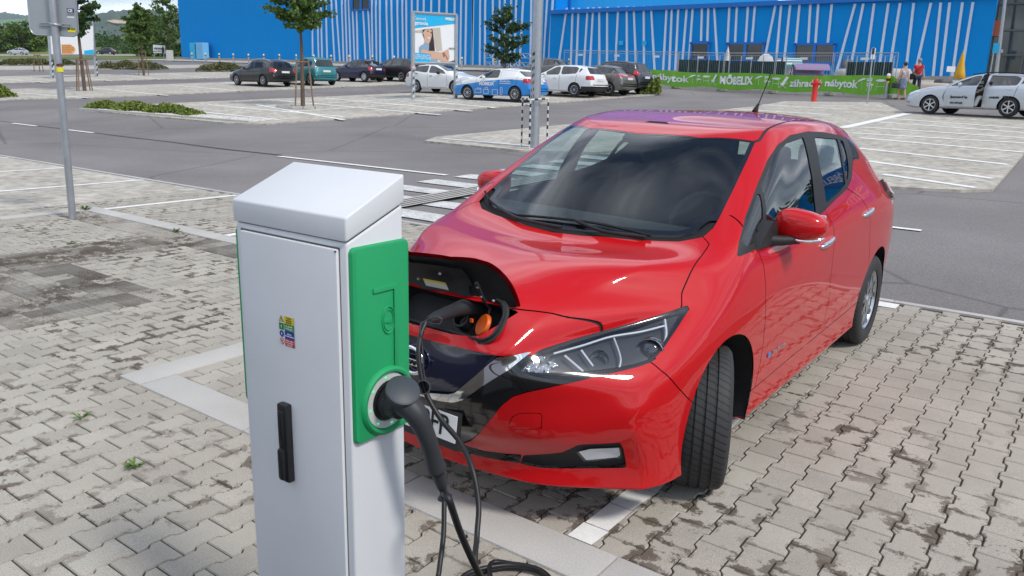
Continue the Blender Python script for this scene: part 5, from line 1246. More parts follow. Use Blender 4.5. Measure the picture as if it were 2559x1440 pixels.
# swing handle
hm = mat('handle_black', (.012, .012, .013), .42)
mb = MB(); mb.box((.504, CY0-.018, .808), (.036, .022, .212), bev=.006); hd_ = ploc(mb.build('door_handle', hm, dr_, auto=35))
mb = MB(); mb.box((.503, CY0-.029, .850), (.018, .012, .094), bev=.005); ploc(mb.build('swing_lever', hm, hd_, auto=35))
mb = MB(); mb.box((.502, CY0-.031, .752), (.022, .016, .086), bev=.007); ploc(mb.build('lock_cover', hm, hd_, auto=35))
mb = MB(); mb.box((.503, CY0-.036, .862), (.006, .004, .055), bev=.0015); ploc(mb.build('lever_rib', hm, hd_, auto=35))
# safety sticker: four rows, pictogram and text band
SX0, SX1, SZ0, SZ1 = .488, .547, 1.066, 1.142; yf = CY0-.0112
def quad(name, x0, x1, z0, z1, m_, y_, parent):
    mb = MB(); mb.add([(x0, y_, z0), (x1, y_, z0), (x1, y_, z1), (x0, y_, z1)], [(0, 1, 2, 3)]); return ploc(mb.build(name, m_, parent))
st_ = quad('safety_sticker', SX0, SX1, SZ0, SZ1, mat('sticker_white', (.72, .72, .70), .4), yf, dr_)
xm = SX0+(SX1-SX0)*.40; rh = (SZ1-SZ0)/4
cols = [('yellow', (.72, .55, .02)), ('green', (.01, .22, .05)), ('blue', (.012, .05, .32)), ('red', (.55, .02, .03))]
tw = mat('print_white', (.75, .75, .75), .5); tk = mat('print_black', (.02, .02, .02), .5)
rx90 = Matrix.Rotation(R(90), 3, 'X')
texts = ['POZOR\nelektrické\nzariadenie', 'HLAVNÝ\nVYPÍNAČ', 'ZÁKAZ\nMANIPULÁCIE', 'Nehas vodou\nani penovými\nprístrojmi']
for i, (cn_, cc_) in enumerate(cols):
    z1 = SZ1-rh*i; quad('sticker_band', xm, SX1, z1-rh, z1, mat('sticker_'+cn_, cc_, .4), yf-.0006, st_)
    ploc(text_obj('sticker_text', texts[i], .0052 if i != 1 else .0066, tk if i == 0 else tw, st_, ((xm+SX1)/2, yf-.0012, z1-rh/2), rx90, ext=.0002))
cxp = (SX0+xm)/2
def tri_(name, pts, m_, y_):
    mb = MB(); mb.add([(x, y_, z) for x, z in pts], [tuple(range(len(pts)))]); return ploc(mb.build(name, m_, st_))
z = SZ1-rh*.5; tri_('pictogram', [(cxp-.0095, z-.007), (cxp+.0095, z-.007), (cxp, z+.0085)], tk, yf-.0006); tri_('pictogram', [(cxp-.0072, z-.0058), (cxp+.0072, z-.0058), (cxp, z+.006)], MATS['sticker_yellow'], yf-.0010)
bolt = lambda z, s: [(cxp+.001*s, z+.005*s), (cxp-.0025*s, z-.0005*s), (cxp, z-.0005*s), (cxp-.001*s, z-.0055*s), (cxp+.0028*s, z+.001*s), (cxp+.0004*s, z+.001*s)]
tri_('pictogram', bolt(z-.0005, .8), tk, yf-.0014)
z = SZ1-rh*1.5; quad('pictogram', cxp-.009, cxp+.009, z-.0085, z+.0085, MATS['sticker_green'], yf-.0006, st_); tri_('pictogram', bolt(z, 1.2), tw, yf-.0010)
circ = lambda z, r_: [(cxp+r_*math.cos(2*math.pi*i/20), z+r_*math.sin(2*math.pi*i/20)) for i in range(20)]
z = SZ1-rh*2.5; tri_('pictogram', circ(z, .0085), MATS['sticker_blue'], yf-.0006); tri_('pictogram', bolt(z, 1.2), tw, yf-.0010)
z = SZ1-rh*3.5; tri_('pictogram', circ(z, .0085), MATS['sticker_red'], yf-.0006); tri_('pictogram', circ(z, .0066), tw, yf-.0010); tri_('pictogram', [(cxp-.006, z+.0045), (cxp-.0045, z+.006), (cxp+.006, z-.0045), (cxp+.0045, z-.006)], MATS['sticker_red'], yf-.0014); tri_('pictogram', [(cxp-.001, z-.004), (cxp+.002, z-.004), (cxp+.003, z+.002), (cxp, z+.005), (cxp-.003, z)], tk, yf-.0012)
# green plates on both flanks
def rrect(a0, a1, b0, b1, rad, n=5):
    out = []
    for k, (ca, cb) in enumerate(((a1-rad, b1-rad), (a0+rad, b1-rad), (a0+rad, b0+rad), (a1-rad, b0+rad))):
        for i in range(n+1): q = math.pi/2*(k+i/n); out.append((ca+rad*math.cos(q), cb+rad*math.sin(q)))
    return out
def soft_plate(poly, x0, x1, sg, ch=.006):
    """plate in the YZ plane with a rounded front edge"""
    c = np.mean(poly, 0); k = len(poly); rings = []
    for off, x in ((0, x0), (0, x1-sg*ch), (ch*.3, x1-sg*ch*.3), (ch, x1)):
        rings.append([(x, p[0]-math.copysign(off, p[0]-c[0]), p[1]-math.copysign(off, p[1]-c[1])) for p in poly])
    V_ = sum(rings, []); F_ = []
    for i in range(3): F_ += [(i*k+j, i*k+(j+1) % k, (i+1)*k+(j+1) % k, (i+1)*k+j) for j in range(k)]
    F_.append(tuple(range(3*k, 4*k)))
    if sg < 0: F_ = [f[::-1] for f in F_]
    return V_, F_
gp_ = rrect(CY0+.004, CY1+.008, .862, 1.337, .014)
mb = MB(); mb.add(*soft_plate(gp_, CX1-.002, CX1+.013, 1)); plateg = ploc(mb.build('green_plate', green_m, post, auto=40))
mb = MB(); mb.add(*soft_plate(gp_, CX0+.002, CX0-.013, -1)); ploc(mb.build('green_plate', green_m, post, auto=40))
# raised fin / recess outline around the card reader
GXF = CX1+.013
mb = MB()
V_, F_ = soft_plate([(-1.757, 1.02), (-1.757, 1.235), (-1.836, 1.235), (-1.836, 1.226), (-1.768, 1.226), (-1.768, 1.02)], GXF-.001, GXF+.004, 1, .002); mb.add(V_, F_); ploc(mb.build('recess_rim', green_m, plateg, auto=40))
mb = MB(); n = 28
for r_, w_ in ((.033, .0022), (.025, .0016)):
    mb.tube([(GXF+.001, -1.787+r_*.62*math.cos(2*math.pi*i/n), 1.150+r_*math.sin(2*math.pi*i/n)) for i in range(n+1)], w_, 6, False)
mb.box((GXF, -1.790, 1.148), (.005, .026, .012), rot=Matrix.Rotation(R(-14), 3, 'X'), bev=.002); ploc(mb.build('card_reader_mark', green_m, plateg, auto=50))
# socket collar, light ring with green diodes
SC_ = Vector((CX1, -1.794, .948)); Mx = Matrix.Translation(SC_) @ Matrix.Rotation(R(90), 4, 'Y')
mb = MB(); mb.lathe([(.087, .010), (.086, .018), (.080, .024), (.074, .023), (.071, .014)], 40, Mx, True); ploc(mb.build('socket_collar', green_m, plateg, auto=50))
mb = MB(); mb.lathe([(.071, .013), (.069, .017), (.052, .017), (.050, .010)], 40, Mx, True); ploc(mb.build('light_ring', mat('ring_grey', (.55, .57, .55), .4), plateg, auto=50))
gled = mat('green_diode', (.1, .6, .3), .3, emit=((.05, 1.0, .35), .55))
for i in range(8):
    q = 2*math.pi*i/8+.15; mb = MB(); mb.box((SC_.x+.0175, SC_.y+.061*math.cos(q), SC_.z+.061*math.sin(q)), (.002, .007, .0045), rot=Matrix.Rotation(q+math.pi/2, 3, 'X'), bev=.0008); ploc(mb.build('diode', gled, plateg))
mb = MB(); mb.lathe([(.050, .012), (.048, .02), (.040, .02)], 32, Mx, True); ploc(mb.build('socket', hm, plateg, auto=50))
mb = MB(); mb.box(((CX0+CX1)/2, (CY0+CY1)/2, .03), (CX1-CX0+.03, CY1-CY0+.03, .06), bev=.004); ploc(mb.build('plinth', mat('plinth_grey', (.2, .2, .2), .8), post))
# ---- charging cable with a plug at each end: one thing
cable_m = mat('cable_black', (.012, .012, .013), .45)
grip_m = mat('grip_black', (.028, .030, .034), .5, bump=.1, bscale=1200)
cab = empty('charging_cable', (.72, -1.3, 0), 0, 'black charging cable hanging from the white post to the red car', 'cable')
CO = Vector(cab.location)
def cloc(o): o.data.transform(Matrix.Translation(-CO)); return o
pa = empty('post_plug'); pa.parent = cab
X0 = CX1
mb = MB(); mb.lathe([(.041, .016), (.041, .030), (.037, .034), (.036, .062), (.031, .066)], 28, Matrix.Translation((X0, SC_.y, SC_.z)) @ Matrix.Rotation(R(90), 4, 'Y')); cloc(mb.build('plug_face', grip_m, pa, auto=40))
hp_ = spline([(X0+.035, SC_.y, SC_.z), (X0+.075, SC_.y-.002, SC_.z+.006), (X0+.104, SC_.y+.003, SC_.z-.012), (X0+.122, SC_.y+.014, SC_.z-.055), (X0+.130, SC_.y+.028, SC_.z-.105), (X0+.134, SC_.y+.040, SC_.z-.150), (X0+.137, SC_.y+.047, SC_.z-.172)], 5)
rad_ = np.interp(np.linspace(0, 1, len(hp_)), [0, .2, .35, .5, .7, .88, .96, 1], [.033, .031, .028, .023, .0215, .0245, .024, .017])
mb = MB(); mb.tube(hp_, list(rad_), 16); gr = cloc(mb.build('grip', grip_m, pa, auto=60))
for t_, sx in ((.50, 1), (.82, 1)):
    i = int(t_*(len(hp_)-1)); p = Vector(hp_[i]); mb = MB(); d_ = (Vector(CAM)-p).normalized(); mb.lathe([(.0035, 0), (.0035, rad_[i]+.0006)], 10, Matrix.Translation(p) @ (d_+Vector((-.5, -.2, 0))).normalized().to_track_quat('Z', 'Y').to_matrix().to_4x4()); cloc(mb.build('screw_hole', matte_black, gr))
capd = Vector((.55, -.25, .80)).normalized(); Mc = Matrix.Translation((X0+.074, SC_.y-.010, SC_.z+.040)) @ capd.to_track_quat('Z', 'Y').to_matrix().to_4x4()
mb = MB(); mb.lathe([(.001, .010), (.037, .010), (.0415, .007), (.0415, -.004), (.036, -.006)], 28, Mc, True); mb.box(Vector((X0+.095, SC_.y+.008, SC_.z+.026)), (.018, .018, .010), bev=.003); cloc(mb.build('dust_cap', mat('cap_grey', (.045, .052, .062), .5), pa, auto=40))
pe = Vector(hp_[-1])
mb = MB(); dn = Vector((.10, .22, -.97)).normalized(); mb.tube([pe, pe+dn*.02, pe+dn*.045, pe+dn*.05, pe+dn*.075], [.018, .0165, .013, .010, .009], 12); mb.lathe([(.010, -.002), (.019, .001), (.010, .006)], 16, Matrix.Translation(pe+dn*.073) @ dn.to_track_quat('Z', 'Y').to_matrix().to_4x4()); cloc(mb.build('strain_relief', grip_m, pa, auto=50))
ca = [tuple(pe+dn*.06), tuple(dp(1122, 1250, 1.885)), tuple(dp(1152, 1335, 1.98)), tuple(dp(1195, 1430, 2.12)), tuple(dp(1245, 1520, 2.3)), (.80, -1.36, .05), (.74, -1.18, .012), (.66, -1.05, .012)]
loop = []
for i in range(26):
    q = .9+2*math.pi*i/11.0; rr_ = .165+.012*math.sin(i*1.7); loop.append((.66+rr_*math.cos(q)*1.05, -1.165+rr_*math.sin(q), .012+.0085*(i//11)+.004*math.sin(i)))
cb = [(.74, -1.30, .03), tuple(dp(1192, 1430, 2.36)), tuple(dp(1192, 1340, 2.43)), tuple(dp(1196, 1260, 2.48)), tuple(dp(1180, 1172, 2.52)), tuple(dp(1150, 1106, 2.58)), tuple(dp(1102, 1048, 2.62)), tuple(dp(1066, 986, 2.64)), tuple(dp(1051, 930, 2.65)), tuple(dp(1046, 880, 2.66)), tuple(dp(1052, 836, 2.68)), tuple(dp(1064, 806, 2.70))]
mb = MB(); mb.tube(spline(ca+loop+cb, 7), .0092, 10); cloc(mb.build('cable', cable_m, cab, auto=60))
third = [tuple(dp(1098, 1250, 2.2)), tuple(dp(1112, 1180, 2.15)), tuple(dp(1110, 1260, 2.1)), tuple(dp(1108, 1340, 2.05)), tuple(dp(1097, 1430, 2.0)), tuple(dp(1092, 1500, 2.0)), (.80, -1.55, .02), (.70, -1.35, .012)]
mb = MB(); mb.tube(spline(third[1:], 7), .0068, 8); cloc(mb.build('cable_tail', cable_m, cab, auto=60))
# plug in the car
pb = empty('car_plug'); pb.parent = cab
e0, e1, e2 = dp(1188, 770, 3.05), dp(1135, 776, 2.93), dp(1070, 800, 2.74)
pp = spline([tuple(e0), tuple(e0.lerp(e1, .5)+Vector((0, 0, .008))), tuple(e1), tuple(e1.lerp(e2, .6)), tuple(e2)], 4)
mb = MB(); mb.tube(pp, list(np.interp(np.linspace(0, 1, len(pp)), [0, .3, .55, .8, 1], [.035, .032, .025, .021, .012])), 14); cloc(mb.build('grip', grip_m, pb, auto=60))
mb = MB(); mb.tube(spline([tuple(dp(1064, 802, 2.70)), tuple(dp(1088, 792, 2.69)), tuple(dp(1104, 798, 2.69)), tuple(dp(1098, 810, 2.69)), tuple(dp(1075, 808, 2.69)), tuple(dp(1064, 802, 2.70))], 5), .0028, 6); cloc(mb.build('cap_strap', grip_m, pb, auto=60))
mb = MB(); mb.tube(spline([tuple(dp(1064, 802, 2.70)), tuple(dp(1050, 815, 2.68)), tuple(dp(1056, 870, 2.66)), tuple(dp(1058, 920, 2.65)), tuple(dp(1064, 955, 2.64))], 5), .0028, 6); cloc(mb.build('cap_strap', grip_m, pb, auto=60))
cd_ = dp(1060, 968, 2.64); mb = MB(); mb.lathe([(.001, 0), (.022, 0), (.024, .004), (.024, .034), (.021, .034), (.020, .006)], 20, Matrix.Translation(cd_) @ Vector((.55, -.75, .35)).normalized().to_track_quat('Z', 'Y').to_matrix().to_4x4(), True); cloc(mb.build('dust_cap', MATS['cap_grey'], pb, auto=40))
# ================================================================ parked cars in the distance
def paint_m_(name, col, metal=0.0): return mat(name, col, .35, metal, .6)
def interp(xs_, ys_, x): return np.interp(x, xs_, ys_)
car_glass = glass_mat('parked_glass', (.30, .36, .38), .15, (.01, .012, .014))
hub_m = mat('alloy', (.55, .56, .58), .3, .9)
plate_m = mat('number_plate', (.7, .7, .68), .4)
tail_m = mat('tail_lamp', (.45, .012, .02), .12, 0, 1.0)
lampc_m = mat('head_lamp', (.55, .57, .60), .1, .3, 1.0)
def wheel_proto(style):
    w_ = empty('wheel')
    mb = MB(); mb.lathe([(.205, -.09), (.26, -.10), (.30, -.085), (.315, -.06), (.315, .06), (.30, .085), (.26, .10), (.205, .09)], 28, Matrix.Rotation(R(90), 4, 'Y'), True); mb.build('tyre', rubber, w_, auto=40)
    rim = MB(); rim.lathe([(.212, .088), (.200, .094), (.188, .085), (.185, .03)], 28, Matrix.Rotation(R(90), 4, 'Y'), True)
    ns = {'multi': 10, 'five': 5, 'six': 6, 'cap': 7}[style]; wd = {'multi': .16, 'five': .42, 'six': .34, 'cap': .75}[style]
    for k in range(ns):
        a = 2*math.pi*k/ns; P = lambda r_, q, x: (x, r_*math.sin(q), r_*math.cos(q))
        rim.add([P(.05, a-wd*.9, .085), P(.05, a+wd*.9, .085), P(.195, a+wd*.36, .09), P(.195, a-wd*.36, .09)], [(0, 1, 2, 3)])
    rim.lathe([(.001, .095), (.05, .09), (.055, .07)], 16, Matrix.Rotation(R(90), 4, 'Y'), True); rim.build('rim', hub_m, w_, auto=40)
    mb = MB(); mb.lathe([(.001, .05), (.19, .05)], 20, Matrix.Rotation(R(90), 4, 'Y'), True); mb.build('brake_disc', matte_black, w_)
    return w_
WPROTO = {}
def get_wheel(style, parent, loc, flip):
    if style not in WPROTO: WPROTO[style] = w_ = wheel_proto(style); w_.parent = parent
    else: w_ = copy_tree(WPROTO[style], parent)
    w_.location = loc; w_.rotation_euler = (0, 0, math.pi if flip else 0); return w_
def make_car(S, label, group, paint, at, heading, wheel='multi'):
    """S: side profile of one model. Car space: nose at -y, wheels on z = 0, x out to the left."""
    L, W, fo, wb = S['L'], S['W']/2, S['fo'], S['wb']
    top, belt, plan = np.array(S['top'], float), np.array(S['belt'], float), S.get('plan', [(0, .80), (.12, .90), (.5, .985), (1.2, 1.0), (L-1.2, 1.0), (L-.4, .965), (L-.08, .90), (L, .84)])
    st = sorted(set(np.round(np.concatenate([np.linspace(0, L, 70), top[:, 0], np.linspace(L-.35, L, 12), np.linspace(0, .3, 8)]), 3)))
    plan = np.array(plan); V_ = []; roofw = S.get('roofw', .70)
    zlow = lambda s: interp([0, .35, L-.4, L], [.26, .20, .22, .32], s)
    for s in st:
        w_ = W*interp(plan[:, 0], plan[:, 1], s); zt = interp(top[:, 0], top[:, 1], s); zb = interp(belt[:, 0], belt[:, 1], s); z0 = zlow(s)
        gh = max(0.0, min(1.0, (zt-zb)/.30)); zb2 = min(zb, zt-.035); rw = w_*(roofw*gh+.88*(1-gh)); ze = zt-(.055*gh+.035*(1-gh))
        mid = (zb2+z0)/2+.02
        ring = [(0, zt), (rw*.45, zt-.006), (rw*.80, zt-.022), (rw, ze), (rw+(w_*.93-rw)*.5, ze+(zb2-ze)*.48), (w_*.935, zb2+.01*gh), (w_*.965, zb2-.035), (w_*.99, zb2-.13), (w_, mid+.06), (w_*.995, mid-.08), (w_*.985, z0+.16), (w_*.97, z0+.05), (w_*.90, z0), (0, z0)]
        V_.append([(x, s, z) for x, z in ring])
    n, k = len(st), len(V_[0]); P = np.array(V_).reshape(-1, 3); Q = [(i*k+j, i*k+j+1, (i+1)*k+j+1, (i+1)*k+j) for i in range(n-1) for j in range(k-1)]
    # nose and tail caps: strips across the half section
    for i in (0, n-1):
        ctr = [(0, P[i*k+j][1], P[i*k+j][2]) for j in range(k)]; b = len(P); P = np.concatenate([P, np.array(ctr)])
        for j in range(k-1): Q.append((i*k+j, b+j, b+j+1, i*k+j+1) if i == 0 else (i*k+j, i*k+j+1, b+j+1, b+j))
    # refine once so outlines cut cleanly
    me = bpy.data.meshes.new('t'); me.from_pydata(P.tolist(), [], Q); bm = bmesh.new(); bm.from_mesh(me); bmesh.ops.remove_doubles(bm, verts=bm.verts, dist=1e-4)
    bmesh.ops.subdivide_edges(bm, edges=[e for e in bm.edges if e.calc_length() > .09], cuts=1, use_grid_fill=True); bmesh.ops.recalc_face_normals(bm, faces=bm.faces[:]); bmesh.ops.triangulate(bm, faces=bm.faces[:])
    bm.verts.index_update(); bm.normal_update(); P = np.array([v.co[:] for v in bm.verts]); N = np.array([v.normal[:] for v in bm.verts]); T = np.array([[v.index for v in f.verts] for f in bm.faces]); bm.free(); bpy.data.meshes.remove(me)
    N[P[:, 0] < 1e-4, 0] = 0; N /= np.linalg.norm(N, axis=1)[:, None]+1e-9
    K = Skin(P, N); root = empty(S['name'], at, heading, label, 'car', group)
    off = np.array([0, -(fo+wb/2), 0])
    def emit2(name, T_, m, side='B', dn=0.0, parent=None, fn=None):
        if not len(T_): return None
        u = np.unique(T_); mp = np.zeros(len(K.V), int); mp[u] = np.arange(len(u)); A = K.V[u]+K.N[u]*dn; B = K.N[u]; F = mp[T_]
        if fn: A, B = fn(A, B)
        A = A+off; mv = np.array([-1, 1, 1])
        if side == 'R': A, B, F = A*mv, B*mv, F[:, ::-1]
        elif side == 'B': A, B, F = np.concatenate([A, A*mv]), np.concatenate([B, B*mv]), np.concatenate([F, F[:, ::-1]+len(u)])
        return mesh_np(name, A, F, m, parent or root, True, B)
    def cut(T_, poly, a, b, mask):
        f = sdf(K.V[:, [a, b]], poly); f = np.where(mask(K.V), f, 1.0); return K.split(T_, f)
    body = T
    for cy in (fo, fo+wb):
        f = np.hypot(K.V[:, 1]-cy, K.V[:, 2]-.315)-.355; f = np.where((K.V[:, 0] > W*.45) & (K.V[:, 2] < .85), f, 1.0); hole, body = K.split(body, f)
    sm = lambda v: v[:, 0] > W*.5
    wins = []
    for poly in S['windows']: t_, body = cut(body, poly, 1, 2, sm); wins.append(t_)
    c0, h0 = S['screen']; ws_, body = cut(body, [(-1, c0-.0), (W*.72, c0+.12), (W*.60, h0), (-1, h0-.03)], 0, 1, lambda v: v[:, 2] > .8)
    (r0, z1_, z2_, rx) = S['rear']; rg, body = cut(body, [(-1, z1_), (rx*W, z1_+.02), ((rx-.10)*W, z2_), (-1, z2_)], 0, 2, lambda v: v[:, 1] > r0)
    t0_, tz0, tz1, tx = S['tail']; f = np.maximum.reduce([t0_-K.V[:, 1], tz0-K.V[:, 2]+.15*(L-K.V[:, 1])*0, K.V[:, 2]-tz1, tx*W-K.V[:, 0]]); tl_, body = K.split(body, f)
    hz0, hz1, hl_, hx_ = S.get('head', (.62, .76, .42, .45)); f = np.maximum.reduce([K.V[:, 1]-hl_-(K.V[:, 0]-W*.7)*.6, hz0+.04*K.V[:, 1]-K.V[:, 2], K.V[:, 2]-hz1-.12*K.V[:, 1], hx_*W-K.V[:, 0]]); hl_t, body = K.split(body, f)
    skirt = None
    if 'bumper' in S: f = K.V[:, 2]-S['bumper'][0]; f = np.where((K.V[:, 1] > S['bumper'][1]), f, 1.0); skirt, body = K.split(body, f)
    lower = None
    if 'twotone' in S: f = K.V[:, 2]-interp(*zip(*S['twotone']), K.V[:, 1]); lower, body = K.split(body, f)
    door = None; gaps_ = []
    if 'door' in S: door, body = cut(body, S['door'][0], 1, 2, sm)
    for ln in S.get('lines', []):
        g_, body = cut_line(K, body, ln, 1, 2, sm, .007); gaps_.append(g_)
        if lower is not None: g_, lower = cut_line(K, lower, ln, 1, 2, sm, .007); gaps_.append(g_)
    emit2('body', body, paint)
    if lower is not None and len(lower): emit2('lower_body', lower, S['lower_paint'])
    if skirt is not None: emit2('rear_bumper', skirt, black_plastic)
    if gaps_: emit2('panel_seams', np.concatenate(gaps_), matte_black, dn=-.004)
    for i, t_ in enumerate(wins):
        for sd in 'LR':
            fn = None; gm = S.get('winmat', {}).get(i, car_glass)
            if door is not None and sd == 'L' and i == S['door'][3]: fn = S['doorfn']
            emit2('side_window', t_, gm, sd, -.008, None, fn)
    emit2('windscreen', ws_, car_glass, dn=-.004); emit2('rear_window', rg, car_glass, dn=-.004)
    for sd in 'LR':
        emit2('tail_light', tl_, tail_m, sd, .006); emit2('headlight', hl_t, lampc_m, sd, .004)
    if door is not None:
        emit2('front_door', door, paint, 'R'); emit2('front_door', door, S.get('doorpaint', paint), 'L', 0, None, S['doorfn'])
    emit2('cabin_lining', body[(K.V[body].mean(1)[:, 2] > .7) & (K.V[body].mean(1)[:, 1] > c0)], trim_grey, dn=-.03)
    # cabin block: dashboard-to-boot tray and seats, seen darkly through the glass
    mb = MB(); mb.box((0, L*.55-(fo+wb/2), .62), (W*1.6, L*.52, .36))
    for sx in (-.36, .36):
        for sy in (c0+1.15, c0+2.0): mb.box((sx, sy-(fo+wb/2), 1.0), (.46, .14, .62), bev=.03); mb.box((sx, sy+.05-(fo+wb/2), S['H']-.30), (.24, .09, .18), bev=.03)
    mb.build('seats', seat_cloth, root)
    mb = MB(); mb.box((0, L/2-(fo+wb/2), .34), (W*1.55, L-.9, .22)); mb.build('underbody', matte_black, root)
    for cy in (fo, fo+wb):
        for sg in (1, -1):
            mb = MB(); V2 = []
            for i in range(13):
                q = -.2+(math.pi+.4)*i/12
                for x in (W*.985, W*.55): V2.append((sg*x, cy+.358*math.cos(q)-(fo+wb/2), .315+.358*math.sin(q)))
            mb.add(V2, [(2*i, 2*i+1, 2*i+3, 2*i+2) for i in range(12)]); mb.build('arch_liner', matte_black, root)
            get_wheel(wheel, root, (sg*(W-.115), cy-(fo+wb/2), .315), sg < 0)
    for sg in (1, -1):
        mb = MB(); my = c0+.50-(fo+wb/2); mz = interp(belt[:, 0], belt[:, 1], c0+.5)+.07; mb.add(*ellipsoid((sg*(W+.06), my, mz), (.10, .06, .075), 3, 14, 8)); mb.build('door_mirror', S.get('mirror', paint), root, auto=60)
    zp = S.get('plate', .70)
    mb = MB(); mb.box((0, L-(fo+wb/2)+.012, zp), (.52, .02, .11)); mb.build('number_plate', plate_m, root)
    mb = MB(); mb.box((0, -(fo+wb/2)-.012, .45), (.52, .02, .11)); mb.build('number_plate', plate_m, root)
    for sd in (1, -1):
        for hy in S.get('handles', []):
            zz = interp(belt[:, 0], belt[:, 1], hy)-.10; mb = MB(); mb.box((sd*W*.992, hy-(fo+wb/2), zz), (.03, .17, .025), bev=.006); mb.build('door_handle', S.get('handlemat', paint), root)
    if S.get('rails'):
        for sd in (1, -1): mb = MB(); mb.tube([(sd*W*.66, y-(fo+wb/2), interp(top[:, 0], top[:, 1], y)+.02) for y in np.linspace(*S['rails'], 8)], .018, 6); mb.build('roof_rail', S.get('railmat', matte_black), root)
    return root, K, off
# ---- model outlines: top line, belt line, side glass, seams
def hatch(L=4.3, H=1.46, W=1.78, wb=2.62, fo=.86, wagon=False, name='parked_car', three=False, steep=.30, hood=.92, cowl=1.10, belt0=.92, belt1=1.02):
    hs = fo+.35; rt = L-.55 if wagon else L-.80
    top = [(0, .66), (.06, .74), (.30, .84), (.75, hood), (hs, cowl-.09), (hs+.10, cowl-.05), (hs+.55, cowl+.15), (hs+.95, H-.05), (hs+1.35, H-.008), (hs+1.8, H), (rt-.5, H-.02), (rt, H-.06), (L-steep, 1.06 if not wagon else 1.10), (L-steep+.16, .98), (L-.06, .94), (L, .74)]
    if wagon: top = top[:-5]+[(L-.42, H-.12), (L-.20, 1.08), (L-.10, 1.0), (L-.03, .92), (L, .72)]
    belt = [(0, .60), (.4, .74), (hs, belt0), (hs+1.2, belt0+.02), (L-.9, belt1), (L-.2, belt1-.03), (L, .66)]
    d = hs+.25; b_ = lambda s: np.interp(s, [p[0] for p in belt], [p[1] for p in belt])+.03; t_ = lambda s: np.interp(s, [p[0] for p in top], [p[1] for p in top])-.075
    mid = hs+1.42
    w1 = [(d, b_(d)), (mid-.04, b_(mid)), (mid-.04, t_(mid)), (hs+1.1, t_(hs+1.1)-.01), (hs+.55, t_(hs+.55)-.04)]
    w2 = [(mid+.06, b_(mid)), (mid+.95, b_(mid+.95)), (mid+1.0, t_(mid+.9)-.05), (mid+.85, t_(mid+.85)), (mid+.06, t_(mid+.06))]
    wins = [w1, w2]
    if wagon: wins.append([(mid+1.04, b_(mid+1.04)), (L-.75, b_(L-.75)+.05), (L-.62, t_(L-.7)-.06), (mid+1.08, t_(mid+1.08)-.01)])
    elif not three: wins.append([(mid+1.03, b_(mid+1.0)+.02), (mid+1.22, b_(mid+1.2)+.10), (mid+1.10, t_(mid+1.1)-.09)])
    lines = [[(d-.12, .30), (d-.14, .6), (d-.05, b_(d))], [(mid+.01, .28), (mid+.01, b_(mid))], [(mid+.92, .62), (mid+1.0, b_(mid+.9))], [(d-.12, .28), (mid+.5, .28)]]
    return dict(name=name, L=L, H=H, W=W, wb=wb, fo=fo, top=top, belt=belt, windows=wins, screen=(hs+.14, hs+1.02), rear=(L-.85 if not wagon else L-.50, 1.04, H-.14, .74), tail=(L-.34, .78, .97, .62), lines=lines, handles=[mid-.22, mid+.75], plate=.80)
HEAD = math.radians(-90)   # parked noses point to -X: car space -y turned to -x
def place(S, label, group, paint, wf, wr_, wheel='multi', **kw):
    """stand a car on the ground so that its near-side wheels meet these photograph points"""
    A, B = gp(*wf), gp(*wr_); mid = (A+B)/2; d = (A-B); d.z = 0; d.normalize()           # nose direction
    h = math.atan2(d.y, d.x)+math.pi/2; left = Vector((-d.y, d.x, 0)); c2 = Vector((CAM[0]-mid.x, CAM[1]-mid.y, 0)); sgn = 1 if left.dot(c2) > 0 else -1
    c = mid-left*sgn*(S['W']/2-.05); c.z = terrain(c.x, c.y)+.036
    r_, K, off = make_car(S, label, group, paint, c, h, wheel); return r_, K, off
def place1(S, label, group, paint, rear_wheel, wheel='multi', h=None, near='left'):
    """the same from one visible near-side rear wheel, heading along the bays"""
    A = gp(*rear_wheel); h = HEAD+.0 if h is None else h; d = Vector((math.sin(h), -math.cos(h), 0)); left = Vector((-d.y, d.x, 0))
    c = A+d*(S['wb']/2)-left*(S['W']/2-.05); c.z = terrain(c.x, c.y)+.036
    return make_car(S, label, group, paint, c, h, wheel)
GR = 'cars parked on the shop lot'
blackp = paint_m_('paint_black', (.006, .006, .008)); tealp = paint_m_('paint_teal', (.035, .20, .22), .2); navyp = paint_m_('paint_navy', (.008, .010, .05)); darkp = paint_m_('paint_anthracite', (.012, .012, .014)); whitep = paint_m_('paint_white', (.72, .73, .74))
greyp = paint_m_('paint_grey', (.16, .155, .15), .5); slatep = paint_m_('paint_slate', (.03, .035, .045), .3); silverp = paint_m_('paint_silver', (.50, .53, .57), .55); bluep = paint_m_('paint_sky_blue', (.01, .22, .62))
S = hatch(4.56, 1.50, 1.82, 2.65, .92, True); S['rails'] = (2.2, 4.0); S['railmat'] = hub_m
place(S, 'black estate car with roof rails, leftmost of the parked cars', GR, blackp, (587.5, 215), (663.7, 220), 'multi')
S = hatch(4.04, 1.62, 1.70, 2.63, .80, False, hood=.98, cowl=1.16, belt0=.98, belt1=1.06, steep=.12); S['top'] = S['top'][:-5]+[(3.35, 1.60), (3.62, 1.56), (3.88, 1.10), (3.96, 1.02), (4.04, .80)]; S['tail'] = (3.70, 1.0, 1.42, .80); S['rear'] = (3.5, 1.06, 1.46, .76)
place1(S, 'teal compact people carrier seen from behind, beside the black estate', GR, tealp, (775, 216.5), 'five', HEAD-.12)
S = hatch(3.77, 1.42, 1.64, 2.47, .72, False, belt0=.88, belt1=.93, steep=.22); S['bumper'] = (.56, 3.2); S['tail'] = (3.52, .70, .92, .66)
place(S, 'small navy blue hatchback with grey plastic rear bumper', GR, navyp, (841, 205), (911, 208), 'cap')
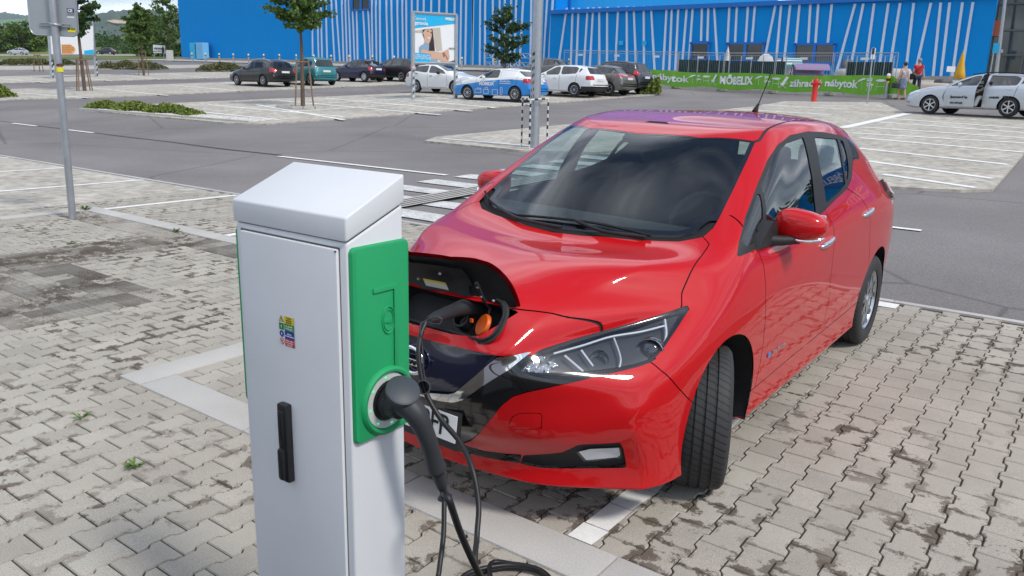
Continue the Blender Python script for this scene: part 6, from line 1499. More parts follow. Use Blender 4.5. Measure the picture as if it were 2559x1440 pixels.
S = hatch(4.80, 1.47, 1.85, 2.76, .95, True, belt0=.93, belt1=1.0); place1(S, 'near-black estate car half hidden behind the billboard post', GR, darkp, (1003, 206.5), 'five')
S = hatch(4.32, 1.45, 1.77, 2.58, .90, False, belt1=1.06); S['mirror'] = matte_black; S['handlemat'] = matte_black
place(S, 'white hatchback facing right behind the billboard', GR, whitep, (1135, 239), (1041, 234), 'multi')
S = hatch(4.31, 1.43, 1.78, 2.65, .90, False, three=True, belt0=.92, belt1=1.04); S['twotone'] = [(0, .72), (.5, .66), (1.2, .74), (1.9, .84), (2.6, .90), (3.3, .93), (4.0, .90), (4.31, .86)]; S['lower_paint'] = bluep; S['winmat'] = {1: white_paint}; S['windows'][0][-2:] = [(2.25, 1.33), (1.72, 1.16)]
kr_, K_, off_ = place(S, 'white and sky-blue company hatchback with lettering on its side', GR, whitep, (1165.5, 252), (1288.7, 259), 'multi')
def side_text(root, S, txt, size, y, z, m, bold=0.0, shear=0.0, sx=1.0, name='lettering', dx=.012):
    return text_obj(name, txt, size, m, root, (S['W']/2+dx, y-(S['fo']+S['wb']/2), z), Matrix(((0, 0, 1), (1, 0, 0), (0, 1, 0))), bold, ext=.004, sx=sx, shear=shear)
prw = mat('print_on_paint', (.75, .76, .77), .4); prd = mat('print_dark', (.03, .03, .04), .5)
side_text(kr_, S, 'MÖBELIX', .20, 2.02, .72, prw, .008, 0, 1.0); side_text(kr_, S, 'Mit vollem Herz\nwww.moebelix.sk', .085, 3.05, .80, prw, .001)
for (y, z, w_, h_) in ((1.55, .40, .34, .16), (1.60, .50, .22, .05), (2.0, .38, .26, .20), (2.02, .52, .14, .10), (2.50, .36, .30, .22), (2.85, .42, .10, .30)):
    mb = MB(); X_ = S['W']/2+.010
    for c, d in (((X_, y, z+h_/2), (.006, w_, .014)), ((X_, y, z-h_/2), (.006, w_, .014)), ((X_, y-w_/2, z), (.006, .014, h_)), ((X_, y+w_/2, z), (.006, .014, h_))): mb.box((c[0], c[1]-(S['fo']+S['wb']/2), c[2]), d)
    mb.build('furniture_outline', prw, kr_)
text_obj('lettering', 'MÖBELIX', .16, prw, kr_, (0, S['L']-(S['fo']+S['wb']/2)+.02, .98), Matrix.Rotation(R(180), 3, 'Z') @ Matrix.Rotation(R(90), 3, 'X'), .004, ext=.004)
S = hatch(4.51, 1.49, 1.78, 2.65, .90, True, belt0=.95, belt1=1.04); S['bumper'] = (.48, 3.9); place1(S, 'white estate car just right of the steel lamp post', GR, whitep, (1434, 246.5), 'multi')
S = hatch(4.25, 1.46, 1.76, 2.63, .88, False, steep=.30, belt1=1.03); S['tail'] = (3.9, .90, .99, .0); place1(S, 'metallic grey hatchback between the white estate and the dark people carrier', GR, greyp, (1519, 243), 'five')
S = hatch(4.53, 1.64, 1.84, 2.73, .94, True, hood=1.0, cowl=1.20, belt0=1.02, belt1=1.08); S['tail'] = (4.18, .92, 1.16, .66); place1(S, 'dark slate people carrier at the right end of the parked row', GR, slatep, (1558, 238), 'five')
S = hatch(4.3, 1.50, 1.78, 2.6, .88, False); place1(S, 'grey hatchback of which only the roof shows above the company car', GR, greyp, (1378, 206), 'cap')
# far traffic on the highway
for (a, b), pnt, lb, bk in ((((32, 142.5), (62, 142.6)), silverp, 'pale silver hatchback driving on the far highway at the left edge', 1), (((254, 141.6), (278, 141.6)), slatep, 'dark grey saloon driving on the far highway', 1), (((442, 141.5), (466, 141.6)), whitep, 'white car on the far highway partly hidden by the shop', 1)):
    S = hatch(4.0, 1.48, 1.72, 2.5, .8, False); A, B = dp(*a, 169), dp(*b, 169); d = (A-B); d.z = 0; d.normalize(); c = (A+B)/2; c.z += .40
    make_car(S, lb, 'cars driving on the far highway', pnt, c, math.atan2(d.y, d.x)+math.pi/2, 'cap')
# ---- the silver estate with its door open
S = hatch(4.57, 1.41, 1.77, 2.58, .95, True, hood=.96, cowl=1.10, belt0=.93, belt1=.98); S['rails'] = (2.15, 4.05); S['mirror'] = silverp
dw = S['windows'][0]; S['door'] = ([(1.50, .28), (1.36, .60), (1.48, .96)]+[(1.55, 1.05), (1.92, 1.34), (2.35, 1.42), (2.70, 1.43), (2.70, .95), (2.70, .28)], None, None, 0)
hy, hx = 1.46, .85
def swing(a):
    c, s_ = math.cos(a), math.sin(a)
    def fn(A, B):
        A = A.copy(); B = B.copy(); dx, dy = A[:, 0]-hx, A[:, 1]-hy; A[:, 0] = hx+c*dx+s_*dy; A[:, 1] = hy-s_*dx+c*dy
        bx, by = B[:, 0].copy(), B[:, 1].copy(); B[:, 0] = c*bx+s_*by; B[:, 1] = -s_*bx+c*by; return A, B
    return fn
S['doorfn'] = swing(R(19)); S['doorpaint'] = silverp; S['lines'] = S['lines'][2:3]
sk_, K_, off_ = place(S, 'silver estate car with its front door open, lettered for a cleaning firm', GR, silverp, (2321.5, 288.8), (2511.5, 300), 'six')
a27 = R(19); o = side_text(sk_, S, 'Upratovanie & Tep', .115, 2.05, .60, prd, .002, .15, .8); o2 = side_text(sk_, S, '0911 099 650', .10, 1.98, .40, prd, .002, 0, .9)
mvl = S['fo']+S['wb']/2
for q in (o, o2): q.data.transform(Matrix.Translation((hx, hy-mvl, 0)) @ Matrix.Rotation(-a27, 4, 'Z') @ Matrix.Translation((-hx, -(hy-mvl), 0)))
side_text(sk_, S, 'ovanie   PEJA', .125, 3.22, .62, prd, .003, .2, .95)
# ================================================================ street furniture
def up(p, h): return Vector((p[0], p[1], p[2]+h))
pole_m = mat('pole_steel', (.40, .42, .45), .38, .7, noise=.10, nscale=9)
sign_grey = mat('sign_back', (.36, .39, .41), .45, .35, noise=.03, nscale=2)
# ---- traffic sign seen from behind
b = gp(182, 548); sg_ = empty('traffic_sign', b, 0, 'back of a grey traffic sign with rounded corners on a leaning steel pole', 'sign')
tp = vplane(b, 112, -200)-b
mb = MB(); mb.tube([(0, 0, -.05), tp*.5, tp], .041, 16); mb.build('pole', pole_m, sg_, auto=50)
def sgp(px, py): return vplane(b, px, py)-b
q = [sgp(62, -30), sgp(188, -26), sgp(193, 90), sgp(72, 84)]
ctr = sum(q, Vector())/4; U = (sgp(193, 90)-sgp(72, 84)).normalized(); W_ = (sgp(62, -30)-sgp(72, 84)).normalized(); nrm = U.cross(W_).normalized()
if nrm.dot(Vector(CAM)-b) < 0: nrm = -nrm
A0 = sgp(70, 85.5); wid = (sgp(193, 90)-sgp(72, 84)).length
poly = [(p[0], p[1]) for p in rrect(0, wid, 0, .78, .075, 6)]
mb = MB(); mb.prism(poly, (A0-nrm*.05, U, W_, nrm), -.006, .002); pn = mb.build('panel', sign_grey, sg_)
mb = MB(); mb.tube([A0-nrm*.05+U*x+W_*z for x, z in poly+[poly[0]]], .008, 6, False); mb.build('panel_rim', pole_m, pn, auto=60)
def sq(name, x0, y0, x1, y1, m_, off=-.044):
    a = sgp(x0, y0)+nrm*off; c = sgp(x1, y1)+nrm*off; e = U*((c-a).dot(U)); f_ = W_*((c-a).dot(W_)); mb = MB(); mb.add([a, a+e, a+e+f_, a+f_], [(0, 1, 2, 3)]); return mb.build(name, m_, pn)
sq('sticker', 161.5, 20, 180, 32, mat('sticker_navy', (.03, .03, .16), .4)); sq('sticker', 162, 33, 180, 38, mat('sticker_grey', (.25, .25, .27), .5)); sq('sticker', 162.5, 40, 181, 45, white_paint); sq('sticker', 163, 46, 181, 47.5, white_paint)
sq('sticker', 163, 69, 184, 81, mat('sticker_bright_yellow', (.75, .66, .02), .4))
RS = Matrix((U, W_, nrm)).transposed()
text_obj('sticker_text', 'CE', .045, white_paint, pn, sgp(170, 26.5)+nrm*-.040, RS, .002, ext=.001); text_obj('sticker_text', 'ZA 7/15', .026, tk, pn, sgp(173, 72)+nrm*-.040, RS, .001, ext=.001)
mb = MB()
for dy in (56.5, 63): mb.tube([sgp(95, dy)+nrm*-.035, sgp(126, dy+1.2)+nrm*-.03, sgp(150, dy+3)+nrm*-.03, sgp(171, dy+5)+nrm*-.035], .007, 6)
mb.tube([sgp(124, 60)+nrm*-.04, sgp(128, 60.5)+nrm*.035, sgp(138, 61.5)+nrm*.05, sgp(146, 63)+nrm*.035, sgp(150, 63)+nrm*-.04], .012, 6); mb.build('clamp', galv, sg_, auto=60)
for (y0, y1, m_) in ((160, 166, mat('band_dark', (.10, .03, .02), .5)), (168.5, 180, MATS['sticker_bright_yellow'])):
    t0, t1 = sgp(147.8, y0), sgp(149.2, y1); mb = MB(); mb.tube([t0, t1], .0425, 16, False); mb.build('pole_sticker', m_, sg_, auto=60)
# ---- tall steel lamp post with striped guard rails
def stripes(mb, p0, p1, r_, n, n2=10, phase=0):
    p0, p1 = Vector(p0), Vector(p1)
    for i in range(n):
        mb.m = (i+phase) % 2; mb.tube([p0.lerp(p1, i/n), p0.lerp(p1, (i+1)/n)], r_, n2, i in (0, n-1))
strm = [mat('stripe_white', (.62, .63, .63), .5, noise=.1, nscale=20), mat('stripe_black', (.03, .03, .03), .5)]
b = gp(1334, 372); b.z += .035; lp = empty('lamp_post', b, 0, 'tall thick galvanised lamp post with black and white hazard stripes behind the red car', 'lamp post')
mb = MB(); mb.tube([(0, 0, 0), (0, 0, 4), (0, 0, 9)], [.128, .118, .085], 24); mb.build('post', pole_m, lp, auto=50)
tw_ = (Vector(CAM)-b); tw_.z = 0; tw_.normalize(); rt_ = Vector((-tw_.y, tw_.x, 0))
for i in range(11):
    z = .55+.165*i; mb = MB(); a = math.radians(-38); dirn = (tw_*math.cos(a)-rt_*-math.sin(a)*-1); V_ = []
    for (u, w_) in ((-.035, -.055), (.035, -.02), (.035, .055), (-.035, .02)):
        q_ = math.atan2(tw_.y, tw_.x)-.62+u/.125*1.0; V_.append((.1275*math.cos(q_), .1275*math.sin(q_), z+w_))
    mb.add(V_, [(0, 1, 2, 3)]); mb.build('hazard_mark', strm[1], lp)
mb = MB(); mb.tube([(0, 0, 8.9), (.5, -.3, 9.1), (1.0, -.6, 9.1)], .04, 8); mb.box((1.2, -.72, 9.08), (.7, .3, .10), rz=-.55, bev=.03); mb.build('lantern', galv, lp, auto=50)
gr_ = empty('guard_rail', b, 0, 'black and white striped tube hoop around the lamp post foot', 'guard rail')
G1, G2_, G3 = vplane(b, 1322, 365)-b, vplane(b, 1366, 365)-b, vplane(b, 1304, 300)-b
for g_ in (G1, G2_): g_.z = 0
back = Vector((AF[0], AF[1], 0)).normalized(); G1 = G1-back*.32; G2_ = G2_-back*.1; G3 = Vector((G1.x, G1.y, 0))+back*.9-rt_*-.0; G3 = G1+(vplane(b, 1303, 300)-vplane(b, 1322, 300))*1.0+back*.5; G3.z = 0
for p_, h_ in ((G1, 1.14), (G2_, 1.18), (G3, 1.16)): mb = MB(); stripes(mb, p_, up(p_, h_), .022, 13); mb.build('upright', strm, gr_, auto=60)
for p_, q_, n_ in ((up(G1, 1.14), up(G2_, 1.18), 5), (up(G1, 1.14), up(G3, 1.16), 4)): mb = MB(); stripes(mb, p_, q_, .024, n_); mb.build('top_rail', strm, gr_, auto=60)
# second lamp post by the entrance
b = gp(2487, 207); l2 = empty('lamp_post', b, 0, 'slim white-grey lamp post in front of the glazed entrance', 'lamp post'); t_ = vplane(b, 2513, -8)-b
mb = MB(); mb.tube([(0, 0, 0), (t_.x, t_.y, t_.z), (t_.x*1.5, t_.y*1.5, 9)], [.13, .10, .08], 14); mb.build('post', galv, l2, auto=50); mb = MB(); mb.box((t_.x*1.5, t_.y*1.5-.4, 9.0), (.3, .9, .12), bev=.03); mb.build('lantern', galv, l2)
mb = MB(); mb.tube([(-.0, 0, 1.9), (0, 0, 2.1)], .16, 12); mb.build('collar', galv, l2, auto=50)
# ---- billboards
def board(name, label, pl_, pr_, tl, tr, bl_, br_, legm=galv):
    """billboard from photograph corners: two posts standing on the ground and the panel between them"""
    A, B = gp(*pl_), gp(*pr_); A.z = min(A.z, terrain(A.x, A.y)+.04); d = Vector((B.x-A.x, B.y-A.y, 0)); o = empty(name, A, 0, label, 'billboard')
    n = Vector((d.y, -d.x, 0)).normalized()
    if n.dot(Vector(CAM)-A) < 0: n = -n
    def on(px, py):
        r_ = ray(px, py); t = (np.array(A)-CAM)@np.array(n)/(r_@np.array(n)); return Vector(CAM+r_*t)-A
    return o, A, d.normalized(), n, on
o, A, D_, n_, on = board('billboard', 'advertising billboard with a smiling woman on two steel posts', (1032, 252), (1141, 247.5), None, None, None, None)
tl_p, tr_p = on(1031, 30), on(1140, 37)
for px, py, yb in ((1032, 30, 252), (1139, 38, 247)):
    p0, p1 = on(px, yb), on(px, py); mb = MB(); p0.z -= .1; mb.box(((p0.x+p1.x)/2, (p0.y+p1.y)/2, (p0.z+p1.z)/2), (.14, .14, p1.z-p0.z), rz=math.atan2(D_.y, D_.x)); mb.build('post', galv, o)
    for k in range(9):
        z0 = p0.z+.3+.16*k; mb = MB(); c = Vector((p0.x, p0.y, z0))+n_*.073; mb.add([c-D_*.05-Vector((0, 0, .05)), c+D_*.05, c+D_*.05+Vector((0, 0, .07)), c-D_*.05+Vector((0, 0, .02))], [(0, 1, 2, 3)]); mb.build('hazard_mark', strm[k % 2], o)
pa_, pb_ = on(1038, 35), on(1134, 157); fr = MB()
Lx = lambda px, py, off=.02: on(px, py)+n_*off
def flat(name, pts, m_, off, par): mb = MB(); mb.add([Lx(a, b, off) for a, b in pts], [tuple(range(len(pts)))]); return mb.build(name, m_, par)
pan = MB(); c4 = [on(1034, 32), on(1138, 39), on(1138, 158), on(1034, 157)]; pan.add([p+n_*.0 for p in c4]+[p-n_*.08 for p in c4], [(0, 1, 2, 3), (4, 7, 6, 5), (0, 4, 5, 1), (1, 5, 6, 2), (2, 6, 7, 3), (3, 7, 4, 0)]); pan = pan.build('panel', white_paint, o)
for a, b_ in (((1030, 31), (1141, 38)), ((1032, 157.5), (1141, 159))): mb = MB(); mb.tube([on(*a)+n_*.02, on(*b_)+n_*.02], .065, 4); mb.build('frame_rail', galv, o)
prc = mat('print_cyan', (.01, .42, .74), .45); skin = mat('print_skin', (.58, .36, .26), .5); hair = mat('print_hair', (.035, .02, .018), .5); shirt = mat('print_shirt', (.22, .34, .48), .5); beige = mat('print_beige', (.50, .44, .38), .5)
P = lambda L: [(1020+a/9.6, 20+b/9.6) for a, b in L]
flat('print', P([(130, 130), (1115, 205), (1115, 380), (130, 490)]), prc, .012, pan); flat('print', P([(585, 490), (765, 470), (815, 1020), (680, 1040), (640, 900), (600, 700)]), beige, .012, pan); flat('print', P([(130, 545), (340, 520), (340, 595), (130, 595)]), beige, .012, pan)
flat('print', P([(340, 520), (575, 495), (590, 620), (640, 1030), (480, 1030), (430, 860), (345, 640)]), hair, .016, pan)
flat('print', P([(350, 590), (400, 530), (500, 508), (560, 520), (560, 680), (530, 790), (490, 870), (400, 830), (385, 720)]), skin, .020, pan)
flat('print', P([(455, 690), (490, 710), (530, 715), (510, 745), (475, 725)]), white_paint, .024, pan)
for ex in ((470, 555), (545, 590)): flat('print', P([(ex[0]-22, ex[1]-6), (ex[0]+22, ex[1]-6), (ex[0]+18, ex[1]+16), (ex[0]-18, ex[1]+16)]), hair, .024, pan)
flat('print', P([(380, 820), (500, 880), (490, 1030), (540, 1060), (260, 1075), (255, 950), (300, 900), (370, 870)]), shirt, .022, pan)
flat('print', P([(300, 1040), (350, 990), (480, 1030), (580, 1040), (800, 1070), (960, 985), (990, 1180), (960, 1300), (830, 1290), (720, 1230), (560, 1230), (525, 1110), (300, 1080)]), skin, .026, pan)
flat('print', P([(810, 1080), (860, 1065), (960, 1240), (930, 1250), (880, 1150), (840, 1200)]), mat('print_skin_dark', (.28, .13, .09), .5), .030, pan)
flat('print', P([(135, 1075), (520, 1110), (520, 1310), (135, 1320)]), prc, .032, pan); flat('print', P([(530, 1240), (690, 1220), (710, 1310), (530, 1310)]), shirt, .031, pan); flat('print', P([(955, 1300), (1115, 1250), (1115, 1310), (955, 1310)]), mat('print_grey', (.12, .12, .13), .5), .031, pan)
RB = Matrix((D_, Vector((0, 0, 1)), n_)).transposed()
text_obj('headline', 'Cenová', .21, white_paint, pan, Lx(1048, 47, .03), RB, 0, ext=.004); text_obj('headline', 'garancia', .21, white_paint, pan, Lx(1052, 58.5, .03), RB, .006, ext=.004); text_obj('headline', 'MÖBELIX', .15, white_paint, pan, Lx(1123.5, 48.5, .03), RB, .008, ext=.004, sx=.8)
for k in range(3): text_obj('small_print', ['na všetky tovary v akcii', 'Garantujeme najnižšiu cenu', 'široko – ďaleko na trhu'][k], .085, white_paint, pan, Lx(1053.5, 138+4.2*k, .04), RB, .001, ext=.002)
text_obj('signature', 'MEZIV', .12, tk, pan, Lx(1129, 122, .02), RB, 0, ext=.002)
# billboard behind the sign
o, A, D_, n_, on = board('billboard', 'wide white billboard with an orange picture, half hidden by the traffic sign', (130, 198), (240, 193), None, None, None, None)
Lx = lambda px, py, off=.02: on(px, py)+n_*off
for px, yt, yb in ((119, 40, 198), (230, 45, 193)):
    p0, p1 = on(px+11, yb), on(px, yt); p0.z -= .1; mb = MB(); mb.tube([p0, p1], .11, 4); mb.build('post', galv, o)
    for k in range(7): c = p0.lerp(p1, .06+.042*k)+n_*.12; mb = MB(); mb.add([c-D_*.06-Vector((0, 0, .07)), c+D_*.06, c+D_*.06+Vector((0, 0, .09)), c-D_*.06+Vector((0, 0, .02))], [(0, 1, 2, 3)]); mb.build('hazard_mark', strm[(k+1) % 2], o)
c4 = [on(121, 60), on(230, 66), on(231, 136), on(126, 136)]; pan = MB(); pan.add([p+n_*.12 for p in c4]+[p+n_*.04 for p in c4], [(0, 1, 2, 3), (4, 7, 6, 5), (0, 4, 5, 1), (1, 5, 6, 2), (2, 6, 7, 3), (3, 7, 4, 0)]); pan = pan.build('panel', white_paint, o)
mb = MB(); mb.tube([on(126, 137.5)+n_*.08, on(232, 137.5)+n_*.08], .10, 4); mb.build('frame_rail', galv, o)
orp = mat('print_orange', (.62, .24, .07), .5); ord_ = mat('print_brown', (.36, .10, .03), .5); orl = mat('print_sand', (.72, .42, .17), .5)
flat('print', [(150, 111), (172, 111), (182, 117), (186, 124), (183, 131), (176, 136), (152, 136)], orl, .13, pan)
for r_ in range(4):
    y0 = 113+5.2*r_; x1 = (176, 183, 183, 178)[r_]
    flat('print', [(151, y0+3.0), (x1, y0+3.4), (x1-1, y0+4.6), (151, y0+4.2)], orp, .136, pan)
    for k in range(int((x1-152)/3)): flat('print', [(152+3*k, y0), (153.6+3*k, y0), (153.6+3*k, y0+2.6), (152+3*k, y0+2.6)], ord_, .14, pan)
flat('print', [(207, 127), (230, 124), (231, 136), (207, 136)], prc, .13, pan)
# small hoarding with a silhouette
b = gp(397, 148); hb = empty('billboard', b, 0, 'small white hoarding with a dark figure beside the pale cabinet', 'billboard'); mb = MB()
q = lambda px, py, off=0.0: vplane(b, px, py)-b-Vector((AF[0], AF[1], 0))*off
c4 = [q(382, 112), q(412, 114), q(413, 134), q(383, 132)]; mb.add([p for p in c4]+[p+Vector((AF[0], AF[1], 0))*.2 for p in c4], [(0, 1, 2, 3), (4, 7, 6, 5), (0, 4, 5, 1), (2, 6, 7, 3)]); pan = mb.build('panel', white_paint, hb)
for px in (386, 410): mb = MB(); mb.tube([q(px, 147), q(px, 133)], .09, 6); mb.build('post', galv, hb)
mb = MB(); mb.add([q(a, c, .03) for a, c in ((405, 133), (404, 121), (406, 118), (406.5, 115.5), (408, 115.5), (408.5, 118), (411, 122), (410.5, 133))], [tuple(range(8))]); mb.build('print', tk, pan)
RC = Matrix((Vector((AR[0], AR[1], 0)).normalized(), Vector((0, 0, 1)), Vector((-AF[0], -AF[1], 0)).normalized())).transposed()
text_obj('headline', '8 virgo', .55, tk, pan, q(391, 121, .04), RC, .01, ext=.01); text_obj('headline', 'stavebná firma', .25, tk, pan, q(391, 128, .04), RC, .0, ext=.01)
b = gp(426, 153); pc = empty('utility_cabinet', b, 0, 'pale concrete utility cabinet on the grass verge', 'cabinet'); h_ = (vplane(b, 426, 126)-b).z; mb = MB(); mb.box((0, 0, h_/2), (.75, .4, h_), rz=YAW*-1, bev=.04); mb.build('housing', mat('cabinet_cream', (.55, .53, .48), .6), pc); mb = MB(); mb.box((-.02, -.22, h_/2), (.6, .04, h_*.8), rz=YAW*-1); mb.build('door', mat('cabinet_door', (.50, .48, .44), .6), pc)
# ---- bollards along the shop
yel = mat('bollard_yellow', (.65, .45, .03), .5)
def bollard_proto():
    o = empty('bollard'); mb = MB(); mb.tube([(0, 0, 0), (0, 0, 1.1)], .08, 10); mb.build('post', galv, o, auto=50)
    mb = MB(); mb.tube([(0, 0, .72), (0, 0, .80)], .088, 10); mb.build('yellow_band', yel, o, auto=50); mb = MB(); mb.tube([(0, 0, .80), (0, 0, .92)], .089, 10); mb.build('black_band', strm[1], o, auto=50); mb = MB(); mb.tube([(0, 0, .92), (0, 0, 1.02)], .088, 10); mb.build('yellow_band', yel, o, auto=50); mb = MB(); mb.lathe([(.085, 1.02), (.085, 1.10), (.05, 1.14), (.001, 1.15)], 10, None, True); mb.build('cap', white_paint, o, auto=50); return o
bp_ = None
BX = [(481, 157), (515, 158), (549, 158.5), (584, 160), (622, 161), (660, 161.5), (699, 162), (741, 163), (785, 164), (828, 165), (873, 166), (931, 167), (985, 168), (1154, 173), (1237, 174), (1421, 178)]
for i, (px, py) in enumerate(BX):
    if bp_ is None: bp_ = bollard_proto(); o = bp_
    else: o = copy_tree(bp_)
    o.location = gp(px, py); tag(o, f"{['leftmost', 'second', 'third', 'fourth', 'fifth', 'sixth', 'seventh', 'eighth', 'ninth', 'tenth', 'eleventh', 'twelfth', 'thirteenth', 'fourteenth', 'fifteenth', 'sixteenth'][i]} steel bollard from the left in the row along the shop", 'bollard', 'bollards along the shop front')
o = copy_tree(bp_); o.location = gp(2213, 246); tag(o, 'yellow and black banded bollard at the right end of the green banner', 'bollard', 'bollards along the shop front')
# ---- red hydrant
redp = mat('hydrant_red', (.55, .02, .012), .45, noise=.08, nscale=12)
b = gp(2033, 256); hy_ = empty('fire_hydrant', b, 0, 'red cast-iron fire hydrant standing before the green banner', 'hydrant')
mb = MB(); mb.lathe([(.13, 0), (.13, .04), (.115, .06), (.112, .72), (.13, .74), (.13, .78), (.118, .80)], 20); mb.build('barrel', redp, hy_, auto=40)
mb = MB(); mb.lathe([(.118, .80), (.15, .82), (.15, .86), (.12, .88), (.11, .95), (.075, 1.01), (.03, 1.03), (.03, 1.07), (.001, 1.075)], 20, None, True); mb.build('cap', redp, hy_, auto=40)
for a in (0, 2.1, 4.2): mb = MB(); mb.tube([(0, 0, .80), (.19*math.cos(a), .19*math.sin(a), .80)], .055, 12); mb.tube([(.19*math.cos(a), .19*math.sin(a), .80), (.22*math.cos(a), .22*math.sin(a), .80)], .062, 12); mb.build('outlet', redp, hy_, auto=40)
# ---- small sign on a thin post
b = gp(2167, 261); ts = empty('parking_sign', b, 0, 'narrow sign seen edge-on on a thin steel post right of the hydrant', 'sign'); q = lambda px, py: vplane(b, px, py)-b
mb = MB(); mb.tube([(0, 0, 0), q(2183, 118)], .032, 10); mb.build('post', galv, ts, auto=50)
mb = MB(); p_ = (q(2176, 148)+q(2188, 121))/2; mb.box(p_, (.16, .05, (q(2182, 120)-q(2182, 148)).z), rz=.5, bev=.01); sp_ = mb.build('panel', white_paint, ts); mb = MB(); mb.box(p_+Vector((0, -.03, .1)), (.10, .02, .25), rz=.5); mb.build('print', prd, sp_)
b = gp(2470, 210); ts = empty('parking_sign', b, 0, 'small blue sign on a post beside the slim lamp post', 'sign'); mb = MB(); mb.tube([(0, 0, 0), (0, 0, 2.4)], .04, 8); mb.build('post', galv, ts, auto=50); mb = MB(); mb.box((.1, -.05, 2.2), (.35, .04, .6)); mb.build('panel', prc, ts)
# ---- steel lattice barrier by the shop wall
b0, b1 = gp(1212, 176), gp(1330, 178); lb_ = empty('lattice_barrier', b0, 0, 'galvanised lattice trolley barrier between the blue wall and the tree', 'barrier'); d = b1-b0; d.z = 0; mb = MB()
for z in (.35, .75, 1.15, 1.55): mb.tube([(0, 0, z), (d.x, d.y, z)], .035, 6)
for k in range(5): mb.tube([(d.x*k/4, d.y*k/4, 0), (d.x*k/4, d.y*k/4, 1.6)], .045, 6)
for z in (.35, 1.15):
    for k in range(14): mb.tube([(d.x*k/14, d.y*k/14, z+(.4 if k % 2 else 0)), (d.x*(k+1)/14, d.y*(k+1)/14, z+(0 if k % 2 else .4))], .022, 5)
mb.build('lattice', galv, lb_, auto=60)
# ================================================================ garden furniture enclosure: fence, banner, goods
F0, F1 = gp(1400, 205), gp(2226, 246); FD = F1-F0; FD.z = 0; FL = FD.length; FU = FD.normalized(); FN = Vector((FU.y, -FU.x, 0))
if FN.dot(Vector(CAM)-F0) < 0: FN = -FN
def fence_pt(s, h, off=0.0): p = F0+FU*s-FN*.25+FN*off; return Vector((p.x, p.y, terrain(p.x, p.y)+h))
npan = 7; pw_ = FL/npan
for k in range(npan):
    o = empty('fence_panel', fence_pt(pw_*(k+.5), 0), 0, f"mesh fence panel on block feet, {['first','second','third','fourth','fifth','sixth','last'][k]} from the left behind the green banner", 'fence', 'mobile fence panels'); c = Vector(o.location)
    a0, a1 = fence_pt(pw_*k+.04, .12)-c, fence_pt(pw_*(k+1)-.04, .12)-c; mb = MB(); T2 = Vector((0, 0, 1.95))
    mb.tube([a0, a0+T2], .021, 6); mb.tube([a1, a1+T2], .021, 6); mb.tube([a0+T2, a1+T2], .021, 6); mb.tube([a0+Vector((0, 0, .1)), a1+Vector((0, 0, .1))], .021, 6); mb.tube([a0+T2*.93, a1+T2*.93], .010, 5); mb.build('frame', galv, o, auto=60)
    mb = MB()
    for i in range(1, 26): p_ = a0.lerp(a1, i/26); mb.tube([p_+Vector((0, 0, .1)), p_+T2], .0035, 3, False)
    mb.build('wires', galv, o)
    for p_ in (a0, a1): mb = MB(); mb.box((p_.x, p_.y, p_.z-.05), (.62, .24, .14), rz=math.atan2(FN.y, FN.x), bev=.02); mb.build('block_foot', conc, o)
    mb = MB(); p_ = a0.lerp(a1, .5)+T2*.86+FN*.03; mb.box(p_, (.42, .02, .12), rz=math.atan2(FU.y, FU.x)); mb.build('maker_plate', white_paint, o)
# green banner, wavy cloth tied to the fence
bang = mat('banner_green', (.16, .42, .025), .5, noise=.08, nscale=1.5); s0 = (gp(1612, 214)-F0).dot(FU); n1 = 90
def ban(s, v):
    p = fence_pt(s, 0, .30); wv = .035*math.sin(s*2.1)+.03*math.sin(s*5.3+v*2)+.02*math.sin(s*11+v*5); zb, zt_ = .16+.05*math.sin(s*1.7), 1.0+.04*math.sin(s*.9+1)
    return p+FN*wv+Vector((0, 0, zb+(zt_-zb)*v))
bn_ = empty('banner', fence_pt((s0+FL)/2, 0, .3), 0, 'long green cloth banner advertising garden furniture, tied along the fence', 'banner'); bc = Vector(bn_.location)
V_ = []; nv = 8
for i in range(n1+1):
    for j in range(nv+1): V_.append(ban(s0+(FL-s0)*i/n1, j/nv)-bc)
mb = MB(); mb.add(V_, [(i*(nv+1)+j, (i+1)*(nv+1)+j, (i+1)*(nv+1)+j+1, i*(nv+1)+j+1) for i in range(n1) for j in range(nv)]); mb.build('cloth', bang, bn_, True)
RBn = Matrix((FU, Vector((0, 0, 1)), FN)).transposed()
def s_at(px):
    n2 = np.array(FN); r_ = ray(px, 205); base = np.array(F0+FN*.15); t = ((base-CAM)@n2)/(r_@n2); return (Vector(CAM+r_*t)-F0).dot(FU)
def bt(txt, px0, px1, size, bold, sx=1.0):
    a, b_ = s_at(px0), s_at(px1); o = text_obj('lettering', txt, size, white_paint, bn_, (0, 0, 0), RBn, bold, ext=.003); me = o.data
    ws_ = [v.co.dot(FU) for v in me.vertices]; k = (b_-a)/(max(ws_)-min(ws_)); lo = min(ws_)
    for v in me.vertices:
        s_ = a+(v.co.dot(FU)-lo)*k; dep_ = v.co.dot(FN); z_ = v.co.z; p = ban(s_, .52+z_/.84)+FN*(.022+dep_)-bc; v.co = p
bt('záhradný nábytok', 1524, 1720, .50, .014); bt('MÖBELIX', 1798, 1879, .54, .022); bt('záhradný nábytok', 1970, 2142, .50, .014); bt('zá', 2226, 2240, .4, .014) if False else None
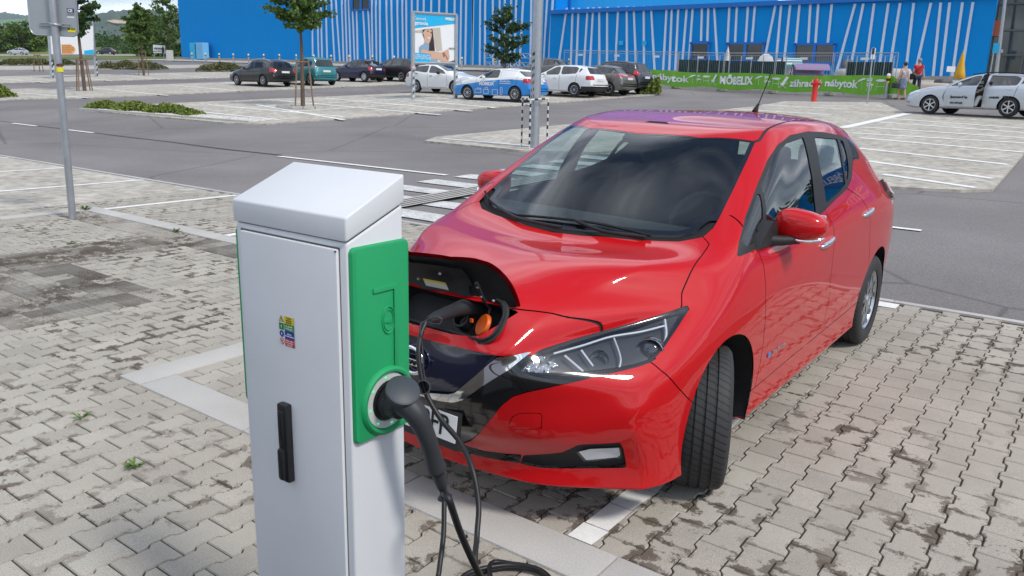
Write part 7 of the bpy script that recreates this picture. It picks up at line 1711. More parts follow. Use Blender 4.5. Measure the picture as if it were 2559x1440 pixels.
def icon(px, kind):
    s_ = s_at(px); base = lambda u, v: ban(s_+u, v)+FN*.03-bc; mb = MB()
    if kind == 'parasol': mb.add([base(-.28, .62), base(.25, .82), base(.10, .86), base(-.12, .78)], [(0, 1, 2, 3)]); mb.tube([base(-.02, .72), base(.03, .25)], .005, 4)
    elif kind == 'chair':
        for v in (.72, .80, .58): mb.add([base(-.12, v-.02), base(.12, v), base(.12, v+.05), base(-.12, v+.03)], [(0, 1, 2, 3)])
        mb.add([base(-.12, .45), base(.2, .5), base(.2, .57), base(-.12, .52)], [(0, 1, 2, 3)]); mb.tube([base(-.05, .45), base(-.1, .2)], .01, 4); mb.tube([base(.15, .5), base(.12, .22)], .01, 4)
    elif kind == 'table': mb.add([base(.26*math.cos(a), .74+.07*math.sin(a)) for a in np.linspace(0, 6.0, 14)], [tuple(range(14))]); mb.tube([base(-.16, .66), base(-.2, .22)], .006, 4); mb.tube([base(.16, .66), base(.2, .22)], .006, 4); mb.tube([base(-.2, .42), base(.2, .42)], .01, 4)
    else: mb.add([base(-.2, .35), base(0, .40), base(.22, .88), base(.08, .90)], [(0, 1, 2, 3)]); mb.tube([base(-.25, .2), base(.2, .55)], .012, 4); mb.tube([base(-.2, .5), base(.15, .2)], .012, 4)
    mb.build('furniture_print', white_paint, bn_)
for px, k in ((1727, 'parasol'), (1742, 'chair'), (1763, 'table'), (1783, 'lounger'), (1895, 'parasol'), (1914, 'chair'), (1937, 'table'), (1957, 'lounger'), (2152, 'parasol'), (2172, 'chair'), (2200, 'table')): icon(px, k)
# banner's loose end
mb = MB(); p0 = ban(FL-.02, 0)-bc; V_ = []
for i in range(9):
    for j in range(7): u, v = i/8, j/6; V_.append(p0+FU*(1.3*u)+FN*(.18*math.sin(u*5)+.25*u)+Vector((0, 0, (.85*v)*(1-.55*u)+.04*math.sin(9*u+3*v))))
mb.add(V_, [(i*7+j, (i+1)*7+j, (i+1)*7+j+1, i*7+j+1) for i in range(8) for j in range(6)]); mb.build('loose_end', bang, bn_, True)
# dark green privacy net behind
net_m = mat('privacy_net', (.010, .035, .035), .8, noise=.4, nscale=3)
for (pa, pb, yt), lb in ((((1640, 1768, 147), 'dark green privacy netting, left stretch behind the fence')), (((1768, 1910, 148), 'dark green privacy netting, middle stretch behind the white parasol')), (((2062, 2180, 160), 'dark green privacy netting, right stretch beside the purple swing'))):
    a, c = s_at(pa), s_at(pb); o = empty('privacy_net', fence_pt((a+c)/2, 0, -1.6), 0, lb, 'netting'); oc_ = Vector(o.location); mb = MB(); V_ = []; m_ = 40
    for i in range(m_+1): s_ = a+(c-a)*i/m_; w_ = .05*math.sin(i*1.3); V_ += [fence_pt(s_, .2, -1.6+w_)-oc_, fence_pt(s_, 1.62, -1.6+w_*.6)-oc_]
    mb.add(V_, [(2*i, 2*i+2, 2*i+3, 2*i+1) for i in range(m_)]); mb.build('net', net_m, o, True)
    for i in range(0, m_+1, 8): mb = MB(); p_ = Vector(V_[2*i])-Vector((0, 0, .2)); mb.tube([p_, p_+Vector((0, 0, 1.9))], .03, 6); mb.build('stake', galv, o)
# folded parasols
def parasol(px, py, h, m_, lb, wid=.28, pole=1.0):
    b = gp(px, py); o = empty('parasol', b, 0, lb, 'parasol'); mb = MB(); n = 14; pr = [(.02, h), (.05, h-.12), (wid*.45, h*.78), (wid*.8, h*.50), (wid, h*.36), (wid*.85, h*.345)]; V_ = []
    for r_, z in pr:
        for j in range(n): q_ = 2*math.pi*j/n; k = 1+.22*(-1)**j; V_.append((r_*k*math.cos(q_), r_*k*math.sin(q_), z))
    mb.add(V_, [(i*n+j, i*n+(j+1) % n, (i+1)*n+(j+1) % n, (i+1)*n+j) for i in range(len(pr)-1) for j in range(n)]); mb.build('canopy', m_, o, True)
    mb = MB(); mb.tube([(0, 0, 0), (0, 0, h+.1)], .022, 8); mb.build('pole', galv, o); mb = MB(); mb.box((0, 0, .06), (.6, .6, .12), bev=.03); mb.build('base', conc, o)
parasol(1813, 196, 2.3, mat('parasol_white', (.62, .63, .64), .7), 'folded white parasol standing behind the green banner'); parasol(2391, 232, 2.05, mat('parasol_yellow', (.70, .38, .02), .6), 'folded yellow parasol behind the silver estate car', .24)
# round white parasol canopy standing on edge
wcloth = mat('white_cloth', (.55, .57, .60), .6); b = gp(1920, 216); rc = empty('parasol', b, 0, 'round white parasol canopy turned edge-up near the fence', 'parasol'); q = lambda px, py: vplane(b, px, py)-b
c0_, rx_, rz_ = q(1913, 160), (q(1935, 160)-q(1892, 160)).length/2, (q(1913, 135)-q(1913, 186)).length/2; ax_ = (q(1935, 160)-q(1892, 160)).normalized(); mb = MB(); V_ = [c0_-Vector((AF[0], AF[1], 0))*.25]
for i in range(12): a = 2*math.pi*i/12; V_.append(c0_+ax_*rx_*math.cos(a+.25)*1.0+Vector((0, 0, 1))*(rz_*math.sin(a)+.25*rx_*math.cos(a)))
mb.add(V_, [(0, 1+i, 1+(i+1) % 12) for i in range(12)]); mb.build('canopy', wcloth, rc, True); mb = MB(); mb.tube([c0_, c0_+Vector((0, 0, -1.2))], .03, 6); mb.build('pole', galv, rc)
# swing seats and beach chairs
def swing_seat(name, x0, x1, yt, yb, py, m_, lb, striped=None, dep_=1.2):
    b = gp((x0+x1)/2, py); o = empty(name, b, 0, lb, 'swing seat'); q = lambda px, py_: vplane(b, px, py_)-b; A_, B_ = q(x0, yt), q(x1, yt); ht = A_.z; hb = q(x0, yb).z; U_ = (B_-A_); U_.z = 0; w_ = U_.length; U_.normalize(); bk = Vector((AF[0], AF[1], 0)).normalized()
    V_ = []; m2 = 8; st_ = []
    for i in range(m2+1):
        a = i/m2*1.25; off = -bk*(dep_*.6*math.sin(a)); z = hb+(ht-hb)*math.cos(a*1.0)**.8; p_ = Vector((A_.x, A_.y, 0)); V_ += [p_+off+Vector((0, 0, z)), p_+off+U_*w_+Vector((0, 0, z))]
    mb = MB(); 
    for i in range(m2): mb.m = (i % 2) if striped else 0; mb.add([V_[2*i], V_[2*i+1], V_[2*i+3], V_[2*i+2]], [(0, 1, 2, 3)])
    mb.build('canopy', [m_, striped or m_], o)
    mb = MB()
    for e in (Vector((A_.x, A_.y, 0)), Vector((A_.x, A_.y, 0))+U_*w_): mb.tube([e+bk*.5, e+Vector((0, 0, ht)), e-bk*.8], .03, 6)
    mb.build('frame', matte_black, o); mb = MB(); c = Vector((A_.x, A_.y, .5))+U_*w_/2; mb.box(c, (w_*.9, .5, .12), rz=math.atan2(U_.y, U_.x), bev=.03); mb.box(c+bk*.25+Vector((0, 0, .3)), (w_*.9, .1, .55), rz=math.atan2(U_.y, U_.x), bev=.03); mb.build('seat', m_, o)
purp = mat('swing_purple', (.25, .18, .32), .7); teal2 = mat('stripe_teal', (.02, .22, .22), .7); navy2 = mat('stripe_navy', (.02, .03, .10), .7)
swing_seat('swing_seat', 1982, 2068, 158, 186, 205, purp, 'purple garden swing seat with a curved canopy'); swing_seat('swing_seat', 1955, 2000, 144, 182, 202, wcloth, 'teal and white striped garden swing behind the purple one', teal2); swing_seat('swing_seat', 1934, 1953, 146, 176, 200, wcloth, 'navy striped garden swing beside the round white canopy', navy2)
# covered stacks of goods
def cover(x0, x1, yt, py, m_, lb, dep_=1.0, name='covered_goods', top=.85):
    b = gp((x0+x1)/2, py); o = empty(name, b, 0, lb, 'covered goods'); q = lambda px, py_: vplane(b, px, py_)-b; w_ = (q(x1, py)-q(x0, py)).length; h = q((x0+x1)/2, yt).z; bm = bmesh.new(); bmesh.ops.create_cube(bm, size=1); bmesh.ops.subdivide_edges(bm, edges=bm.edges[:], cuts=3, use_grid_fill=True)
    for v in bm.verts: k = top if v.co.z > .3 else 1; v.co = Vector((v.co.x*w_*k+rnd.gauss(0, .012), v.co.y*dep_*k+rnd.gauss(0, .012), (v.co.z+.5)*h+rnd.gauss(0, .012)))
    bm.verts.index_update(); mb = MB(); R3 = Matrix.Rotation(math.atan2(AR[1], AR[0]), 3, 'Z'); mb.add([R3 @ v.co for v in bm.verts], [[v.index for v in f.verts] for f in bm.faces]); bm.free(); so_ = mb.build('sheet', m_, o, True); mb = MB(); mb.box((0, 0, .05), (w_*.9, dep_*.9, .1), rz=math.atan2(AR[1], AR[0])); mb.build('pallet', mat('pallet_wood', (.28, .2, .12), .8), o)
tarp = mat('grey_tarpaulin', (.42, .41, .40), .7, noise=.1, nscale=3); tarp2 = mat('dark_screen', (.10, .10, .12), .7)
cover(2090, 2196, 173, 216, tarp, 'long pale grey tarpaulin over stacked furniture', 1.4); cover(2204, 2262, 172, 222, tarp, 'pale grey covered stack behind the woman', 1.2); cover(2098, 2120, 149, 214, tarp2, 'dark upright covered panel behind the pale tarpaulin', .3, top=.97); cover(2262, 2356, 207, 232, mat('beige_cover', (.40, .34, .28), .7), 'low beige covered stack behind the man in red', 1.2, top=.95); cover(2340, 2368, 198, 226, tarp2, 'dark covered lounger beside the yellow parasol', .8)
cover(1755, 1775, 173, 200, white_paint, 'white plastic chest behind the banner, left of the parasol', .5, 'storage_chest', .97); cover(1820, 1840, 175, 203, white_paint, 'white plastic chest behind the banner, right of the parasol', .5, 'storage_chest', .97); cover(1645, 1684, 139, 182, wcloth, 'white stacked chairs under a sheet at the left end of the netting', .8)
b = gp(2377, 224); nb = empty('notice_board', b, 0, 'small white notice board beside the yellow parasol', 'notice'); q = lambda px, py: vplane(b, px, py)-b; mb = MB(); c = (q(2366, 166)+q(2387, 180))/2; mb.box(c, ((q(2387, 180)-q(2366, 180)).length, .03, q(2377, 166).z-q(2377, 180).z), rz=math.atan2(AR[1], AR[0])); mb.build('panel', white_paint, nb); mb = MB(); mb.tube([(c.x, c.y+.03, 0), (c.x, c.y+.03, c.z)], .025, 6); mb.build('post', galv, nb)
# ================================================================ trees and shrubs
def leaf_mat(name, dark, light):
    m = bpy.data.materials.new(name); m.use_nodes = True; t = m.node_tree; b = t.nodes['Principled BSDF']; b.inputs['Roughness'].default_value = .55; b.inputs['Specular IOR Level'].default_value = .3
    a = t.nodes.new('ShaderNodeAttribute'); a.attribute_name = 'tone'; r_ = t.nodes.new('ShaderNodeMixRGB'); r_.inputs[1].default_value = (*dark, 1); r_.inputs[2].default_value = (*light, 1); t.links.new(a.outputs['Fac'], r_.inputs[0]); t.links.new(r_.outputs[0], b.inputs['Base Color'])
    tr_ = t.nodes.new('ShaderNodeBsdfTranslucent'); t.links.new(r_.outputs[0], tr_.inputs[0]); mx_ = t.nodes.new('ShaderNodeMixShader'); mx_.inputs[0].default_value = .3; t.links.new(b.outputs[0], mx_.inputs[1]); t.links.new(tr_.outputs[0], mx_.inputs[2]); t.links.new(mx_.outputs[0], t.nodes['Material Output'].inputs[0]); return m
LM = {'mid': leaf_mat('leaf_mid', (.045, .095, .02), (.17, .26, .055)), 'deep': leaf_mat('leaf_deep', (.025, .062, .02), (.09, .16, .04)), 'pale': leaf_mat('leaf_pale', (.04, .07, .025), (.16, .20, .08)), 'juniper': leaf_mat('leaf_juniper', (.09, .13, .02), (.30, .37, .08)), 'dull': leaf_mat('leaf_dull', (.07, .085, .025), (.22, .21, .09))}
bark = mat('bark', (.12, .085, .06), .9, noise=.3, nscale=14, bump=.6, bscale=40)
def leaves(name, pts, size, m, parent, rg, long=1.0):
    """many small folded leaf faces at the given points"""
    n = len(pts); P = np.array(pts, float); A = rg.normal(size=(n, 3)); A /= np.linalg.norm(A, axis=1)[:, None]; B = np.cross(A, rg.normal(size=(n, 3))); B /= np.linalg.norm(B, axis=1)[:, None]
    s = size*rg.uniform(.6, 1.3, (n, 1)); A = A*s*long; B = B*s*.5; C_ = np.cross(A, B); C_ = C_/(np.linalg.norm(C_, axis=1)[:, None]+1e-9)*s*.18
    V_ = np.stack([P-A*.5, P+B+C_, P+A*.5, P-B+C_], 1).reshape(-1, 3); F_ = np.arange(4*n).reshape(-1, 4)
    o = mesh_np(name, V_, F_, m, parent); a = o.data.attributes.new('tone', 'FLOAT', 'FACE'); a.data.foreach_set('value', rg.uniform(0, 1, n)**1.3); return o
def tree(base, h, trunk_h, crown_w, label, seed, kind='mid', n=2600, leaf=.13, group=None, shape='oval', lean=(0, 0), density=1.0, limbs=26):
    rg = np.random.default_rng(seed); o = empty('tree', base, 0, label, 'tree', group); tk_ = MB(); top = Vector((lean[0], lean[1], h*.97)); spine = spline([(0, 0, -.1), (lean[0]*.2+rg.normal()*.03, lean[1]*.2, trunk_h), (lean[0]*.6, lean[1]*.6, (trunk_h+h)/2), tuple(top)], 6); rr_ = np.interp(np.linspace(0, 1, len(spine)), [0, .3, 1], [h*.016+.012, h*.012+.008, .008]); tk_.tube(spine, list(rr_), 8)
    pts = []; ch = h-trunk_h
    for i in range(limbs):
        u = (i+.5)/limbs; z = trunk_h+ch*u*.93; prof = {'oval': math.sin(math.pi*min(1, .12+.86*u))**.75, 'cone': (1-u)**.75*.95+.12, 'round': math.sqrt(max(.03, 1-(2*u-1)**2)), 'feather': (1-u)**.55*.8+.14}[shape]
        a = i*2.399+rg.normal()*.3; R_ = crown_w/2*prof*rg.uniform(.55, 1.30); k = int(np.interp((z-0)/h, [0, 1], [0, len(spine)-1])); p0 = Vector(spine[k]); e = p0+Vector((math.cos(a)*R_, math.sin(a)*R_, ch*.10*rg.uniform(.2, 1.5))); mid = p0.lerp(e, .5)+Vector((0, 0, -.02*ch)); tk_.tube([p0, mid, e], [.010+h*.002, .008+h*.001, .004], 4)
        m_ = int(n/limbs*(.5+prof))
        for j in range(m_):
            t = rg.uniform(.18, 1.08)**.8; c = p0.lerp(e, t); sp_ = (.05+.13*t)*crown_w*.40; pts.append((c.x+rg.normal()*sp_*.55, c.y+rg.normal()*sp_*.55, c.z+rg.normal()*sp_*.45))
    tk_.build('trunk', bark, o, auto=60); leaves('crown', pts, leaf, LM[kind], o, rg); return o
stake_m = mat('stake_wood', (.20, .14, .09), .9, noise=.25, nscale=10)
def tree_stakes(base, h, w_, label, n=3):
    o = empty('tree_stakes', base, 0, label, 'tree stakes', 'stake frames around young trees'); tops = []
    for k in range(n):
        a = 2*math.pi*k/n+.5; p0 = Vector((math.cos(a)*w_, math.sin(a)*w_, 0)); p1 = Vector((math.cos(a)*w_*.62, math.sin(a)*w_*.62, h)); tops.append(p1); mb = MB(); mb.tube([p0, p1], .035, 6); mb.build('stake', stake_m, o)
    for k in range(n): mb = MB(); mb.tube([tops[k]-Vector((0, 0, .08)), tops[(k+1) % n]-Vector((0, 0, .08))], .03, 5); mb.build('tie_rail', stake_m, o)
def ht(base, px, py): return (vplane(base, px, py)-base).z
GT = 'young trees on the parking islands'
b = gp(757, 269); b.z += .03; tree(b, ht(b, 740, -55), ht(b, 748, 118), 2.0, 'young green tree on the island before the teal car', 3, 'mid', 3000, .15, GT, 'oval', density=1, limbs=44, lean=(.0, .0)); tree_stakes(b+Vector((0, .05, 0)), ht(b, 750, 150), .42, 'three wooden stakes around the young tree before the teal car')
ps = gp(757, 270); ring = MB(); 
for k in range(14): a = 2*math.pi*k/14; ring.box((ps.x+1.0*math.cos(a), ps.y+1.0*math.sin(a), terrain(ps.x, ps.y)+.05), (.42, .10, .10), rz=a+math.pi/2)
tag(ring.build('tree_pit_kerb', kerb_m), kind='structure')
b = gp(212, 229); b.z += .03; tree(b, ht(b, 205, -60), ht(b, 206, 108), 2.0, 'dark young tree growing beside the traffic sign', 5, 'deep', 3000, .16, GT, 'oval', limbs=44); tree_stakes(b, ht(b, 206, 146), .45, 'wooden stakes around the dark young tree beside the traffic sign', 4)
b = gp(360, 190); tree(b, ht(b, 356, 8), ht(b, 357, 118), 2.6, 'light green feathery young tree right of the dark hedge bed', 8, 'mid', 3000, .2, GT, 'feather', limbs=34); tree_stakes(b, ht(b, 356, 128), .4, 'wooden stakes around the feathery young tree')
b = gp(98, 180); tree_stakes(b, ht(b, 92, 136), .4, 'bare wooden stakes without a tree at the far left')
b = gp(1262, 180); tree(b, ht(b, 1258, 8), ht(b, 1260, 140), 3.6, 'dense dark young tree in front of the blue shop wall', 11, 'deep', 3400, .20, GT, 'oval', limbs=46); tree_stakes(b, ht(b, 1260, 150), .5, 'wooden stakes around the dense dark tree by the shop')
# trees along the highway
for i, (px, py, t_, top, w_, kind, shp, lb) in enumerate([(-40, 140, 186, 55, 15, 'pale', 'round', 'pale bushy roadside tree at the very left edge'), (25, 139, 190, 58, 14, 'pale', 'round', 'pale leafy roadside tree above the silver car'), (62, 139, 186, 52, 11, 'mid', 'round', 'yellowish green roadside tree left of the traffic sign'), (98, 139, 196, 74, 13, 'mid', 'round', 'dark leafy roadside tree behind the traffic sign pole'), (138, 138, 200, 86, 12, 'deep', 'round', 'dark green bush behind the wide billboard'), (246, 122, 230, 85, 8, 'deep', 'round', 'small dark tree right of the wide billboard'), (385, 141, 150, 48, 9, 'mid', 'round', 'green tree left of the blue shop corner'), (425, 142, 140, -20, 10.0, 'mid', 'oval', 'tall loose tree at the left corner of the blue shop'), (408, 140, 155, 40, 9.5, 'deep', 'round', 'dark tree behind the tall tree at the shop corner')]):
    b = dp(px, py, t_); tree(b, ht(b, px, top), ht(b, px, top)*.12, w_, lb, 40+i, kind, 2600, .55 if t_ > 170 else .42, 'trees along the highway', shp, limbs=30)
for i, (x_, y_) in enumerate(((16, 44), (24, 50), (30, 40))): tree(Vector((x_, y_, terrain(x_, y_))), 6+i, 1.8, 3.4, ['young tree beyond the right edge, nearest the silver estate', 'middle one of three trees beyond the right edge', 'tallest tree beyond the right edge'][i], 90+i, 'mid', 1500, .3, 'trees right of the picture', 'oval', limbs=26)
# low hedges far off: one mass
rg = np.random.default_rng(77); pts = []
for k in range(5200):
    px = rg.uniform(236, 440); b = dp(px, 118+rg.normal()*1.5, 215+rg.normal()*8); pts.append((b.x, b.y, b.z+abs(rg.normal())*1.2))
for k in range(3000):
    px = rg.uniform(255, 400); b = dp(px, 138-rg.uniform(0, 12), 186+rg.normal()*3); pts.append((b.x, b.y, b.z+abs(rg.normal())*.5))
hg = leaves('far_hedge', pts, .7, LM['deep'], None, rg); tag(hg, 'dark hedge line along the far highway', 'hedge', kind='stuff')
# shrub beds
def bed(px0, px1, py, w_, h, kind, n, leaf, label, seed, long=1.0, spiky=False):
    rg = np.random.default_rng(seed); A, B = gp(*px0), gp(*px1); c = (A+B)/2; o = empty('shrub_bed', c, 0, label, 'shrubs'); d = B-A; d.z = 0; s_ = Vector((-d.y, d.x, 0)).normalized(); pts = []; stem = MB(); nb = max(4, int(d.length/.55))
    hs = rg.uniform(.6, 1.15, nb+1)
    for k in range(n):
        u = rg.uniform(0, 1); v = rg.uniform(-1, 1); hh = h*np.interp(u*nb, range(nb+1), hs)*math.sqrt(max(0, 1-v*v))*min(1, 9*u, 9*(1-u))**.5; p = A+d*u+s_*v*w_/2*(.8+.3*math.sin(u*21)); pts.append((p.x-c.x, p.y-c.y, terrain(p.x, p.y)-c.z+.04+hh*rg.uniform(.25, 1.0)))
    for k in range(nb): p = A+d*((k+.5)/nb); stem.tube([(p.x-c.x, p.y-c.y, terrain(p.x, p.y)-c.z), (p.x-c.x+.1, p.y-c.y, terrain(p.x, p.y)-c.z+h*.7)], .015, 4)
    stem.build('stems', bark, o); leaves('foliage', pts, leaf, LM[kind], o, rg, long); return o
bed((228, 272), (492, 291), 0, .80, .33, 'juniper', 3600, .085, 'long low juniper bed on the near island left of the tree', 21, 2.2)
bed((-40, 242), (10, 246), 0, 1.2, .6, 'juniper', 1500, .09, 'small juniper clump cut by the left edge', 22, 2.0)
bed((255, 172), (402, 174), 0, 2.2, .75, 'dull', 4200, .14, 'flowering brownish hedge bed right of the wide billboard', 23); bed((8, 163), (118, 164), 0, 2.2, .7, 'dull', 3200, .15, 'reddish green hedge bed at the far left', 24); bed((130, 163), (178, 164), 0, 2.0, .8, 'dull', 1400, .15, 'short hedge bed behind the sign pole', 25); bed((508, 178), (606, 181), 0, 2.0, .75, 'dull', 2800, .14, 'hedge bed left of the black estate car', 26)
bed((1600, 236), (1650, 237), 0, 1.2, 1.0, 'juniper', 1600, .12, 'green bush beside the dark people carrier', 27)
# white gravel strip along the juniper bed
rg = np.random.default_rng(5); V_, F_ = [], []; A, B = gp(215, 275), gp(640, 308); d = B-A; 
for k in range(2600):
    u = rg.uniform(0, 1); p = A+d*u+Vector((-.2, 1, 0))*rg.uniform(-.1, .75)*(1 if u > .55 else .6); z = terrain(p.x, p.y)+.045; r_ = rg.uniform(.018, .045); b0 = len(V_)
    for q in range(4): a = q*1.57+rg.uniform(0, 1); V_.append((p.x+r_*math.cos(a), p.y+r_*math.sin(a), z))
    V_.append((p.x, p.y, z+r_*.8)); F_ += [(b0+q, b0+(q+1) % 4, b0+4) for q in range(4)]
g_ = mesh_np('white_gravel', V_, F_, mat('gravel_white', (.55, .54, .52), .8, noise=.2, nscale=9)); tag(g_, 'strip of white gravel stones beside the juniper bed', 'gravel', kind='stuff')
mb = MB(); n = 26
for i in range(n):
    p = A+d*((i+.5)/n)+Vector((-.2, 1, 0)).normalized()*-.22; mb.box((p.x, p.y, terrain(p.x, p.y)+.03), (d.length/n*.94, .18, .13), rz=math.atan2(d.y, d.x), bev=.01)
tag(mb.build('island_kerb', kerb_m), kind='structure')
# ---- far air: an even, thin haze round the whole place
hz_m = bpy.data.materials.new('haze_air'); hz_m.use_nodes = True; t = hz_m.node_tree; t.nodes.clear(); ou = t.nodes.new('ShaderNodeOutputMaterial'); pv = t.nodes.new('ShaderNodeVolumePrincipled'); pv.inputs['Color'].default_value = (.72, .85, 1.0, 1); pv.inputs['Density'].default_value = .00007; t.links.new(pv.outputs[0], ou.inputs['Volume'])
mb = MB(); mb.box((-1500, 2000, 175), (6800, 6800, 500)); hz = mb.build('haze', hz_m); tag(hz, kind='stuff')
# ================================================================ people
skin_m = mat('skin', (.52, .30, .21), .5); hair_m = mat('dark_hair', (.03, .022, .018), .6); grey_hair = mat('grey_hair', (.25, .24, .23), .6)
def skinned(name, V_, E_, Rd, m, parent, sub=2):
    me = bpy.data.meshes.new(name); me.from_pydata(V_, E_, []); me.update(); ob = bpy.data.objects.new(name, me); COL.objects.link(ob)
    ob.modifiers.new('s', 'SKIN'); ob.modifiers.new('u', 'SUBSURF').levels = sub
    for i, v in enumerate(me.skin_vertices[0].data): r_ = Rd[i]; v.radius = r_ if isinstance(r_, tuple) else (r_, r_); v.use_root = (i == 0)
    dg = bpy.context.evaluated_depsgraph_get(); dg.update(); m2 = bpy.data.meshes.new_from_object(ob.evaluated_get(dg)); bpy.data.objects.remove(ob); m2.materials.clear(); m2.materials.append(m); m2.polygons.foreach_set('use_smooth', [True]*len(m2.polygons)); m2.name = name
    return link(bpy.data.objects.new(name, m2), parent)
def person(base, heading, h, label, top_m, leg_m, hair_, style, stride=.12, arm=.1):
    o = empty('person', base, heading, label, 'person'); k = h/1.75; P = lambda *a: tuple(c*k for c in a)
    V_ = [P(0, 0, .95), P(0, .0, 1.15), P(0, .01, 1.38), P(0, .01, 1.48), P(0, -.01, 1.60), P(0, -.01, 1.70),
          P(.17, .01, 1.40), P(.23, .03, 1.14), P(.25, arm*-1, .92), P(.255, arm*-1.2, .82), P(-.17, .01, 1.40), P(-.23, .03, 1.14), P(-.25, arm, .92), P(-.255, arm*1.1, .82),
          P(.09, 0, .90), P(.10, -stride*.6, .50), P(.10, -stride, .08), P(.10, -stride-.14, .03), P(-.09, 0, .90), P(-.10, stride*.6, .50), P(-.10, stride+.05, .10), P(-.10, stride-.09, .03)]
    E_ = [(0, 1), (1, 2), (2, 3), (3, 4), (4, 5), (2, 6), (6, 7), (7, 8), (8, 9), (2, 10), (10, 11), (11, 12), (12, 13), (0, 14), (14, 15), (15, 16), (16, 17), (0, 18), (18, 19), (19, 20), (20, 21)]
    Rd = [(.15*k, .11*k), (.14*k, .10*k), (.15*k, .10*k), .055*k, (.085*k, .10*k), (.065*k, .08*k)]+[.055*k, .042*k, .033*k, .04*k]*2+[.085*k, .06*k, .042*k, .035*k]*2
    skinned('body', V_, E_, Rd, skin_m, o)
    # garments: inflated sleeves and torso, trousers or skirt
    tv = [V_[0], V_[1], V_[2], V_[6], tuple((Vector(V_[6])+Vector(V_[7]))/2*1.0), V_[10], tuple((Vector(V_[10])+Vector(V_[11]))/2)]; te = [(0, 1), (1, 2), (2, 3), (3, 4), (2, 5), (5, 6)]
    if style == 'dress': te = te[:2]+[(2, 3), (2, 5)]; tv = tv[:4]+[tv[5]]; te = [(0, 1), (1, 2), (2, 3), (2, 4)]; rd = [(.175*k, .13*k), (.15*k, .12*k), (.165*k, .12*k), .06*k, .06*k]
    else: rd = [(.175*k, .135*k), (.17*k, .13*k), (.185*k, .125*k), .085*k, .075*k, .085*k, .075*k]
    skinned('top', tv, te, rd, top_m, o)
    if style == 'dress':
        mb = MB(); n = 20; V2 = []
        for z, r_ in ((1.0, .155), (.85, .19), (.70, .205), (.52, .215)):
            for j in range(n): a = 2*math.pi*j/n; q_ = 1+.05*math.sin(5*a); V2.append(P(r_*q_*math.cos(a), r_*.8*q_*math.sin(a), z))
        mb.add(V2, [(i*n+j, i*n+(j+1) % n, (i+1)*n+(j+1) % n, (i+1)*n+j) for i in range(3) for j in range(n)]); mb.build('skirt', leg_m, o, True)
        for s_, p_ in ((1, V_[17]), (-1, V_[21])): mb = MB(); mb.box((p_[0], p_[1]+.03, .04), (.09, .24, .07), bev=.02); mb.build('sandal', mat('sandal_brown', (.12, .06, .03), .6), o)
    else:
        lv = [V_[0], V_[14], V_[15], V_[16], V_[18], V_[19], V_[20]]; skinned('trousers', lv, [(0, 1), (1, 2), (2, 3), (0, 4), (4, 5), (5, 6)], [(.165*k, .13*k), .105*k, .08*k, .065*k, .105*k, .08*k, .065*k], leg_m, o)
        for p_ in (V_[17], V_[21]): mb = MB(); mb.box((p_[0], p_[1]+.05, .045), (.10, .28, .09), bev=.025); mb.build('shoe', matte_black, o)
    mb = MB(); mb.add(*ellipsoid(P(0, .03, 1.675), (.088*k, .105*k, .10*k), 2.2, 18, 10)); mb.build('hair', hair_, o, True)
    mb = MB(); mb.add(*ellipsoid(P(0, -.108, 1.625), (.014*k, .018*k, .022*k), 2, 8, 6)); mb.build('nose', skin_m, o, True)
    for s_ in (1, -1): mb = MB(); mb.add(*ellipsoid(P(s_*.088, .0, 1.63), (.012*k, .022*k, .03*k), 2, 8, 6)); mb.build('ear', skin_m, o, True)
    # five fingers on each hand
    for s_, w_ in ((1, V_[9]), (-1, V_[13])):
        mb = MB()
        for j in range(4): x_ = w_[0]; y_ = w_[1]-.027*k+.018*k*j; mb.tube([(x_, y_, w_[2]-.02*k), (x_-.004*s_, y_, w_[2]-.06*k), (x_-.02*s_, y_, w_[2]-.085*k)], [.010*k, .009*k, .007*k], 6)
        mb.tube([(w_[0], w_[1]-.03*k, w_[2]+.01), (w_[0]-.01*s_, w_[1]-.06*k, w_[2]-.03*k)], [.011*k, .008*k], 6); mb.build('fingers', skin_m, o, True)
    return o, V_, k
hd_b = gp(2250, 249); away = math.atan2(AF[1], AF[0])+math.pi/2
dress_top = mat('patterned_top', (.10, .12, .20), .8, col2=(.55, .56, .60), nscale=9); skirt_m = mat('patterned_skirt', (.07, .08, .16), .8, col2=(.22, .25, .34), nscale=11)
w_, Vw, kw = person(hd_b, away+.25, 1.66, 'woman in a patterned blue sleeveless dress walking away with a dark handbag', dress_top, skirt_m, hair_m, 'dress', .10)
mb = MB(); bag = empty('handbag', hd_b, away+.25, 'dark handbag carried by the woman in the patterned dress', 'handbag'); mb.box((.30, -.10, .62), (.13, .36, .24), bev=.04); mb.build('pouch', mat('bag_leather', (.03, .03, .04), .5), bag, auto=50); mb = MB(); mb.tube(spline([(.30, -.22, .73), (.285, -.17, .80), (.275, -.10, .815), (.285, -.03, .80), (.30, .02, .73)], 4), .010, 6); mb.build('strap', matte_black, bag)
mbp = gp(2286, 240); m_, Vm, km = person(mbp, away-.15, 1.78, 'man in a red T-shirt and dark trousers walking away from the camera', mat('red_cotton', (.50, .018, .03), .8), mat('dark_denim', (.025, .03, .06), .8), grey_hair, 'trousers', .14)
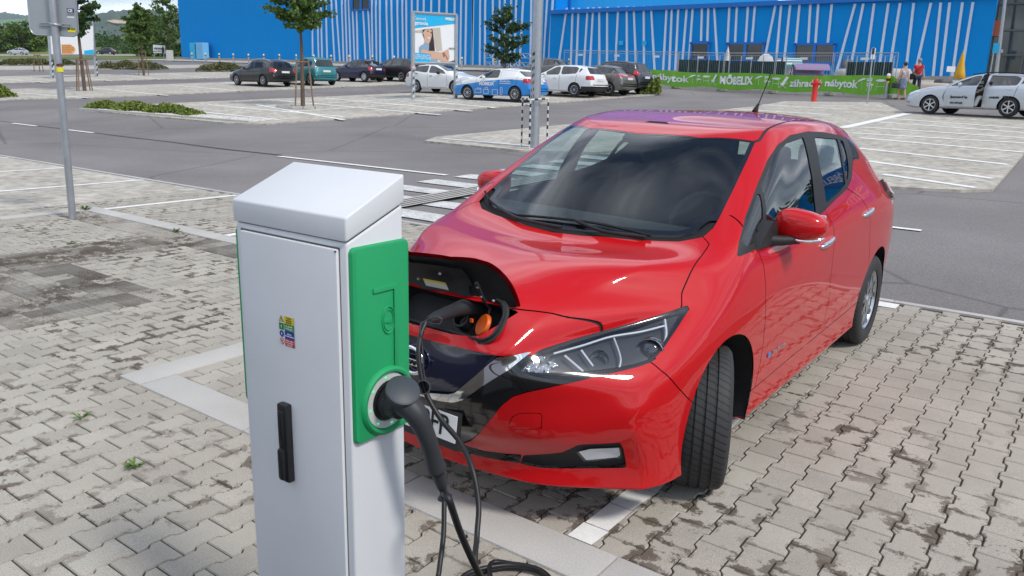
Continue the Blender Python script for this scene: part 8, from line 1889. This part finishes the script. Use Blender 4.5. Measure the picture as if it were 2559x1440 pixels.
sb = empty('shoulder_bag', mbp, away-.15, 'black bag on a diagonal strap across the back of the man in red', 'bag'); mb = MB(); mb.box((.27, .0, .92), (.12, .30, .28), bev=.03); mb.build('pouch', matte_black, sb); mb = MB(); mb.tube(spline([(.24, .10, 1.05), (.10, .165, 1.22), (-.10, .12, 1.44), (-.13, -.02, 1.49), (0, -.16, 1.3), (.22, -.12, 1.05)], 5), .014, 6); mb.build('strap', matte_black, sb)
# the driver, sitting sideways in the open door of the silver estate
dr_o = empty('person', sk_.matrix_world.translation if False else sk_.location, sk_.rotation_euler.z, 'person in a white T-shirt sitting in the open door of the silver estate', 'person'); yy = 2.72-mvl
Vd = [(.30, yy, .60), (.33, yy+.02, .82), (.36, yy+.01, 1.02), (.38, yy, 1.10), (.42, yy-.03, 1.20), (.43, yy-.03, 1.28), (.50, yy-.12, .98), (.66, yy-.22, .80), (.76, yy-.42, .74), (.80, yy-.50, .72), (.36, yy+.17, .98), (.50, yy+.18, .76), (.62, yy+.02, .70), (.45, yy-.10, .58), (.78, yy-.20, .60), (.86, yy-.24, .30), (.42, yy+.10, .58), (.74, yy+.05, .60), (.84, yy+.02, .30)]
Ed = [(0, 1), (1, 2), (2, 3), (3, 4), (4, 5), (2, 6), (6, 7), (7, 8), (8, 9), (2, 10), (10, 11), (11, 12), (0, 13), (13, 14), (14, 15), (0, 16), (16, 17), (17, 18)]
skinned('body', Vd, Ed, [.14, .13, .13, .055, .085, .07, .055, .045, .035, .04, .055, .045, .04, .08, .065, .045, .08, .065, .045], skin_m, dr_o)
skinned('shirt', [Vd[0], Vd[1], Vd[2], Vd[6], Vd[10]], [(0, 1), (1, 2), (2, 3), (2, 4)], [.165, .155, .155, .085, .085], white_paint, dr_o)
skinned('trousers', [Vd[0], Vd[13], Vd[14], Vd[15], Vd[16], Vd[17], Vd[18]], [(0, 1), (1, 2), (2, 3), (0, 4), (4, 5), (5, 6)], [.15, .10, .085, .06, .10, .085, .06], mat('white_trousers', (.6, .6, .6), .8), dr_o)
mb = MB(); mb.add(*ellipsoid((.41, yy-.01, 1.27), (.095, .095, .085), 2.2, 16, 10)); mb.build('hair', hair_m, dr_o, True)
